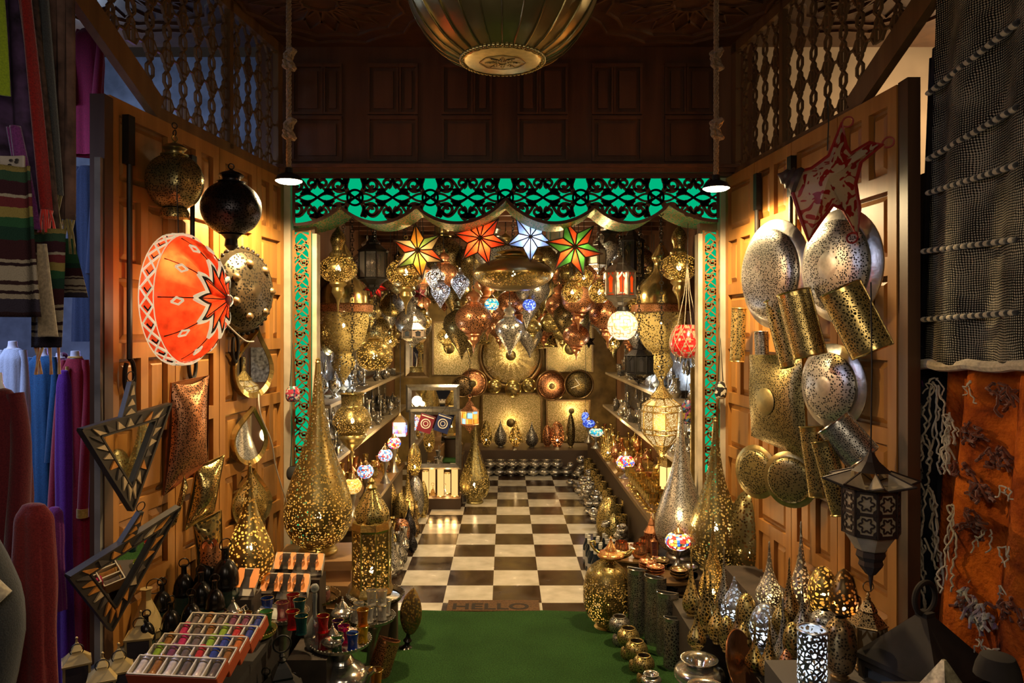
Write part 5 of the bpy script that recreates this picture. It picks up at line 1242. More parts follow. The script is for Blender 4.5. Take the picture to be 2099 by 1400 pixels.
# small mosaic glass pendants
BLUEM = mosaic('blue', [(.05,.12,.9),(.3,.5,1),(.02,.05,.5)], 1.1); TURQ = mosaic('turq', [(.05,.5,.6),(.9,.75,.4),(.02,.3,.7),(.9,.9,.8)], 1.0, .014)
AMBM = mosaic('amber', [(1,.55,.12),(1,.7,.25),(.9,.45,.08)], 1.2, .010); REDM = mosaic('red', [(.9,.03,.03),(1,.9,.75),(.05,.15,.8),(1,.7,.1)], 1.3, .013); WHM = mosaic('whiteblue', [(.8,.9,1),(.1,.35,.9),(.9,.9,.9),(.8,.1,.1)], 1.2, .012)
MULT = mosaic('multi', [(.9,.05,.04),(1,.95,.85),(.9,.05,.04),(.05,.2,.8),(1,.95,.85),(1,.6,.1)], 1.5, .017)
def mosaic_ball(px, py, Y, rpx, mat, label, stand=None, sq=.8, hangs=False, ztop=2.6, tone=WARM, pw=.35, group=None):
    k_ = Y/F; r = rpx*k_; p = P(px, py, Y); base = stand if stand is not None else 0
    if not hangs: p.z = base
    t = thing('mosaic_lamp', label, 'lamp', p, 0, group); zc = 0 if hangs else (H-(py-CY)*k_)-base
    MB().lathe([(.45,-sq),(.8,-sq*.65),(1,0),(.8,sq*.65),(.45,sq)], seg=24, sm=3, scale=(r, r), c=(0,0,zc)).build('shade', mat, t)
    MB().lathe([(.47,sq*.98),(.42,sq*1.15),(.2,sq*1.5),(.06,sq*1.7),(.10,sq*1.85),(0,sq*2.1)], seg=16, sm=2, scale=(r, r), c=(0,0,zc)).build('cap', metal('bronze'), t)
    if hangs:
        MB().lathe([(.0,-sq*1.5),(.15,-sq*1.3),(.45,-sq)], seg=14, sm=2, scale=(r, r)).build('pendant_cup', metal('bronze'), t); cord_to(t, r*sq*2, ztop-p.z)
    else:
        zb = zc-sq*r; MB().lathe([(.75*r,0),(.72*r,.006),(.35*r,zb*.25),(.16*r,zb*.5),(.2*r,zb*.62),(.35*r,zb*.8),(.47*r,zb)], seg=18, sm=2).build('stand', metal('pewter'), t)
    point((0,0,zc-r*1.25 if hangs else zc+r*2.0), pw, tone, t, .03); return t
mosaic_ball(1008, 624, 5.8, 15, TURQ, 'small turquoise and amber mosaic pendant lit below the saucer lantern', hangs=True)
mosaic_ball(1085, 625, 5.8, 14, BLUEM, 'small cobalt blue mosaic pendant lit below the saucer lantern', hangs=True, tone=(.3,.4,1))
# ---- the crowd of unlit lanterns under the ceiling
random.seed(21)
def crowd(items, n, region, lab, grp, Yr, occupied=[]):
    """items: prototypes; n copies spread at random depth and height"""
    put = 0; tries = 0
    while put < n and tries < 4000:
        tries += 1
        Y = random.uniform(*Yr); px = random.uniform(*region[:2]); py = random.uniform(*region[2:]); p = P(px, py, Y)
        if abs(p.x) > 1.25 or p.z > 2.36 or p.z < 1.25: continue
        if any((p-q).length < .235 for q in occupied): continue
        i = random.randrange(len(items)); pr, sz = items[i]
        o = dup(pr, p, random.uniform(0, 3), lab[i % len(lab)], random.uniform(.85, 1.2)); o['group'] = grp[i % len(grp)]; occupied.append(p); put += 1
PROT = []
def proto(*a, **k):
    k['ztop'] = 0; o = hang(*a, **k); PROT.append((o, 1)); return o
def hook(t, h=.25):
    cord_to(t, .05, h)
specs = [('full','gold','net',.013,'brass'),('drop','silver','dots',.012,'silver teardrop'),('full','bronze','rose',.015,'dark bronze'),('full','copper','net',.013,'copper'),('cap','gold','dots',.011,'round brass'),('drop','darkbrass','net',.014,'dark brass teardrop'),('cap','pewter','rose',.014,'dull silver round')]
names = []
for i, (st, me, pa, ce, nm) in enumerate(specs):
    o = hang(760+i*70, 640-(i % 3)*22, 6.0+.3*i, 21+(i*5) % 9, st, me, pa, ce, label='', ztop=0, cap=.8); cord_to(o, .16, .62, r=.003)
    names.append(nm); o['label'] = '%s unlit lantern hanging among the crowd under the shop ceiling' % nm; o['group'] = '%s unlit lanterns under the shop ceiling' % nm; PROT.append((o, 1))
occ = [P(x, y, Y) for x, y, Y in ((693,552,4.75),(1392,548,4.75),(704,632,5.3),(1355,632,5.4),(768,730,4.95),(722,868,4.9),(832,560,5),(1052,562,5.1),(900,590,5),(943,583,5.1),(1173,600,4.9),(1229,600,5),(1276,667,4.75),(1270,580,4.95),(848,675,5.2),(1310,740,5),(1409,700,4.5))]
crowd(PROT, 90, (700,1370,505,690), [o['label'] for o, _ in PROT], [o['group'] for o, _ in PROT], (5.6, 8.6), occ)
PR2 = []
for i, (me, pane_, nm) in enumerate((('bronze', glass('clear', (.8,.8,.75)), 'bronze glazed'), ('pewter', paper('milk', (.6,.52,.4), .5), 'pale glazed'), ('copper', paper('orangeglass', (.28,.08,.02), .4), 'copper glazed'))):
    o = lantern(P(930+i*110, 640, 6.8), .13, .26, n=6, met=me, pane=pane_, belly=True, hang_to=None, label='%s hexagonal lantern hanging in the crowd under the ceiling' % nm, group='%s hexagonal lanterns under the ceiling' % nm, roof=.34, roofpat=True)
    cord_to(o, .27, .7, r=.003); PR2.append((o, 1))
crowd(PR2, 18, (700,1370,520,690), [o['label'] for o, _ in PR2], [o['group'] for o, _ in PR2], (5.4, 8.2), occ)
# small lit ones in the depth
for px, py, Y, rr, lb in ((1237,660,6.6,12,'beyond the copper lanterns'),(915,690,6.4,20,'in front of the left gold disc panel'),(868,660,6.6,17,'left of the pillow panels'),(1300,628,6.0,11,'behind the white globe'),(1256,705,6.2,14,'under the white globe'),(800,700,5.9,15,'near the left wall')):
    HL(px, py, Y, rr, 'full', 'gold', 'net', .010, lit=1, power=.8, label='small lit brass lantern hanging '+lb, sq=.8)
# ------------------------------------------------------------------ back wall of golden panels
BY = 9.26
def bpt(px, py, Y=BY): return P(px, py, Y)
GP = pierced('brass', 'dots', .018, hole=(.9,.62,.25)); GPL = metal('brass', .4)  # holes coloured as if lit from behind
def disc_panel(px, py, rpx, lab, discr=0, lit=0, Y=BY, depth=.02, mat=None, rim=True, hubm='olive'):
    k_ = Y/F; r = rpx*k_; t = thing('wall_disc', lab, 'wall panel', bpt(px, py, Y)); RX_ = Matrix.Rotation(R(90), 4, 'X')
    b = MB(); b.T = RX_; b.lathe([(0,depth+.02),(r*.5,depth+.018),(r*.9,depth),(r*.97,depth*.4),(r,0)], seg=56, sm=2); b.build('face', mat or pierced('gold', 'dots', .014, hole=(1,.80,.45)), t)  # light from behind the disc painted as bright holes
    if rim: MB().ring((0,-.01,0), r*1.06, r*.07, 'y', 48, 8).build('rim', metal('bronze'), t)
    if discr:
        b = MB(); b.T = RX_; dr = discr*k_; b.lathe([(0,depth+.09),(dr*.8,depth+.088),(dr,depth+.08),(dr,depth+.074),(0,depth+.074)], seg=28, sm=1); b.build('shade_disc', metal('darkbrass'), t)
    if lit: point((0,-depth-.045,0), lit*3.5, (1,.70,.32), t, .012)
    return t
def rect_panel(x0, x1, y0, y1, lab, discs=(), Y=BY, mat=None, rim='bronze'):
    k_ = Y/F; cx, cy_ = (x0+x1)/2, (y0+y1)/2; t = thing('wall_panel', lab, 'wall panel', bpt(cx, cy_, Y)); w, h = (x1-x0)*k_/2, (y1-y0)*k_/2
    MB().box(-w, w, -.02, 0, -h, h).build('face', mat or pierced('gold', 'dots', .014, hole=(1,.80,.45)), t, flat=True)  # bright hole colour stands in for light behind the sheet
    MB().box(-w-.02, -w, -.05, 0, -h, h).box(w, w+.02, -.05, 0, -h, h).box(-w-.02, w+.02, -.05, 0, h, h+.02).build('frame', metal(rim), t, flat=True)
    for dx, dy, dr, pw in discs:
        b = MB(); b.T = Matrix.Translation(((dx-cx)*k_, 0, -(dy-cy_)*k_)) @ Matrix.Rotation(R(90), 4, 'X'); b.lathe([(0,.10),(dr*k_*.8,.098),(dr*k_,.09),(dr*k_,.085),(0,.085)], seg=24, sm=1); b.build('shade_disc', metal('darkbrass'), t)
        point(((dx-cx)*k_, -.055, -(dy-cy_)*k_), pw*3.5, (1,.70,.32), t, .012)
    return t
rect_panel(890, 983, 662, 768, 'square gold pierced panel with round shade, left of the great sunburst disc', [(922,714,11,1.6)])
rect_panel(1122, 1212, 668, 762, 'square gold pierced panel with round shade, right of the great sunburst disc', [(1168,715,12,1.8)])
rect_panel(990, 1108, 808, 935, 'large gold pierced panel low in the centre of the back wall', [(1047,865,9,1.8)])
rect_panel(1122, 1206, 822, 905, 'pale gold pierced panel with a lit shade low right on the back wall', [(1170,841,6,1.4)])
t = disc_panel(1047, 728, 60, 'great gold sunburst disc in the middle of the back wall', 10.5, 2.4, Y=9.2, depth=.04)
b = MB(); fnb = lambda u, v, d: (u, -.058-.018*(1-min(1,math.hypot(u,v)/.3))-d, v)
for i in range(16):
    a = 2*PI*i/16; r0, r1 = .10, .24+.05*(i % 2)
    b.prism([(r0*math.cos(a-.05), r0*math.sin(a-.05)), (r1*math.cos(a-.11), r1*math.sin(a-.11)), ((r1+.04)*math.cos(a), (r1+.04)*math.sin(a)), (r1*math.cos(a+.11), r1*math.sin(a+.11)), (r0*math.cos(a+.05), r0*math.sin(a+.05))], .003, fnb)
b.build('petals', pierced('darkbrass', 'net', .012, hole=(.8,.6,.25)), t, flat=True)  # petal holes tinted bright as if light came through
for (x, y), lb in (((975,683), 'left'), ((1112,690), 'right')):
    pillow([(x-32,y-26),(x+30,y-20),(x+32,y+22),(x-20,y+26)], 0, 'brass', 'diamond gold pillow sconce at the upper %s of the great sunburst disc' % lb, cell=.03, Y=9.0, puff=.10, rough=.18)
disc_panel(970, 785, 26, 'small copper toned disc with round shade left below the sunburst disc', 7, 1.0, Y=9.0, depth=.05, mat=pierced('copper', 'dots', .014))
disc_panel(1130, 790, 28, 'small copper toned disc with lit shade right below the sunburst disc', 6, 1.2, Y=9.0, depth=.05, mat=pierced('copper', 'dots', .014))
t = disc_panel(1187, 788, 27, 'round dark clock with engraved brass dial on the back wall', 0, 0, Y=8.9, depth=.02, mat=pierced('darkbrass', 'rose', .016)); t['category'] = 'clock'
b = MB(); b.tube([(0,-.06,0),(-.10,-.06,-.04)], .005, 5); b.tube([(0,-.06,0),(-.05,-.06,.07)], .005, 5); b.build('hands', metal('silver'), t)
for x, y, rr, lb in ((1013,792,16,'left'),(1052,797,19,'middle and largest'),(1085,790,16,'right')):
    k_ = 8.7/F; t = tag(MB().ball((0,0,0), rr*k_, 22, (1,.6,1)).build('gold_ball', metal('gold', .2), loc=P(x, y, 9.13)), 'shiny gold hammered boss, %s of three below the sunburst disc' % lb, 'wall ornament')
disc_panel(948, 792, 20, 'dark engraved plate half hidden behind the stepped mirror frames', 0, 0, Y=8.9, mat=pierced('bronze', 'net', .02))
# lamps on the ledge below and the row of bowls
LZ = .27
tag(MB().box(-.50, 1.0, 8.55, 9.1, 0, LZ).build('display_ledge', plain('ledge', (.06,.035,.02), .5), flat=True), 'low dark ledge carrying lamps under the golden panels', 'display step')
for x, yb, sh, hh, ww, me, lit, lb in ((997,934,'point',55,24,'gold',1,'lit brass flame shaped lamp leftmost on the back ledge'),(1026,932,'onion',52,26,'pewter',0,'unlit silver onion lamp second on the back ledge'),
    (1057,932,'onion',54,28,'brass',1,'lit swirled brass lamp in the middle of the back ledge'),(1090,932,'onion',50,26,'pewter',0,'unlit silver onion lamp fourth on the back ledge'),
    (1142,932,'egg',52,30,'copper',1,'lit reddish egg lamp on the back ledge at the right'),(1170,936,'point',72,18,'darkbrass',0,'dark slim pointed lamp at the right end of the back ledge'),(1122,930,'egg',44,20,'copper',0,'small copper egg lamp beside the lit reddish one')):
    Y_ = 8.75+.04*(x % 5); k_ = Y_/F; floor_lamp(sh, ww/2*k_, hh*k_, (P(x, yb, Y_).x, Y_, LZ), me, 'net' if me != 'brass' else 'rose', .02, lit, 1.0, lb, base=True)
bo = bowl(.075, (P(1000, 950, 8.45).x, 8.42, 0), 'silver', 'silver ashtray bowl in the row before the back ledge', style=1, group='silver bowls before the back ledge')
for i in range(1, 8): dup(bo, (P(1000+23*i, 950, 8.45).x, 8.42+.02*(i % 2), 0), 0)
for i in range(7): dup(bo, (P(1004+23*i, 950, 8.45).x, 8.43, .09), .5)
# ------------------------------------------------------------------ left side of the shop
# framed mirrors
def frame_mirror(x0, x1, y0, y1, Y, lab, met='pewter', fw=12, yaw=0):
    k_ = Y/F; cx, cy_ = (x0+x1)/2, (y0+y1)/2; t = thing('wall_mirror', lab, 'mirror', P(cx, cy_, Y), (0,0,R(yaw))); w, h, f = (x1-x0)*k_/2, (y1-y0)*k_/2, fw*k_
    fn = lambda u, v, d: (u, -d, v); b = MB()
    for (p, q) in (((-w,-h),(w,-h)),((w,-h),(w,h)),((w,h),(-w,h)),((-w,h),(-w,-h))):
        i_ = lambda a: (a[0]-math.copysign(f, a[0]), a[1]-math.copysign(f, a[1])); m_ = lambda a: (a[0]-math.copysign(f*.4, a[0]), a[1]-math.copysign(f*.4, a[1]))
        b.add([(p[0],0,p[1]),(q[0],0,q[1]),(m_(q)[0],-.04,m_(q)[1]),(m_(p)[0],-.04,m_(p)[1]),(i_(q)[0],-.012,i_(q)[1]),(i_(p)[0],-.012,i_(p)[1])], [(0,1,2,3),(3,2,4,5)])
    b.build('frame', metal(met), t, flat=True); MB().box(-w+f*.8, w-f*.8, -.011, -.004, -h+f*.8, h-f*.8).build('mirror_glass', MATS['mirror'], t, flat=True)
    return t
frame_mirror(832, 942, 788, 845, 6.9, 'wide silver framed mirror hanging above the tall one with two purses')
frame_mirror(838, 946, 838, 962, 6.8, 'tall silver framed mirror behind the two beaded purses')
frame_mirror(828, 880, 690, 775, 6.6, 'silver framed mirror with dark rim high on the left', 'bronze')
def purse(px, py, Y, col, lab):
    k_ = Y/F; t = thing('hanging_purse', lab, 'purse', P(px, py, Y), (0, R(18), 0)); s = 15*k_
    MB().box(-s, s, -.015, .015, -s*1.2, s*1.2).build('pouch', cloth('purse%.2f' % col[0], col), t, flat=True)
    b = MB()
    for i in range(26): a = 2*PI*i/26; b.ball((s*.62*math.cos(a), -.018, s*.62*math.sin(a)), s*.085, 6)
    for i in range(14): b.ball((s*(-.8+1.6*i/13), -.018, s*1.0), s*.08, 6)
    for i in range(14): a = 2*PI*i/14; b.ball((s*.32*math.cos(a), -.018, s*.32*math.sin(a)), s*.07, 6)
    b.build('beadwork', plain('beads', (.7,.62,.5), .35), t); MB().tube([(-s*.6,0,s*1.2),(0,0,s*3),(s*.6,0,s*1.2)], .002, 5).build('strap', IRON, t)
purse(873, 868, 6.6, (.14,.01,.02), 'dark red purse with white beaded rosette hanging before the tall mirror')
purse(908, 868, 6.6, (.012,.02,.08), 'navy blue purse with white beaded rosette hanging before the tall mirror')
# tall bottle lamp carrying a copper lantern above
floor_lamp('gourd', 31*7.15/F, 178*7.15/F, (P(973, 1028, 7.12).x, 7.12, 0), 'olive', 'dots', .011, 1, 2.0, 'tall slim neck brass lamp lit on the shop floor beside glowing candle tubes')
LN(963, 815, 888, 6.6, 36, n=8, met='copper', pane=mosaic('copperpanes', [(.9,.5,.1),(.3,.6,.9),(1,.6,.15),(.9,.4,.05)], 0.9, .05), label='reddish copper lantern with coloured panes above the slim neck brass lamp', roof=.36, belly=True, lit=1, power=.6, roofpat=True)
# glowing candle tubes
TUBE = glow('tube', (1,.55,.17), 1.25)
for i, (x, yt, yb) in enumerate(((872,960,1012),(886,945,1008),(903,948,1010),(917,962,1004),(932,942,1006))):
    Y_ = 6.95+.12*(i % 2); k_ = Y_/F; z0 = P(x, yb, Y_).z; t = thing('candle_tube', ['leftmost','second','middle','fourth','rightmost'][i]+' of five glowing amber glass candle tubes on the left', 'lamp', (P(x, yb, Y_).x, Y_, .10)); h = (yb-yt)*k_
    MB().lathe([(.028,0),(.03,.01),(.03,h)], seg=18, sm=1, close=True).build('glass_tube', TUBE, t); MB().ring((0,0,h), .03, .004, seg=18, seg2=5).ring((0,0,.004), .031, .006, seg=18, seg2=5).build('metal_rim', metal('brass'), t); point((0,-.06,.05), .8, (1,.55,.18), t, .02)
tag(MB().box(-.86, -.42, 6.85, 7.3, 0, .10).build('display_ledge', MATS['ledge'], flat=True), 'low ledge under the glowing candle tubes', 'display step')
MINI = None
for i, (x, yb, me) in enumerate(((868,1035,'bronze'),(887,1036,'bronze'),(911,1037,'pewter'),(935,1034,'iron'),(949,1031,'silver'))):
    Y_ = (H)*F/(yb-CY); t = lantern((P(x, yb, Y_).x, Y_, 0), .085, .19, n=6 if i != 2 else 4, met=me, pane=plain('darkpane', (.03,.03,.035), .2), label=['small bronze house lantern leftmost in the floor row before the candle tubes','small bronze house lantern second in the floor row before the candle tubes','small pale four sided lantern in the floor row before the candle tubes','small black lantern in the floor row beside the slim brass lamp','small silver lantern in the floor row nearest the slim brass lamp'][i], roof=.55)
# small lanterns standing above the tubes
for i, (x, yb) in enumerate(((873,936),(893,942),(912,930),(926,940),(858,925),(942,925))):
    Y_ = 7.4; p = P(x, yb, Y_); lantern((p.x, Y_, .42), .07, .19, n=6, met=['brass','pewter','bronze'][i % 3], label='small %s lantern on the shelf behind the glowing candle tubes' % ['brass','silver','bronze'][i % 3], group='small lanterns behind the candle tubes', roof=.45)
tag(MB().box(-.98, -.42, 7.3, 7.6, 0, .42).build('display_cabinet', MATS['ledge'], flat=True), 'dark cabinet carrying small lanterns behind the glowing tubes', 'cabinet')
# tables along both sides
def side_table(x0, x1, y0, y1, z, lab):
    t = thing('display_table', lab, 'table', ((x0+x1)/2, (y0+y1)/2, 0)); w, d = (x1-x0)/2, (y1-y0)/2
    MB().box(-w, w, -d, d, z-.03, z).build('tabletop', plain('tabletop', (.16,.09,.035), .35, noise=.3), t, flat=True); MB().box(-w+.02, w-.02, -d+.02, d-.02, 0, z-.03).build('cabinet_body', plain('tablebody', (.05,.03,.015), .6), t, flat=True)
    return t
TZ = .45
side_table(-1.39, -.93, 4.6, 6.8, TZ, 'low display table along the left wall crowded with brass ware'); side_table(.93, 1.39, 4.75, 8.5, TZ, 'low display table along the right wall crowded with brass ware')
def wall_shelf(x0, x1, y0, y1, z, lab):
    t = thing('wall_shelf', lab, 'shelf', ((x0+x1)/2, (y0+y1)/2, z)); w, d = abs(x1-x0)/2, (y1-y0)/2
    MB().box(-w, w, -d, d, -.025, 0).build('board', plain('shelfboard', (.42,.33,.2), .5), t, flat=True); 
    s = -1 if x0 < 0 else 1
    for i in range(4): MB().box(s*w-.01 if s > 0 else -w, s*w if s > 0 else -w+.01, -d+i*d*.6, -d+i*d*.6+.02, -.14, -.025).build('bracket', IRON, t, flat=True)
    return t
wall_shelf(-1.39, -1.14, 4.7, 8.6, .80, 'long pale edged shelf of silver trinkets on the left wall'); wall_shelf(1.14, 1.39, 4.8, 8.6, .80, 'long pale edged shelf of silver trinkets on the right wall')
wall_shelf(-1.39, -1.17, 4.9, 8.6, 1.18, 'upper shelf of silver trinkets on the left wall'); wall_shelf(1.17, 1.39, 5.0, 8.6, 1.18, 'upper shelf of silver trinkets on the right wall')
# trinket prototypes
def small(kind, me, loc, lab, grp):
    t = thing(kind, lab, 'ornament', loc, 0, grp)
    if kind == 'vase': MB().lathe([(.5,0),(.55,.05),(.9,.3),(1,.5),(.5,.85),(.35,1.2),(.6,1.6)], seg=16, sm=2, scale=(.038,.085)).build('body', metal(me, .15), t)
    if kind == 'incense_burner':
        MB().lathe([(.7,0),(.5,.1),(.25,.25),(.8,.5),(1,.75),(.95,.9)], seg=16, sm=2, scale=(.04,.09)).build('body', metal(me, .15), t); MB().lathe([(.95,.9),(.8,1.15),(.3,1.4),(.12,1.55),(0,1.8)], seg=16, sm=2, scale=(.04,.09)).build('lid', pierced(me, 'dots', .009), t)
    if kind == 'candlestick': MB().lathe([(1,0),(.9,.06),(.3,.12),(.2,.4),(.4,.5),(.2,.6),(.2,.9),(.5,1),(.4,1.05)], seg=14, sm=2, scale=(.035,.2)).build('body', metal(me, .2), t)
    if kind == 'goblet': MB().lathe([(.8,0),(.7,.06),(.15,.14),(.15,.4),(.8,.6),(.95,1)], seg=16, sm=2, scale=(.034,.13)).build('body', metal(me, .15), t)
    if kind == 'box': MB().box(-.045,.045,-.03,.03,0,.045).build('body', pierced(me, 'net', .01), t, flat=True); MB().box(-.047,.047,-.032,.032,.045,.06).build('lid', metal(me), t, flat=True)
    return t
random.seed(5)
TR_ = {}
def scatter(kinds, xr, yr, z, n, where, mn=.075, sc=(.8,1.25)):
    pts = []; tries = 0
    while len(pts) < n and tries < 3000:
        tries += 1; x, y = random.uniform(*xr), random.uniform(*yr)
        if any(math.hypot(x-a, y-b_) < mn for a, b_ in pts): continue
        kd, me = random.choice(kinds); lab = '%s %s standing %s' % (me, kd.replace('_', ' '), where); key = (kd, me)
        if key not in TR_: TR_[key] = small(kd, me, (x, y, z), lab, lab+' group')
        else: dup(TR_[key], (x, y, z), random.uniform(0, 3), lab, random.uniform(*sc))['group'] = lab+' group'
        pts.append((x, y))
SK = [('vase','silver'),('incense_burner','silver'),('candlestick','silver'),('goblet','silver'),('box','pewter'),('vase','pewter')]
GK = [('vase','brass'),('incense_burner','gold'),('candlestick','brass'),('goblet','gold'),('box','brass'),('incense_burner','copper'),('vase','copper')]
scatter(SK, (-1.36,-1.17), (4.9,8.4), .80, 34, 'on the lower left wall shelf'); scatter(SK, (1.17,1.36), (4.9,8.4), .80, 34, 'on the lower right wall shelf')
scatter(SK, (-1.36,-1.2), (5.1,8.4), 1.18, 26, 'on the upper left wall shelf'); scatter(SK, (1.2,1.36), (5.1,8.4), 1.18, 26, 'on the upper right wall shelf')
scatter(GK, (-1.35,-.97), (5.0,6.7), TZ, 30, 'on the left display table', .10); scatter(GK, (.97,1.35), (5.3,8.4), TZ, 60, 'on the right display table', .085)
# hanging lanterns and metalwork high on the side walls
for s, sd in ((-1, 'left'), (1, 'right')):
    for i in range(9):
        Y_ = 5.4+i*.36
        for j, z in enumerate((1.62, 2.02)):
            kd = i % 3
            if kd == 0: dish(CX+s*1.30*F/Y_, CY-(z-H)*F/Y_, .13*F/Y_, 80, ['gold','bronze','copper'][(i+j) % 3], 'round pierced wall dish in the rows on the %s shop wall' % sd, 'dots', .014, .3, Y=Y_, group='wall dishes on the %s shop wall' % sd)
            else:
                o = dup(PROT[(i*2+j) % len(PROT)][0], (s*1.22, Y_, z), i, '%s lantern hooked on the %s shop wall' % (names[(i*2+j) % len(names)], sd), .9); o['group'] = '%s lanterns on the %s shop wall' % (names[(i*2+j) % len(names)], sd)
# mosaic table lamps
mosaic_ball(808, 908, 6.35, 14, REDM, 'small red mosaic table lamp on the left, between the amber one and the window lamp', TZ)
mosaic_ball(790, 933, 5.9, 15, WHM, 'white and blue mosaic table lamp on the left', TZ)
mosaic_ball(749, 966, 5.35, 17, WHM, 'white mosaic table lamp on the left above the amber one', TZ)
mosaic_ball(723, 996, 4.85, 19, AMBM, 'amber crackle mosaic table lamp on the left beside the huge gourd lamp', TZ)
mosaic_ball(1222, 886, 7.6, 15, TURQ, 'turquoise and amber mosaic lamp on the right table', TZ, sq=.55)
mosaic_ball(1207, 868, 8.0, 13, BLUEM, 'blue zigzag mosaic lamp farthest on the right table', TZ, sq=.6)
mosaic_ball(1282, 947, 6.1, 19, REDM, 'red and white wavy mosaic lamp on the right table', TZ, sq=.7)
mosaic_ball(1200, 855, 8.1, 8, BLUEM, 'small blue cylinder mosaic lamp hanging far on the right', hangs=True, sq=1.3, tone=(.4,.5,1))
t = thing('window_lamp', 'cube lamp with purple blue and red glass panes on the left', 'lamp', P(820, 893, 6.5)); s = 13*6.5/F
t.location.z = P(820, 893, 6.5).z
MB().box(-s, s, -s, s, 0, s*2.2).build('panes', mosaic('window', [(.1,.08,.7),(.9,.9,1),(.6,.05,.1),(.3,.5,.95)], 1.1, .035), t, flat=True)
MB().ngon(4, [(s*1.5,s*2.2),(s*.3,s*3.2),(.004,s*3.6)]).build('roof', metal('bronze'), t, flat=True); cord_to(t, s*3.6, .9)
floor_lamp('onion', .065, .24, (P(1246, 921, 6.9).x, 6.9, TZ), 'gold', 'net', .012, 1, .8, 'small pear shaped lamp lit on the right table')
t = lantern((P(1368, 1020, 5.2).x, 5.2, TZ), .11, .36, n=4, met='brass', pane=glow('candlepane', (1,.62,.2), 1.6), label='slender four sided lantern glowing yellow on the right table', roof=.25, lit=1, power=1.2, rot=.5)

# walls of hanging silver jewellery between the shelves
JEW = plain('silverboard', (.16,.16,.17), .35, .8, noise=.8, nscale=40, bmp=1)
for s_, sd in ((-1,'left'),(1,'right')):
    for z0, z1, nm in ((.83,1.14,'lower'),(1.21,1.52,'upper')):
        tag(MB().box(s_*1.395 if s_ < 0 else 1.38, -1.38 if s_ < 0 else 1.395, 4.75, 8.5, z0, z1).build('hanging_board', JEW, flat=True), 'grey board hung with silver pendants behind the %s shelf on the %s wall' % (nm, sd), 'display board')
random.seed(77); PD = thing('hanging_pendant', 'silver pendant hanging on a grey board of the left wall', 'pendant', (-1.36,5,1), 0, 'silver pendants on the left wall boards')
MB().lathe([(0,-.02),(.9,-.012),(1,0),(.6,.02),(.2,.03)], seg=14, sm=2, scale=(.022,1.6), sq=.5).build('plate', metal('steel', .12), PD); MB().tube([(0,0,.04),(0,0,.10)], .0025, 5).build('chain', metal('silver'), PD)
for i in range(110):
    s_ = -1 if i % 2 else 1; z = random.choice((.92,1.0,1.30,1.38,1.45))
    o = dup(PD, (s_*1.355, random.uniform(4.85,8.4), z), PI/2, 'silver pendant hanging on a grey board of the %s wall' % ('left' if s_ < 0 else 'right'), random.uniform(.8,1.6)); o['group'] = 'silver pendants on the %s wall boards' % ('left' if s_ < 0 else 'right')
# ------------------------------------------------------------------ goods before and beside the entrance, right side
def FL(shape, px, yb, yt, wp, Z=0.0, Y=None, **k):
    """lamp standing on level Z with its foot at yb and its top at yt in the photo"""
    if Y is None: Y = (H-Z)*F/(yb-CY)
    kk = Y/F; x = (px-CX)*kk
    return floor_lamp(shape, wp*kk/2, (yb-yt)*kk, (x, Y, Z), **k)
STEP = (.05,.035,.025)
plinth(.92, 1.36, 3.97, 4.62, .33, 'dark display step under the two giant gourd lamps on the right')
tag(MB().box(1.0,1.16,2.64,3.30,0,.30).box(.85,1.16,3.30,3.78,0,.30).build('display_step', plain('plinth', (.04,.03,.02), .7), flat=True), 'dark low display step under the front gourd lamps on the right', 'display step')
plinth(1.165, 1.40, 3.105, 3.93, .42, 'dark middle display step under the gourd lamps along the right doors')
tag(MB().box(.93,1.42,2.2,2.635,0,.50).box(1.165,1.42,2.635,2.93,0,.50).box(1.26,1.42,2.93,3.10,0,.50).build('display_block', plain('plinthpale', (.06,.048,.04), .7), flat=True), 'grey display block under the bright white cylinder lamp at the lower right', 'display step')
plinth(1.165, 1.255, 2.935, 3.10, .42, 'small dark block beside the bright golden rounded lamp')
FL('gourd', 1395, 1128, 822, 104, .33, 4.36, met='silver', pat='dots', cell=.008, label='giant silver gourd lamp with long neck, left of two at the right of the entrance')
FL('gourd', 1466, 1165, 852, 112, .33, 4.12, met='olive', pat='dots', cell=.012, lit=1, power=2.2, label='giant brass gourd lamp with long neck beside the giant silver one', bz=.24)
FL('egg', 1537, 1186, 1006, 90, .33, 4.02, met='olive', pat='dots', cell=.012, lit=1, power=1.2, label='big dark gold egg lamp glowing inside next to the giant brass gourd lamp')
FL('point', 1577, 1215, 1060, 84, .33, 3.97 if False else 3.985, met='brass', pat='dots', cell=.011, lit=1, power=1.4, label='big shiny gold pointed egg lamp before the right doors')
FL('slim', 1462, 1245, 1062, 58, 0.3, met='brass', pat='net', cell=.010, lit=1, power=1.6, label='tall slim gold gourd lamp lit, standing before the giant brass gourd')
FL('slim', 1417, 1262, 1136, 36, 0.3, met='brass', pat='net', cell=.014, label='small brass gourd lamp with wide holes left of the tall slim gold one')
FL('slim', 1484, 1262, 1130, 34, 0.3, met='pewter', pat='net', cell=.012, label='grey metal gourd lamp with long tip right of the tall slim gold one')
FL('slim', 1445, 1300, 1150, 34, 0.3, met='gold', pat='net', cell=.016, label='gold gourd lamp behind the tall brass half cylinders')
FL('onion', 1505, 1290, 1182, 54, 0.3, met='steel', pat='net', cell=.014, lit=1, tone='cool', power=1.6, label='silver domed lamp glowing cold white among the gourd lamps', tip=False)
FL('egg', 1530, 1310, 1215, 46, 0.3, met='gold', pat='net', cell=.013, label='gold egg lamp with open tracery before the cold white domed lamp')
FL('egg', 1567, 1330, 1236, 60, 0.3, met='steel', pat='rose', cell=.016, lit=1, tone='cool', power=2.0, label='silver egg lamp with spiral tracery glowing cold white')
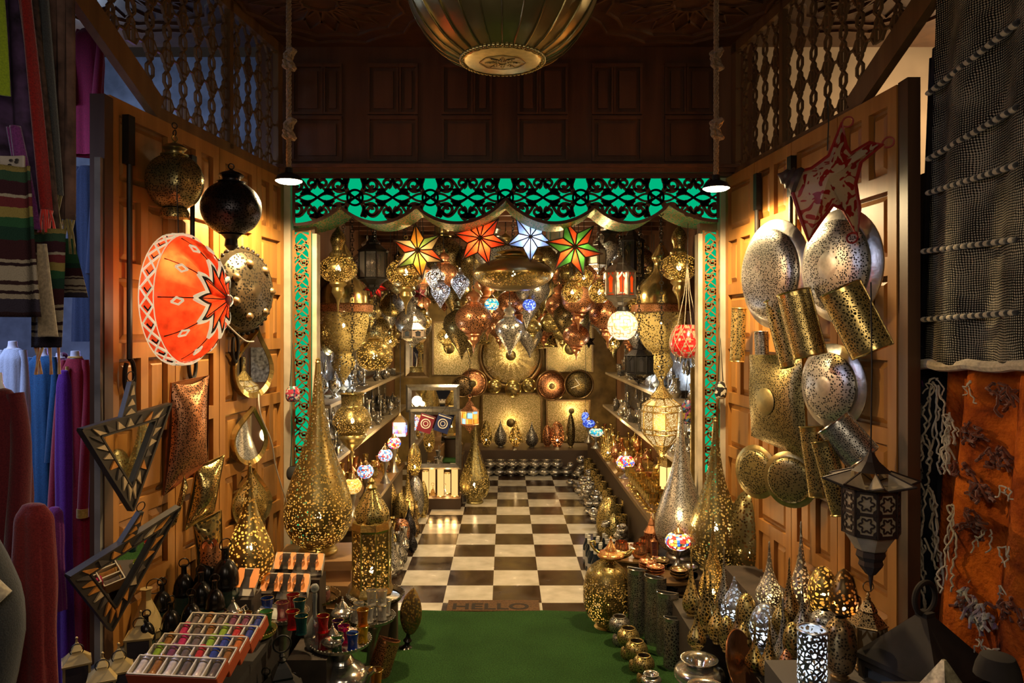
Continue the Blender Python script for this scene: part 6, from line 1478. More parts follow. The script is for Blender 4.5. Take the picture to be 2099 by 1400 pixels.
FL('slim', 1577, 1245, 1118, 54, 0.42, met='silver', pat='net', cell=.011, lit=1, power=.8, label='pale silver gourd lamp before the shiny gold pointed egg')
FL('slim', 1618, 1285, 1152, 48, 0.42, met='bronze', pat='net', cell=.011, label='brown bronze gourd lamp with ball tip near the right doors')
FL('slim', 1642, 1250, 1077, 50, 0.42, met='silver', pat='net', cell=.014, lit=1, power=1.2, label='tall silver gourd lamp with ball tip touching the right doors')
FL('egg', 1687, 1262, 1160, 62, 0.5, met='brass', pat='rose', cell=.016, lit=1, power=2.6, label='bright golden rounded lamp glowing strongest by the right doors', bz=.09)
FL('point', 1730, 1275, 1165, 62, 0.5, met='bronze', pat='dots', cell=.012, lit=1, power=.5, label='dark bronze pointed egg lamp beside the bright golden one')
FL('slim', 1645, 1310, 1208, 42, 0.42, met='pewter', pat='net', cell=.012, label='short dark gourd lamp with cut top behind the white cylinder lamp')
FL('globe', 1690, 1318, 1250, 58, 0.5, met='pewter', pat='rose', cell=.012, label='round dull silver globe lamp behind the white cylinder lamp')
FL('cyl', 1665, 1440, 1290, 58, 0.5, met='steel', pat='net', cell=.014, lit=1, tone='cool', power=4.5, label='bright white lit cylinder lamp with open top at the lower right', bz=.11)
FL('globe', 1722, 1392, 1265, 64, 0.5, met='bronze', pat='dots', cell=.010, label='dark round vase lamp on a stepped foot beside the lower right lantern')
FL('slim', 1605, 1385, 1235, 46, 0.3, met='steel', pat='net', cell=.010, label='tall silver blue gourd lamp with needle tip left of the white cylinder')
FL('slim', 1577, 1392, 1275, 42, 0.3, met='brass', pat='net', cell=.012, label='shiny brass gourd lamp left of the silver blue needle one')
FL('slim', 1547, 1375, 1290, 40, 0.3, met='gold', pat='net', cell=.012, label='small olive gold gourd lamp left of the shiny brass one at the front')
FL('point', 1524, 1350, 1276, 36, 0.3, met='gold', pat='net', cell=.012, label='small gold pointed egg lamp at the front among gourds')
FL('onion', 1512, 1345, 1255, 34, 0.3, met='bronze', pat='net', cell=.012, label='small bronze flask lamp with cut neck at the front')
FL('point', 1612, 1445, 1330, 46, 0.3, met='copper', pat='dots', cell=.010, label='copper pointed leaf lamp at the bottom right front')
FL('point', 1640, 1450, 1352, 34, 0.3, met='bronze', pat='dots', cell=.010, label='small dark pointed lamp below the white cylinder lamp')
plinth(1.10, 1.33, 2.54, 2.71, .30, 'dark block under the round vase lamp at the lower right') if False else None
lantern((1.27, 2.57, .50), .115, .27, n=6, met='bronze', pane=paper('cream', (.50,.40,.27), .3, .2), label='bronze hexagonal lantern with cream arched panes beside the dark round vase', roof=.42, arch=True, roofpat=True)
# big dark pyramid lantern lower right
t = thing('pyramid_lantern', 'big dark lantern with pyramid roof and ring handle before the orange rug', 'lantern', (1.40, 2.45, .0), (0,0,R(25)))
b = MB(); s = .13; GREYM = plain('darktin', (.022,.017,.014), .8, 0, spec=.2, noise=.4)
for sx in (-1, 1):
    for sy in (-1, 1): b.box(sx*s-.012, sx*s+.012, sy*s-.012, sy*s+.012, 0, .56)
b.box(-s, s, -s, s, 0, .03); b.box(-s-.012, s+.012, -s-.012, s+.012, .54, .565); b.build('frame', GREYM, t, flat=True)
MB().ngon(4, [(.215,.565),(.21,.58),(.03,.73),(.03,.745)]).build('roof', GREYM, t, flat=True)
MB().box(-s+.005, s-.005, -s+.005, s-.005, .03, .54).build('panes', glass('lanternglass', (.25,.28,.35), .35), t, flat=True)
MB().ring((0,0,.79), .052, .009, 'y', 28, 8).build('ring_handle', GREYM, t)
point((0,-.0,.25), .35, (.5,.65,1), t)
t = thing('small_pyramid_box', 'small engraved pyramid box tip at the bottom right edge', 'box', P(1935, 1395, 1.75)); t.location.z -= .06
MB().ngon(4, [(.07,0),(.06,.02),(.005,.10)], rot=.3).build('body', plain('engraved', (.35,.3,.18), .4, .4, noise=.6, nscale=60), t, flat=True)
t.location = (P(1935,1395,1.75).x, 1.75, .0); MB().box(-.1,.1,-.1,.1,0,.80).build('pedestal', MATS['darktin'], t, flat=True); t.scale = (1,1,1)
[c for c in COL.objects if c.parent == t and c.name.startswith('body')][0].location.z = .80
tag(MB().lathe([(.0,.05),(.035,.045),(.05,0)], sm=2, seg=16).build('dark_cap', GREYM, loc=P(2045, 1385, 1.7)), 'dark rounded cap at the bottom right corner', 'cap')
# floor goods
FL('globe', 1243, 1288, 1148, 96, 0, met='gold', pat='dots', cell=.009, lit=1, power=2.8, label='large round gold lamp lit, standing at the right corner of the green carpet', bz=.10, tip=False)
LZ2 = .36
# genie lamp
k_ = 4.13/F; p = P(1252, 1160, 4.13); t = thing('genie_lamp', 'golden genie lamp with red jewels standing on the large round gold lamp', 'lamp', (p.x, p.y, p.z), (0,0,R(0)))
GJ = metal('brass', .15); s = k_
MB().lathe([(16,-8),(14,-6),(5,0),(4,6),(8,10),(22,16),(28,22),(24,28),(10,32)], seg=24, sm=2, scale=(s, s)).build('body', pierced('brass', 'rose', .008, hole=(.35,.01,.01)), t)
MB().lathe([(12,31),(10,38),(5,46),(2,54),(3,57),(0,62)], seg=18, sm=2, scale=(s, s)).build('lid', pierced('brass', 'dots', .006, hole=(.4,.01,.01)), t)
MB().tube(catmull([(20*s,0,22*s),(34*s,0,24*s),(44*s,0,32*s),(46*s,0,36*s)], 3), [9*s,8*s,7*s,6*s,6*s,5*s,5*s,4*s,4*s,4*s], 10).build('spout', GJ, t)
MB().tube(catmull([(-20*s,0,24*s),(-34*s,0,34*s),(-42*s,0,48*s),(-34*s,0,50*s),(-32*s,0,42*s)], 4), 2.4*s, 8).build('handle', GJ, t)
# bright mosaic lamp on stand
mosaic_ball(1390, 1109, 4.14, 27, MULT, 'bright red white and blue mosaic lamp on the copper ware table at the right front', .33, sq=.62, pw=1.2)
t = side_table(.66, 1.02, 3.70, 3.93, .30, 'small round copper ware stand with saucers beneath the bright mosaic lamp') if False else tag(MB().lathe([(.02,.0),(.02,.31),(.165,.315),(.165,.33),(0,.33)], seg=32, sm=1).build('round_stand', MATS['tabletop'], loc=(.90,4.08,0)), 'low round stand carrying copper saucers and the bright mosaic lamp', 'stand')
tag(MB().lathe([(.17,0),(.17,.30),(.2,.31),(.2,.32),(0,.32)], seg=32, sm=1).build('round_stand', MATS['tabletop'], loc=(.80,4.50,0)), 'low round stand of copper mugs behind the genie lamp', 'stand')
for i, (dx, dy, me) in enumerate(((-.10,-.08,'copper'),(-.13,.03,'copper'),(.05,-.14,'bronze'),(.14,-.03,'pewter'),(-.02,.12,'bronze'))):
    for j in range(3 if i < 3 else 2):
        tag(MB().lathe([(0,.004),(.4,.004),(.8,.02),(1,.03),(.97,.034),(.75,.022),(0,.012)], seg=24, sm=2, scale=(.05,1)).build('saucer', metal(me, .2), loc=(.90+dx*.8, 4.08+dy*.8, .33+j*.014)), '%s saucer in a small stack around the bright mosaic lamp' % me, 'saucer', '%s saucers around the bright mosaic lamp' % me)
for i, (dx, dy) in enumerate(((-.10,-.05),(.0,-.10),(.06,.02))):
    t = thing('copper_mug', ['hammered copper mug lying nearest the genie lamp','hammered copper mug standing behind the copper saucers','hammered copper mug at the back of the round stand'][i], 'mug', (.80+dx, 4.48+dy, .32), (0,0,i))
    MB().lathe([(.6,0),(.9,.3),(1,.9),(.85,1.6),(.82,1.9)], seg=20, sm=3, scale=(.045,.045)).build('body', metal('copper', .15, .8), t); MB().tube([(.04,0,.07),(.07,0,.06),(.07,0,.03),(.042,0,.02)], .005, 6).build('handle', metal('copper', .15), t)
lantern((.90, 4.53, .32), .085, .23, n=8, met='copper', pane=pierced('copper', 'dots', .008), label='round bellied copper lantern on the stand of copper mugs', roof=.5)
lantern((.89, 4.40, .32), .05, .12, n=4, met='copper', pane=glass('pinkglass', (.8,.4,.3), .3), label='tiny copper table ornament beside the copper mugs', roof=.2)
# standing half cylinders
def HT(px, yb, yt, wp, met, lab, cell=.012, yaw=-30, pat='net', crest=False):
    Y = H*F/(yb-CY); kk = Y/F; h = (yb-yt)*kk; t = half_tube(px, (yb+yt)/2, wp, yb-yt, 0, 0, met, lab, cell, pat=pat, Y=Y, name='standing_half_cylinder', loc=((px-CX)*kk, Y, h/2+.004)); t.rotation_euler = (0,0,R(yaw)); return t
HT(1307, 1303, 1166, 42, 'pewter', 'grey pierced half cylinder standing leftmost in the group', .014)
HT(1344, 1322, 1182, 46, 'pewter', 'grey pierced half cylinder with ogee top second in the group', .012, -40)
HT(1368, 1345, 1214, 44, 'pewter', 'grey half cylinder with fine tracery in the middle of the group', .011, -25)
HT(1366, 1310, 1205, 44, 'iron', 'dark half cylinder standing behind the grey ones', .014, -20)
HT(1398, 1318, 1215, 48, 'bronze', 'dark bronze half cylinder behind the brass one', .014, -40)
HT(1366, 1340, 1222, 40, 'darkbrass', 'dull brass half cylinder left of the brass one', .012, -35) if False else None
HT(1414, 1325, 1232, 56, 'gold', 'brass pierced half cylinder at the right of the group', .012, -20)
HT(1382, 1372, 1266, 42, 'pewter', 'small grey half cylinder with square key pattern in front', .018, -20, 'net')
# candle balls gold and silver, stacked in pairs along the carpet
G2 = 'stacked candle balls along the right carpet edge'
for i, (px, yb, me, rr) in enumerate(((1246,1295,'gold',23),(1262,1325,'pewter',22),(1280,1352,'gold',23),(1297,1378,'gold',23),(1312,1405,'gold',22))):
    Y = H*F/(yb-CY); kk = Y/F; r = rr*kk; x = (px+12-CX)*kk
    w1 = ['nearest the big round lit lamp','second along the carpet, dull silver','third along the carpet','fourth along the carpet','last along the carpet'][i]
    bowl(r*.88, (x, Y, 0), me, 'lower %s candle ball of the stack %s' % ('silver' if me == 'pewter' else 'gold', w1)); bowl(r, (x-.01, Y, r*1.30), me, 'upper %s candle ball of the stack %s' % ('silver' if me == 'pewter' else 'gold', w1))
# silver bowls front
for i, (px, yb, rr, lb) in enumerate(((1335,1392,21,'upper silver pot in the front stack beside the gold candle balls'),(1357,1425,21,'silver pot in the second front stack'),(1378,1450,22,'silver pot rim at the bottom edge of the picture'))):
    Y = (H-.09)*F/(yb-CY) if i < 2 else 2.9; kk = Y/F; x = (px-CX)*kk
    bowl(rr*kk*1.02, (x, Y, 0), 'pewter', lb.replace('upper ', 'lower ').replace('silver pot', 'silver pot underneath')+' base', style=1); bowl(rr*kk, (x, Y, rr*kk*1.26), 'silver', lb, style=1)
plinth(.70, .98, 2.84, 3.05, .12, 'low dark block under the big silver bowls at the bottom') 
bowl(.105, (.84, 3.18, .0), 'pewter', 'wide silver bowl standing under the big silver one', style=1)
bowl(.108, (.84, 3.18, .128), 'silver', 'big silver ashtray bowl with wide flared rim at the bottom centre right', style=1)
bowl(.10, (.80, 2.93, .14), 'silver', 'big hammered silver pot at the bottom edge right of the silver stacks', style=1)
t = tag(MB().lathe([(0,.0),(.5,.004),(.85,.02),(1,.03),(.98,.036),(.8,.026),(0,.01)], seg=40, sm=2, scale=(.12,1)).build('copper_plate', metal('copper', .2), loc=(.93, 2.99, .12)), 'copper plate leaning upright at the bottom beside the silver pots', 'plate')
t.rotation_euler = (R(72), 0, R(50)); t.location.z = .335
# ------------------------------------------------------------------ right floor row inside the shop
random.seed(11)
SB = bowl(.05, (.70, 7.9, 0), 'silver', 'small silver bowl in the jumble along the right table', style=1, group='small silver bowls along the right table')
for i in range(58):
    Y = 5.35+random.random()*3.0; x = .905-.15*random.random()-.02; z = random.choice((0,.062,.124,.186))
    dup(SB, (x, Y, z), (random.uniform(-.5,.5) if z > .1 else 0, 0, random.uniform(0,3)), scale=random.uniform(.8,1.2))
for i in range(9):
    Y = 5.6+i*.30; floor_lamp('cyl', .045, random.uniform(.26,.36), (.885-.0*i, Y, 0), 'brass', 'net', .02, label='brass tube vase in the row along the right table', group='brass tube vases along the right table', cat='vase', name='tube_vase', tip=False, base=False) if i == 0 else dup([o for o in COL.objects if o.name == 'tube_vase'][0], (.90, Y, 0), i)
# oil bottles with white labels
t = thing('oil_bottle', 'dark oil bottle with pale label in the cluster by the right table foot', 'bottle', (.60, 4.9, 0), 0, 'oil bottles by the right table')
MB().lathe([(0,0),(.026,.0),(.028,.01),(.028,.13),(.012,.17),(.011,.20)], seg=16, sm=1).build('bottle_body', plain('bottleglass', (.012,.02,.03), .12, spec=.8), t); MB().lathe([(.0288,.035),(.0288,.10)], seg=16, sm=1).build('paper_label', plain('paperlabel', (.45,.42,.38), .8), t)
MB().lathe([(.0125,.185),(.0125,.215),(0,.217)], seg=12, sm=1).build('stopper', plain('white', (.5,.48,.42), .6), t)
for i in range(15): dup(t, (.585+.062*(i % 3)+.01*(i//3 % 2)+.0, 4.98+.075*(i//3)+.03*(i % 2), 0), i)
for sh, px, yb, yt, wp, me, ce, lb in (('egg',1246,1108,1018,48,'gold',.012,'gold egg lamp standing behind the oil bottles on the right floor'),('point',1258,1128,1052,40,'olive',.014,'olive gold pointed lamp leaning by the oil bottles'),
    ('slim',1276,1090,1040,12,'copper',.012,'thin copper neck bottle lamp beside the brass tubes'),('onion',1350,1130,1060,30,'brass',.014,'small brass onion lamp near the giant silver gourd')):
    FL(sh, px, yb, yt, wp, met=me, pat='dots', cell=ce, label=lb)
for i, (px, yb, yt, wp) in enumerate(((1262,1050,980,26),(1290,1100,1025,34),(1310,1115,1038,34),(1330,1128,1055,30))):
    FL('cyl', px, yb, yt, wp, met='brass', pat='dots', cell=.02, label=['brass tube vase farthest in the near right group','brass tube vase second in the near right group','brass tube vase third in the near right group','brass tube vase nearest the giant silver gourd'][i], cat='vase', base=False, name='tube_vase')
# flat stacks of gold glasses on the right table front
g = small('goblet', 'brass', (1.0, 4.95, TZ), 'small gold goblet in the dense rows on the right table', 'gold goblets in rows on the right table')
for i in range(9):
    for j in range(5):
        if i or j: dup(g, (.975+.085*j, 4.85+.10*i, TZ), i)
# beaded bags and fabric at the right post
def bag(px, py, Y, rp, mat, lab, sq=1.4):
    k_ = Y/F; t = thing('hanging_bag', lab, 'bag', P(px, py, Y)); r = rp*k_
    MB().lathe([(.1,-sq),(.75,-sq*.85),(1,-sq*.2),(.9,sq*.5),(.45,sq)], seg=20, sm=3, scale=(r, r), sq=.6).build('pouch', mat, t); MB().tube([(-.4*r,0,sq*r),(0,0,sq*r+.25),(.4*r,0,sq*r)], .003, 5).build('strap', IRON, t); return t
def beads(name, cols, cell):
    m, nt, out = nodes('bead_'+name); v = N(nt, 'TexVoronoi', feature='F1'); v.inputs['Scale'].default_value = 1/cell; L(nt, obco(nt), v.inputs['Vector']); sp = N(nt, 'SeparateColor'); L(nt, v.outputs['Color'], sp.inputs[0])
    c = ramp(nt, sp.outputs[0], [(i/len(cols), q) for i, q in enumerate(cols)], 'CONSTANT'); bb = bsdf(nt, (1,1,1), .3); L(nt, c, bb.inputs['Base Color']); bump(nt, bb, v.outputs['Distance'], -.8, .01); L(nt, bb.outputs[0], out.inputs[0]); return m
bag(1477, 800, 4.25, 13, beads('zebra', [(.02,.02,.02),(.6,.55,.42)], .018), 'black and white shell bag hanging on the right post')
bag(600, 808, 4.25, 15, beads('rainbow', [(.4,.03,.05),(.05,.2,.15),(.5,.45,.4),(.03,.03,.1),(.4,.05,.1)], .010), 'small multicoloured sequin bag hanging on the left post', 1.1)
bag(1412, 845, 4.65, 18, beads('pompon', [(.25,.05,.15),(.05,.15,.3),(.35,.25,.05),(.02,.02,.03)], .014), 'dark multicoloured beaded bag hanging behind the giant silver gourd tip')
bag(600, 970, 4.25, 13, plain('blackknit', (.03,.03,.03), .8, noise=.5, bmp=1), 'tangled black cord bundle hanging low on the left post', 1.1)
for i, (px, w_) in enumerate(((1432,.02),(1447,.015))):
    t = thing('hanging_fabric', ['strip of shiny gold fabric hanging behind the right green strip','strip of cream fabric hanging right of the shiny gold fabric'][i], 'fabric', P(px, 900, 4.62)); MB().box(-.05,.05,-.01,.01,-.35,.45).build('cloth', [metal('gold', .4), cloth('cream', (.4,.33,.2))][i], t, flat=True)
# shells of white cable
for nm, pts_, lab in (('cable', [(530,808,3.55),(534,850,3.5),(556,905,3.65),(566,960,3.75),(588,1030,3.95)], 'thin white cable running down the left doors'),('cable', [(462,662,3.2),(500,697,3.35),(520,700,3.45)], 'short white cable from the red skin lamp')):
    tag(MB().tube(catmull([tuple(P(*q)) for q in pts_], 5), .0035, 6).build(nm, plain('whitecable', (.5,.45,.38), .6)), lab, 'cable')

for sh, px, yb, yt, wp, Z_, me, ce, lb in (('slim',1428,1330,1235,38,.30,'gold',.014,'gold gourd lamp at the left edge of the front step'),('onion',1470,1318,1240,40,.30,'brass',.013,'brass onion lamp on the front step behind the copper plate'),
    ('slim',1456,1285,1180,36,.30,'olive',.013,'olive gourd lamp between the slim gold one and the grey one'),('egg',1490,1335,1262,34,.30,'gold',.012,'gold egg lamp on the front step between brass onion and bronze flask'),
    ('point',1590,1345,1262,34,.30,'silver',.012,'small silver pointed lamp in front of the spiral traced egg lamp'),('slim',1560,1290,1190,34,.30,'pewter',.012,'dull pewter gourd lamp behind the spiral traced egg lamp'),
    ('egg',1625,1345,1275,40,.42,'gold',.013,'gold egg lamp directly left of the white cylinder lamp'),('slim',1660,1290,1195,40,.42,'bronze',.012,'bronze gourd lamp leaning toward the bright golden rounded lamp'),('onion',1600,1300,1225,36,.42,'gold',.012,'gold onion lamp behind the silver blue needle gourd')):
    FL(sh, px, yb, yt, wp, Z_, met=me, pat='net', cell=ce, label=lb)
# ------------------------------------------------------------------ goods at the left of the entrance
# giant gourd on books and crates
Y_ = 4.12; k_ = Y_/F; zt = H-(1132-CY)*k_
x_ = (652-CX)*k_
def box_thing(name, cat, lab, x0, x1, y0, y1, z0, z1, mat, rot=0):
    t = thing(name, lab, cat, ((x0+x1)/2, (y0+y1)/2, z0), rot); w, d, h = (x1-x0)/2, (y1-y0)/2, z1-z0
    MB().box(-w, w, -d, d, 0, h*.9).build('body', mat, t, flat=True); MB().box(-w-.006, w+.006, -d-.006, d+.006, h*.55, h).build('lid', mat, t, flat=True); return t
WB = wood('boxwood', (.20,.10,.035), (.34,.19,.08), 0)
box_thing('wooden_crate', 'crate', 'lowest wide wooden crate under the giant gourd lamp on the left', x_-.27, x_+.25, Y_-.24, Y_+.24, 0, .20, WB, .05)
box_thing('wooden_box', 'box', 'middle wooden box under the giant gourd lamp on the left', x_-.24, x_+.22, Y_-.2, Y_+.2, .20, .32, WB, -.06)
box_thing('wooden_box', 'box', 'topmost flat wooden box directly under the giant gourd lamp', x_-.2, x_+.2, Y_-.17, Y_+.17, .32, zt, WB, .1)
floor_lamp('gourd', 69*k_, (1132-735)*k_, (x_, Y_, zt), 'gold', 'dots', .011, 1, 4.5, 'giant brass gourd lamp with long neck lit at the left of the entrance', bz=.20)
# golden gourd lamp by the left doors
Y_ = 3.45; k_ = Y_/F; z_ = H-(1196-CY)*k_; x_ = (512-CX)*k_
plinth(x_-.16, x_+.14, Y_-.13, Y_+.3, z_, 'dark block under the bright golden gourd lamp by the left doors')
floor_lamp('gourd', 48*k_, (1196-950)*k_, (x_, Y_, z_), 'brass', 'dots', .012, 1, 4.0, 'bright golden gourd lamp lit before the left doors', bz=.17)
# crown candle tube
Y_ = 3.22; k_ = Y_/F; t = thing('crown_candle_holder', 'dark copper candle tube with crown top before the plain brass pillow', 'candle holder', ((432-CX)*k_, Y_, .45)); r = 20*k_; h = H-(1112-CY)*k_-.45
MB().lathe([(r,0),(r,.02),(r,h*.9)], seg=28, sm=1, close=True).build('body', pierced('copper', 'rose', .012), t)
b = MB()
for i in range(28):
    a, a2 = 2*PI*i/28, 2*PI*(i+1)/28; f = lambda q: h*(.9+.12*abs(math.sin(3*q)))
    b.add([(r*math.cos(a), r*math.sin(a), h*.9),(r*math.cos(a2), r*math.sin(a2), h*.9),(r*math.cos(a2), r*math.sin(a2), f(a2)),(r*math.cos(a), r*math.sin(a), f(a))], [(0,1,2,3)])
b.build('crown', metal('copper'), t)
# display table of the left front
tb = thing('display_table', 'dark cloth covered display table along the left doors', 'table', (-1.2, 2.85, 0)); 
MB().box(-.32, .26, -.50, .44, .42, .45).build('tabletop', plain('tablecloth', (.03,.025,.022), .9), tb, flat=True); MB().box(-.30, .24, -.48, .42, 0, .42).build('table_skirt', plain('tablecloth2', (.025,.02,.018), .95), tb, flat=True)
# black lantern bottles
random.seed(9)
def dome_bottle(px, yb, hp, lab, Z=.45, met='iron', Y=None, pane=None):
    Y = Y or (H-Z)*F/(yb-CY); k_ = Y/F; h = hp*k_; w = h*.40; x = (px-CX)*k_
    t = thing('dome_lantern', lab, 'lantern', (x, Y, Z), random.uniform(0, 1)); m = IRONP if met == 'iron' else metal(met); r = w/2
    MB().ngon(6, [(r,0),(r*1.02,h*.03),(r*.95,h*.05),(r*.95,h*.42),(r*1.1,h*.44),(r*1.12,h*.47)]).build('frame', m, t, flat=True)
    MB().ngon(6, [(r*.97,h*.08),(r*.97,h*.40)]).build('panes', pane or glass('greenish', (.12,.2,.14), .45), t, flat=True)
    MB().lathe([(1.05,.47),(.98,.52),(.92,.62),(.70,.74),(.35,.82),(.27,.84),(.25,.95),(.28,.96),(.26,1),(0,1)], seg=18, sm=2, scale=(r, h)).build('dome', m, t)
    dm = [c for c in COL.objects if c.parent == t and c.name.startswith('dome')][0]
    MB().ring((0,0,h*1.04), r*.45, .0025, 'y', 16, 5).build('ring', m, dm); return t
IRONP = plain('blackmetal', (.03,.027,.025), .22, .75, noise=.4)
DBL = [(332,1288,92,'leftmost'),(377,1262,104,'behind the leftmost'),(425,1255,130,'tallest back left'),(462,1262,140,'tallest nearest the golden gourd'),(412,1285,112,'in the middle of the group'),(440,1290,100,'right of the middle'),
       (350,1330,96,'front left'),(392,1320,100,'front centre'),(300,1345,84,'lower left by the triangle mirror'),(245,1290,110,'under the lower triangle mirror'),(270,1275,90,'half hidden behind the lower triangle mirror'),(325,1262,80,'farthest at the door')]
for px, yb, hp, w1 in DBL: dome_bottle(px, yb, hp, 'black domed lantern %s on the left table' % w1)
# gold and cream house lanterns
for px, yb, hp, lb in ((157,1398,95,'pale gold house lantern leftmost at the lower left'),(210,1432,98,'pale gold house lantern second from the left at the bottom'),(243,1415,100,'pale gold house lantern with blue glint third at the bottom'),(288,1345,96,'taller pale gold house lantern behind the others')):
    Y = (H-.45)*F/(yb-CY); k_ = Y/F; h = hp*k_; t = thing('house_lantern', lb, 'lantern', ((px-CX)*k_, Y, .45), random.uniform(.2,.7)); w = h*.26; m = plain('creammetal', (.52,.38,.16), .4, .5, noise=.3)
    b = MB()
    for sx in (-1, 1):
        for sy in (-1, 1): b.box(sx*w-.004*(sx > 0)*2, sx*w+.004*(sx < 0)*2, sy*w-.008*(sy > 0), sy*w+.008*(sy < 0), 0, h*.45)
    b.box(-w, w, -w, w, 0, h*.04); b.box(-w*1.08, w*1.08, -w*1.08, w*1.08, h*.43, h*.47); b.build('frame', m, t, flat=True)
    MB().box(-w*.94, w*.94, -w*.94, w*.94, h*.05, h*.43).build('panes', glass('housepane', (.2,.16,.18), .4), t, flat=True)
    b = MB(); b.ngon(4, [(w*1.45,h*.47),(w*.40,h*.68),(w*.55,h*.69),(w*.12,h*.86),(.003,h*.93)]); rf = b.build('roof', m, t, flat=True); MB().ball((0,0,h*.95), h*.03, 8).build('finial', m, rf); MB().ring((0,-w*.3,h*.72), h*.13, .0018, 'y', 18, 5).build('ring', IRON, rf)
t = thing('funnel_lantern', 'pale gold funnel shaped lantern cap behind the house lanterns', 'lantern', (P(300,1310,2.95).x, 2.95, .45), .4); MB().ngon(6, [(.06,0),(.062,.03),(.075,.035),(.02,.15),(.02,.19),(.026,.195)]).build('body', MATS['creammetal'], t, flat=True); MB().ring((.03,0,.2), .03, .002, 'y', 14, 5).build('ring', IRON, t)
# boxes of coloured tea glasses in a descending stair
GC = {'purple':(.16,.05,.09),'brown':(.24,.10,.03),'grey':(.12,.09,.08),'red':(.40,.03,.03),'crimson':(.42,.03,.10),'green':(.20,.30,.03),'blue':(.03,.05,.20),'orange':(.45,.12,.03),'clear':(.5,.42,.38)}
ROWS = [(['grey','brown','grey','purple','purple','blue'],'topmost farthest'),(['crimson','grey','brown','green','red','blue'],'second'),(['brown','crimson','grey','green','blue','orange'],'middle'),(['green','purple','grey','red','blue','brown'],'fourth'),(['clear','brown','clear','grey','clear','grey'],'nearest lowest')]
BOXC = plain('card', (.55,.48,.38), .8); BOXR = plain('redcard', (.42,.07,.02), .6)
corner = [((378,1306),(538,1318),.53,2.74),((352,1330),(522,1343),.51,2.65),((318,1353),(500,1367),.49,2.57),((295,1377),(478,1391),.47,2.49),((265,1402),(455,1417),.455,2.41)]
GLB = {}
for ri, ((cols, w1), ((x0,y0),(x1,y1), z_, Y_)) in enumerate(zip(ROWS, corner)):
    k_ = Y_/F; A = P(x0, y0, Y_); B_ = P(x1, y1, Y_); wd = (B_-A).length; rot = math.atan2(0, 1)-.10
    t = thing('glass_box', '%s white and red box of six coloured tea glasses in the stair of boxes' % w1, 'box', (A.x, Y_, A.z), (R(22), 0, rot)); dpt = .080; hh = .046
    MB().box(0, wd, 0, dpt, 0, .004).box(0, wd, 0, .004, 0, hh).box(0, wd, dpt-.004, dpt, 0, hh).box(0, .004, 0, dpt, 0, hh).box(wd-.004, wd, 0, dpt, 0, hh).build('tray', BOXC, t, flat=True)
    for i in range(1, 6): MB().box(wd*i/6-.0025, wd*i/6+.0025, .004, dpt-.004, .004, hh*.95).build('divider', BOXC, t, flat=True)
    MB().box(-.0015, wd+.0015, -.0025, -.0005, -.002, hh*.9).box(wd+.0005, wd+.003, 0, dpt, -.002, hh*.9).build('red_sleeve', BOXR, t, flat=True)
    M_ = Matrix.Translation(t.location) @ t.rotation_euler.to_matrix().to_4x4()
    for i, c in enumerate(cols):
        p = M_ @ Vector((wd*(i+.5)/6, .006, .026)); e = (t.rotation_euler.to_matrix() @ Matrix.Rotation(R(-90), 3, 'X')).to_euler()
        g = thing('tea_glass', '%s gilt tea glass lying in the %s box, number of places from left matching its colour' % (c, w1) if False else '%s tea glass lying in the %s box of glasses' % (c, w1), 'glass', p, tuple(e), '%s glasses in the %s box' % (c, w1) if cols.count(c) > 1 else None)
        if c not in GLB: GLB[c] = plain('boxglass_'+c, GC[c], .12, 0, .8, noise=.3, nscale=60)
        r = min(.022, wd/6*.40); MB().lathe([(0,.002),(.8,.002),(.78,.1),(.72,.4),(.85,.75),(1,1)], seg=14, sm=2, scale=(r,.08)).build('glass_body', GLB[c], g); MB().ring((0,0,.06), r*.9, .0016, seg=14, seg2=4).build('gilt_band', metal('brass', .2), g)
for i, ((x0,y0),(x1,y1), z_, Y_) in enumerate(corner):
    A = P(x0, y0, Y_); B_ = P(x1, y1, Y_)
    if i == 0: box_thing('carton', 'box', 'dark carton behind the stair of glass boxes', A.x+.02, B_.x-.06, Y_+.10, Y_+.18, .45, z_-.02, plain('darkcard', (.05,.035,.03), .8))
# orange banded boxes of clear glasses
for i, (x0, x1, yt, yb, Y_, lb) in enumerate(((560,658,1143,1182,3.62,'farther open box of clear glasses with orange bands under the giant gourd'),(533,628,1183,1228,3.38,'nearer open box of clear glasses with orange bands'),(485,520,1200,1222,3.18,'small open carton flap with orange inside before the golden gourd'))):
    k_ = Y_/F; A = P(x0, yb, Y_); wd = (x1-x0)*k_; t = thing('glass_box', lb, 'box', A, (R(35), R(4), .12)); n = 3 if i < 2 else 1; hh = .06; dp = .10
    MB().box(0, wd, 0, dp, 0, .004).box(0, wd, dp-.004, dp, 0, hh).box(0,.004,0,dp,0,hh).box(wd-.004,wd,0,dp,0,hh).build('tray', BOXC, t, flat=True)
    for j in range(n+1):
        xx = wd*(.08+.84*j/max(1, n)); f2 = lambda u, v, d: (u, v, hh+d)
        MB().prism([(xx-.012,0),(xx-.018,dp*.5),(xx-.012,dp),(xx+.012,dp),(xx+.018,dp*.5),(xx+.012,0)], .002, f2).build('orange_band', plain('orangeband', (.75,.22,.01), .5), t, flat=True)
    if i < 2:
        for j in range(3): MB().lathe([(0,.002),(.8,.002),(.75,.4),(1,1)], seg=16, sm=2, scale=(.028,.085), c=(wd*(.22+.28*j), dp/2, .0)).build('clear_glass', glass('clear2', (.75,.72,.68), .25), t)
    plinth(A.x-.02, A.x+wd, Y_-.03, Y_+.10, max(.05, A.z-.005), 'dark support under the '+lb.split(' with')[0].replace('small ', ''))
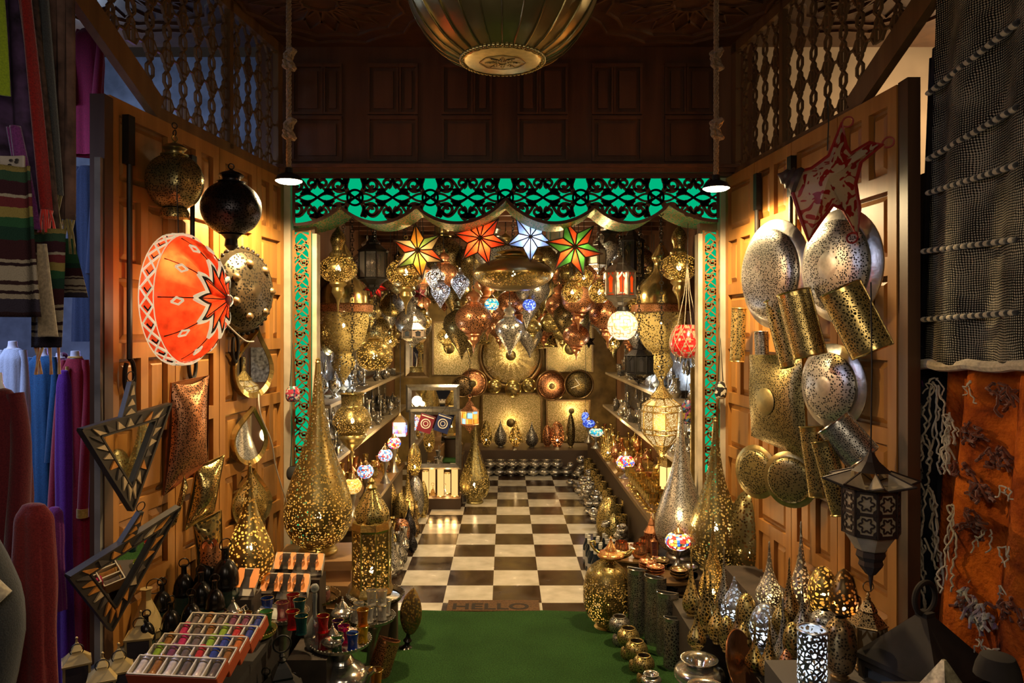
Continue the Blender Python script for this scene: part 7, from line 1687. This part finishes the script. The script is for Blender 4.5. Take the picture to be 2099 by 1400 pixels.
# hexagonal tall brass lantern on a round tray
Y_ = 3.92; k_ = Y_/F; p = P(762, 1218, Y_); t = thing('hexagonal_lantern', 'tall faceted brass lantern with rosettes lit on a round tray', 'lantern', (p.x, Y_, p.z+.01)); n = 8; s = k_
r = 40*s
MB().ngon(n, [(r*1.12,0),(r*1.15,5*s),(r*1.0,16*s)]).build('base', metal('brass', .2), t, flat=True)
MB().ngon(n, [(r*.96,14*s),(r*.96,130*s)]).build('pierced_panels', pierced('gold', 'rose', .015, True), t, flat=True)
b = MB()
for i in range(n): a = 2*PI*(i+.5)/n; b.tube([(r*.97*math.cos(a), r*.97*math.sin(a), 14*s),(r*.97*math.cos(a), r*.97*math.sin(a), 130*s)], .005, 6)
b.build('corner_ribs', metal('brass', .2), t)
MB().ngon(n, [(r*.96,128*s),(r*1.04,133*s),(r*1.0,146*s),(r*.80,150*s)]).build('collar', metal('brass', .15), t, flat=True)
MB().lathe([(r*.82,149*s),(r*.88,158*s),(r*.80,172*s),(r*.55,190*s),(r*.38,202*s),(r*.22,212*s)], seg=48, sm=3, lobes=8, amp=.12).build('fluted_dome', pierced('gold', 'dots', .010), t, angle=60)
MB().lathe([(r*.22,210*s),(r*.3,216*s),(r*.12,222*s),(r*.16,228*s),(0,236*s)], seg=14, sm=2).build('finial', metal('brass'), t)
bulb(t, 45*s, .016, 3.0)
tray((p.x+.02, Y_, p.z-.018), 58*s, 'round silver tray under the tall faceted brass lantern')
tag(MB().lathe([(.12,0),(.12,p.z-.03),(.14,p.z-.02),(0,p.z-.02)], seg=28, sm=1).build('round_stand', MATS['ledge'], loc=(p.x+.02, Y_, 0)), 'dark round stand under the tray of the tall faceted brass lantern', 'stand')
# trays with teapots and glasses
def tray_set(px, py, rp, Z, lab, stand=True, met='pewter'):
    Y = (H-Z)*F/(py-CY); k_ = Y/F; x = (px-CX)*k_; tray((x, Y, Z), rp*k_, lab, met)
    if stand: tag(MB().lathe([(.10,0),(.09,.02),(.03,.05),(.025,Z*.6),(.05,Z-.03),(.07,Z-.004)], seg=24, sm=2).build('tray_stand', metal('pewter'), loc=(x, Y, 0)), 'slender metal stand carrying the '+lab.replace('round ', ''), 'stand')
    return Vector((x, Y, Z+.003))
c1 = tray_set(578, 1266, 54, .45, 'round engraved tray with coloured glasses behind the glass boxes')
c2 = tray_set(522, 1302, 44, .453, 'round brass tray edge with amber and green glasses beside the glass boxes', False, met='brass')
c3 = tray_set(762, 1272, 48, .26, 'round tray of clear tea glasses near the faceted lantern')
c4 = tray_set(698, 1322, 62, .28, 'round beaded silver tray with bright coloured glasses in the left centre', met='silver')
c5 = tray_set(640, 1230, 56, .30, 'round dark tray of pink jars behind the decanter', met='bronze')
def put(c, dx, dy, col, w1): tea_glass((c.x+dx, c.y+dy, c.z), GCOL[col], '%s tea glass %s' % (col, w1))
GCOL = {'red':(.75,.05,.05),'blue':(.05,.12,.55),'green':(.08,.30,.08),'amber':(.75,.30,.03),'yellow':(.75,.55,.04),'magenta':(.6,.03,.25),'purple':(.18,.06,.22),'clear':(.85,.82,.76),'teal':(.05,.18,.18),'lime':(.35,.5,.05),'rose':(.55,.15,.18)}
put(c1,-.07,.02,'blue','on the engraved tray'); put(c1,.01,-.03,'rose','on the engraved tray'); put(c1,.075,.0,'teal','on the engraved tray'); put(c1,.03,.06,'red','on the engraved tray')
put(c2,-.05,.03,'amber','on the brass tray edge'); put(c2,.0,-.03,'lime','on the brass tray edge'); put(c2,.03,.05,'green','on the brass tray edge')
for i, (dx, dy) in enumerate(((-.07,.03),(-.01,-.03),(.05,.0),(.0,.06),(-.07,-.04),(.06,.06),(.0,.0))):
    tea_glass((c3.x+dx, c3.y+dy, c3.z), GCOL['clear'], 'clear tea glass on the round tray near the faceted lantern', group='clear tea glasses near the faceted lantern')
for i, (dx, dy, dz) in enumerate(((-.0,.0,.072),(.05,.0,.072))): tea_glass((c3.x+dx, c3.y+dy, c3.z+dz), GCOL['clear'], 'clear tea glass stacked on top on the tray near the faceted lantern', group='stacked clear tea glasses near the faceted lantern')
for dx, dy, c in ((-.065,-.05,'red'),(.0,-.07,'green'),(.065,-.055,'blue'),(.095,.02,'yellow'),(.01,.02,'magenta'),(-.03,.08,'purple'),(-.10,.03,'red')):
    put(c4, dx, dy, c, 'on the beaded silver tray'+(' rear' if dy > .02 and c == 'red' else ''))
put(c4+Vector((0,0,.073)), -.065, -.05, 'red', 'stacked on another red glass on the beaded tray'); put(c4+Vector((0,0,.073)), .095, .02, 'amber', 'stacked on the yellow glass on the beaded tray')
for i, (dx, dy) in enumerate(((-.06,-.02),(.0,-.05),(.06,.0),(.0,.05))):
    t = thing('glass_jar', 'pink glass jar with silver lid on the round dark tray', 'jar', (c5.x+dx, c5.y+dy, c5.z), 0, 'pink jars on the round dark tray'); MB().lathe([(.8,0),(1,.3),(1,.8),(.85,1)], seg=16, sm=2, scale=(.032,.05), close=True).build('jar_body', glass('pinkjar', (.6,.25,.2), .35), t); MB().lathe([(.9,1),(.8,1.25),(.2,1.45),(0,1.6)], seg=14, sm=2, scale=(.032,.05)).build('lid', metal('silver', .15), t)
for x, yb, z, s, lb in ((478,1285,.45,.055,'silver teapot on the left table before the black lanterns'),(500,1302,.45,.050,'second silver teapot with tall lid before the black lanterns'),(528,1240,.38,.045,'silver teapot beside the clear glass boxes'),(700,1425,.05,.115,'large silver teapot at the bottom left of the carpet'),(682,1330,.29,.05,'small silver teapot on the beaded silver tray'),(702,1255,.27,.055,'silver teapot before the faceted brass lantern')):
    Y = min(3.55, (H-z)*F/(yb-CY)); k_ = Y/F; teapot(((x-CX)*k_, Y, z), s, lb, rot=random.uniform(-2.6,-.4))
plinth(-.86,-.60,2.98,3.42,.05,'thin dark board under the large silver teapot')
t = thing('decanter', 'clear glass decanter with tall stopper between the trays', 'decanter', (P(645,1290,3.25).x, 3.25, .28)); MB().lathe([(.8,0),(1,.12),(.95,.3),(.45,.52),(.22,.6),(.2,.8),(.26,.95),(.2,1)], seg=24, sm=3, scale=(.045,.24)).build('bottle_body', glass('decanterglass', (.75,.78,.74), .3), t); MB().ball((0,0,.26), .02, 10).build('stopper', glass('decanterglass', (.75,.78,.74), .3), t)
plinth(-.93,-.76,3.12,3.34,.28,'small dark block under the glass decanter')
# copper half cylinder and leaf lamp at the carpet edge
half_tube(785, 1352, 44, 90, 12, -18, 'copper', 'large tilted copper half cylinder leaning at the left carpet edge', .012, Y=3.55, name='leaning_half_cylinder')
t = thing('leaf_lamp', 'dark leaf shaped standing lamp with pierced cutout at the left carpet edge', 'lamp', (P(833,1325,3.86).x, 3.86, 0), (0, R(8), R(-25))); s = 3.86/F
RX_ = Matrix.Translation((0,0,78*s)) @ Matrix.Diagonal((1,.45,1,1))
b = MB(); b.T = RX_; b.lathe([(0,-46*s),(12*s,-40*s),(23*s,-18*s),(25*s,4*s),(19*s,28*s),(9*s,44*s),(0,54*s)], seg=28, sm=3); b.build('leaf_body', pierced('bronze', 'dots', .014, hole=(.30,.18,.04)), t)
MB().lathe([(17*s,0),(16*s,3*s),(8*s,8*s),(5*s,14*s),(9*s,20*s),(5*s,26*s),(4*s,34*s)], seg=20, sm=2, close=True).build('stem', IRONP, t)
for x, yb, h, lb in ((715,1400,.11,'clear tea glass at the very bottom beside the large teapot'),(735,1415,.1,'second clear tea glass at the bottom edge'),):
    Y = 3.3; tea_glass(((x-CX)*Y/F, Y, .0), GCOL['clear'], lb, r=.035, h=h)
tea_glass((P(728,1380,3.12).x, 3.12, .05), GCOL['lime'], 'lime green tea glass at the bottom edge left of the copper tube', r=.034, h=.10)
# dark lantern roofs at the bottom left centre
t = lantern((P(578,1420,2.75).x, 2.75, .18), .20, .30, n=4, met='iron', pane=glass('smoke', (.45,.40,.36), .3), label='dark lantern with pyramid roof at the bottom between boxes and trays', roof=.5, rot=.4)
plinth(-.98,-.70,2.62,2.90,.18,'dark block under the pyramid roof lantern at the bottom left')
tag(MB().box(-.05,.05,-.03,.03,0,.003).build('price_card', plain('silvercard', (.5,.5,.45), .3), loc=(-1.0, 3.14, .47), flat=True), 'blank silver card lying tilted between the boxes and trays', 'card').rotation_euler = (.5,.3,.4)
# ------------------------------------------------------------------ left floor row inside the shop
ROW = [('slim',805,1178,1085,34,'silver',.010,'silver gourd lamp nearest on the left floor behind the faceted lantern'),('slim',820,1160,1080,30,'pewter',.010,'second silver gourd lamp on the left floor'),
       ('onion',838,1110,1040,30,'iron',.012,'dark onion lamp on the left floor'),('slim',850,1100,1030,24,'bronze',.012,'bronze thin lamp on the left floor row'),('egg',820,1090,1010,30,'gold',.012,'gold egg lamp leaning in the left floor row'),
       ('point',800,1085,985,34,'brass',.014,'tall gold leaf lamp behind the silver gourds'),('egg',852,1062,975,36,'silver',.010,'grey silver egg lamp beside the glowing candle tubes'),('slim',836,1070,960,44,'brass',.014,'tall shiny brass fluted lamp on the left floor'),
       ('point',868,1060,985,22,'gold',.012,'gold leaf lamp before the glowing candle tubes'),('globe',822,1118,1062,36,'copper',.012,'copper round lamp in the left floor row'),('onion',846,1132,1090,20,'iron',.012,'small black bottle lamp on the left floor'),('point',812,1050,965,26,'gold',.012,'gold pointed lamp at the back of the left floor row')]
for sh, px, yb, yt, wp, me, ce, lb in ROW: FL(sh, px, yb, yt, wp, met=me, pat='dots', cell=ce, label=lb)
FL('egg', 850, 978, 912, 28, .45, 6.2, met='gold', pat='net', cell=.012, lit=1, power=1.0, label='small lit gold egg lamp beside the tall mirror')
random.seed(31)
B2 = small('vase', 'brass', (-.80, 5.5, 0), 'small brass vase in the row along the left table foot', 'small brass vases along the left table foot')
for i in range(11): dup(B2, (-.84+random.uniform(-.05,.05), 5.2+.14*i, 0), i, scale=random.uniform(1,1.7))
B3 = small('vase', 'silver', (-.80, 5.0, 0), 'small silver vase in the row along the left table foot', 'small silver vases along the left table foot')
for i in range(8): dup(B3, (-.80+random.uniform(-.05,.05), 4.7+.12*i, 0), i, scale=random.uniform(1,1.6))

for px, yb, hp, lb in ((545,1395,90,'black domed lantern with green glass at the bottom between boxes and trays'),(600,1418,80,'low black domed lantern at the bottom beside the pyramid roof lantern')):
    dome_bottle(px, yb, hp, lb, Z=.18, Y=2.85)
for i, (px, yb) in enumerate(((470,1300),(452,1290),(600,1290),(618,1300))):
    p = onZ(px, yb, .453); tea_glass(p, GCOL[('clear','rose','red','teal')[i]], '%s tea glass standing loose on the left table' % ('clear','rose','red','teal')[i])
for i, (px, yb, c) in enumerate(((660,1350,'clear'),(755,1372,'clear'),(770,1350,'amber'))):
    Y = 3.30; tea_glass((P(px,yb,Y).x, Y, .052) if i == 0 else (P(px,yb,3.4).x, 3.40, .0), GCOL[c], ('clear tea glass on the board beside the large teapot','clear tea glass on the ground beside the copper tube','amber tea glass on the ground beside the copper tube')[i], r=.034, h=.11)
# ------------------------------------------------------------------ camera, lights, world
cam = bpy.data.cameras.new('camera'); co = bpy.data.objects.new('camera', cam); COL.objects.link(co)
co.location = (0, 0, H); co.rotation_euler = (R(90), 0, 0)
cam.sensor_width = 36; cam.lens = 36*F/2099; cam.shift_x = (1049.5-CX)/2099; cam.shift_y = (CY-700)/2099; cam.clip_start = .05
sc = bpy.context.scene; sc.camera = co
w = bpy.data.worlds.new('night'); sc.world = w; w.use_nodes = True
w.node_tree.nodes['Background'].inputs[0].default_value = (.55,.42,.35,1); w.node_tree.nodes['Background'].inputs[1].default_value = .022
sc.view_settings.view_transform = 'Standard'; sc.view_settings.look = 'None'
sc.view_settings.exposure = 0.0
cy = sc.cycles; cy.use_denoising = True; cy.max_bounces = 6; cy.diffuse_bounces = 2; cy.glossy_bounces = 3; cy.transmission_bounces = 3
cy.transparent_max_bounces = 10; cy.sample_clamp_indirect = 4.0; cy.sample_clamp_direct = 30.0; cy.caustics_reflective = False; cy.caustics_refractive = False
cy.use_adaptive_sampling = True; cy.adaptive_threshold = .02; cy.blur_glossy = .5
def area(loc, target, size, power, col):
    l = bpy.data.lights.new('area_light', 'AREA'); l.shape = 'DISK'; l.size = size; l.energy = power; l.color = col
    o = bpy.data.objects.new('area_light', l); COL.objects.link(o); o.location = loc
    o.rotation_euler = (Vector(target)-Vector(loc)).to_track_quat('-Z', 'Y').to_euler(); return o
def amb(loc, power, col=(1,.72,.38), r=.05):
    power *= 1.35
    return point(loc, power, col, None, r)
# unseen point lights added for ambience inside the shop
for x, y, z, p in ((-.5,5.2,2.05,13),(.5,5.4,2.05,13),(0,6.4,2.1,14),(-.6,7.3,1.9,13),(.6,7.3,1.9,13),(0,8.4,2.1,14),(-.9,6.3,.95,7),(.95,6.0,.95,7)):
    amb((x, y, z), p)
amb((-1.12,5.6,1.30), 4, (.7,.85,1)); amb((1.15,6.0,1.30), 4, (.7,.85,1)); amb((-1.0,6.0,.75), 4, (1,.6,.2)); amb((1.12,5.6,.75), 5, (1,.6,.2)); amb((1.12,7.2,.75), 4, (1,.6,.2))
# neighbouring stalls
area((-2.7,2.6,2.6), (-2.3,3.3,.6), .6, 24, (.55,.65,1)); area((-2.0,4.4,1.6), (-2.0,3.2,1), .3, 14, (.45,.3,1)); area((-2.6,2.2,2.2), (-2.2,3.2,1.0), .5, 8, (.7,.7,1))
amb((2.6,4.1,2.9), 15, (1,.72,.42)); amb((-2.4,4.2,3.0), 5, (.6,.75,1))
# fill lights added behind the viewer to brighten the front
area((-.2,.3,2.3), (0,3.6,.3), .7, 4.5, (1,.80,.55)); area((.7,.9,2.0), (1.5,2.4,1.0), .5, 4, (1,.82,.6)); area((-.7,.9,2.0), (-1.8,2.6,1.2), .5, 3.5, (1,.85,.7))
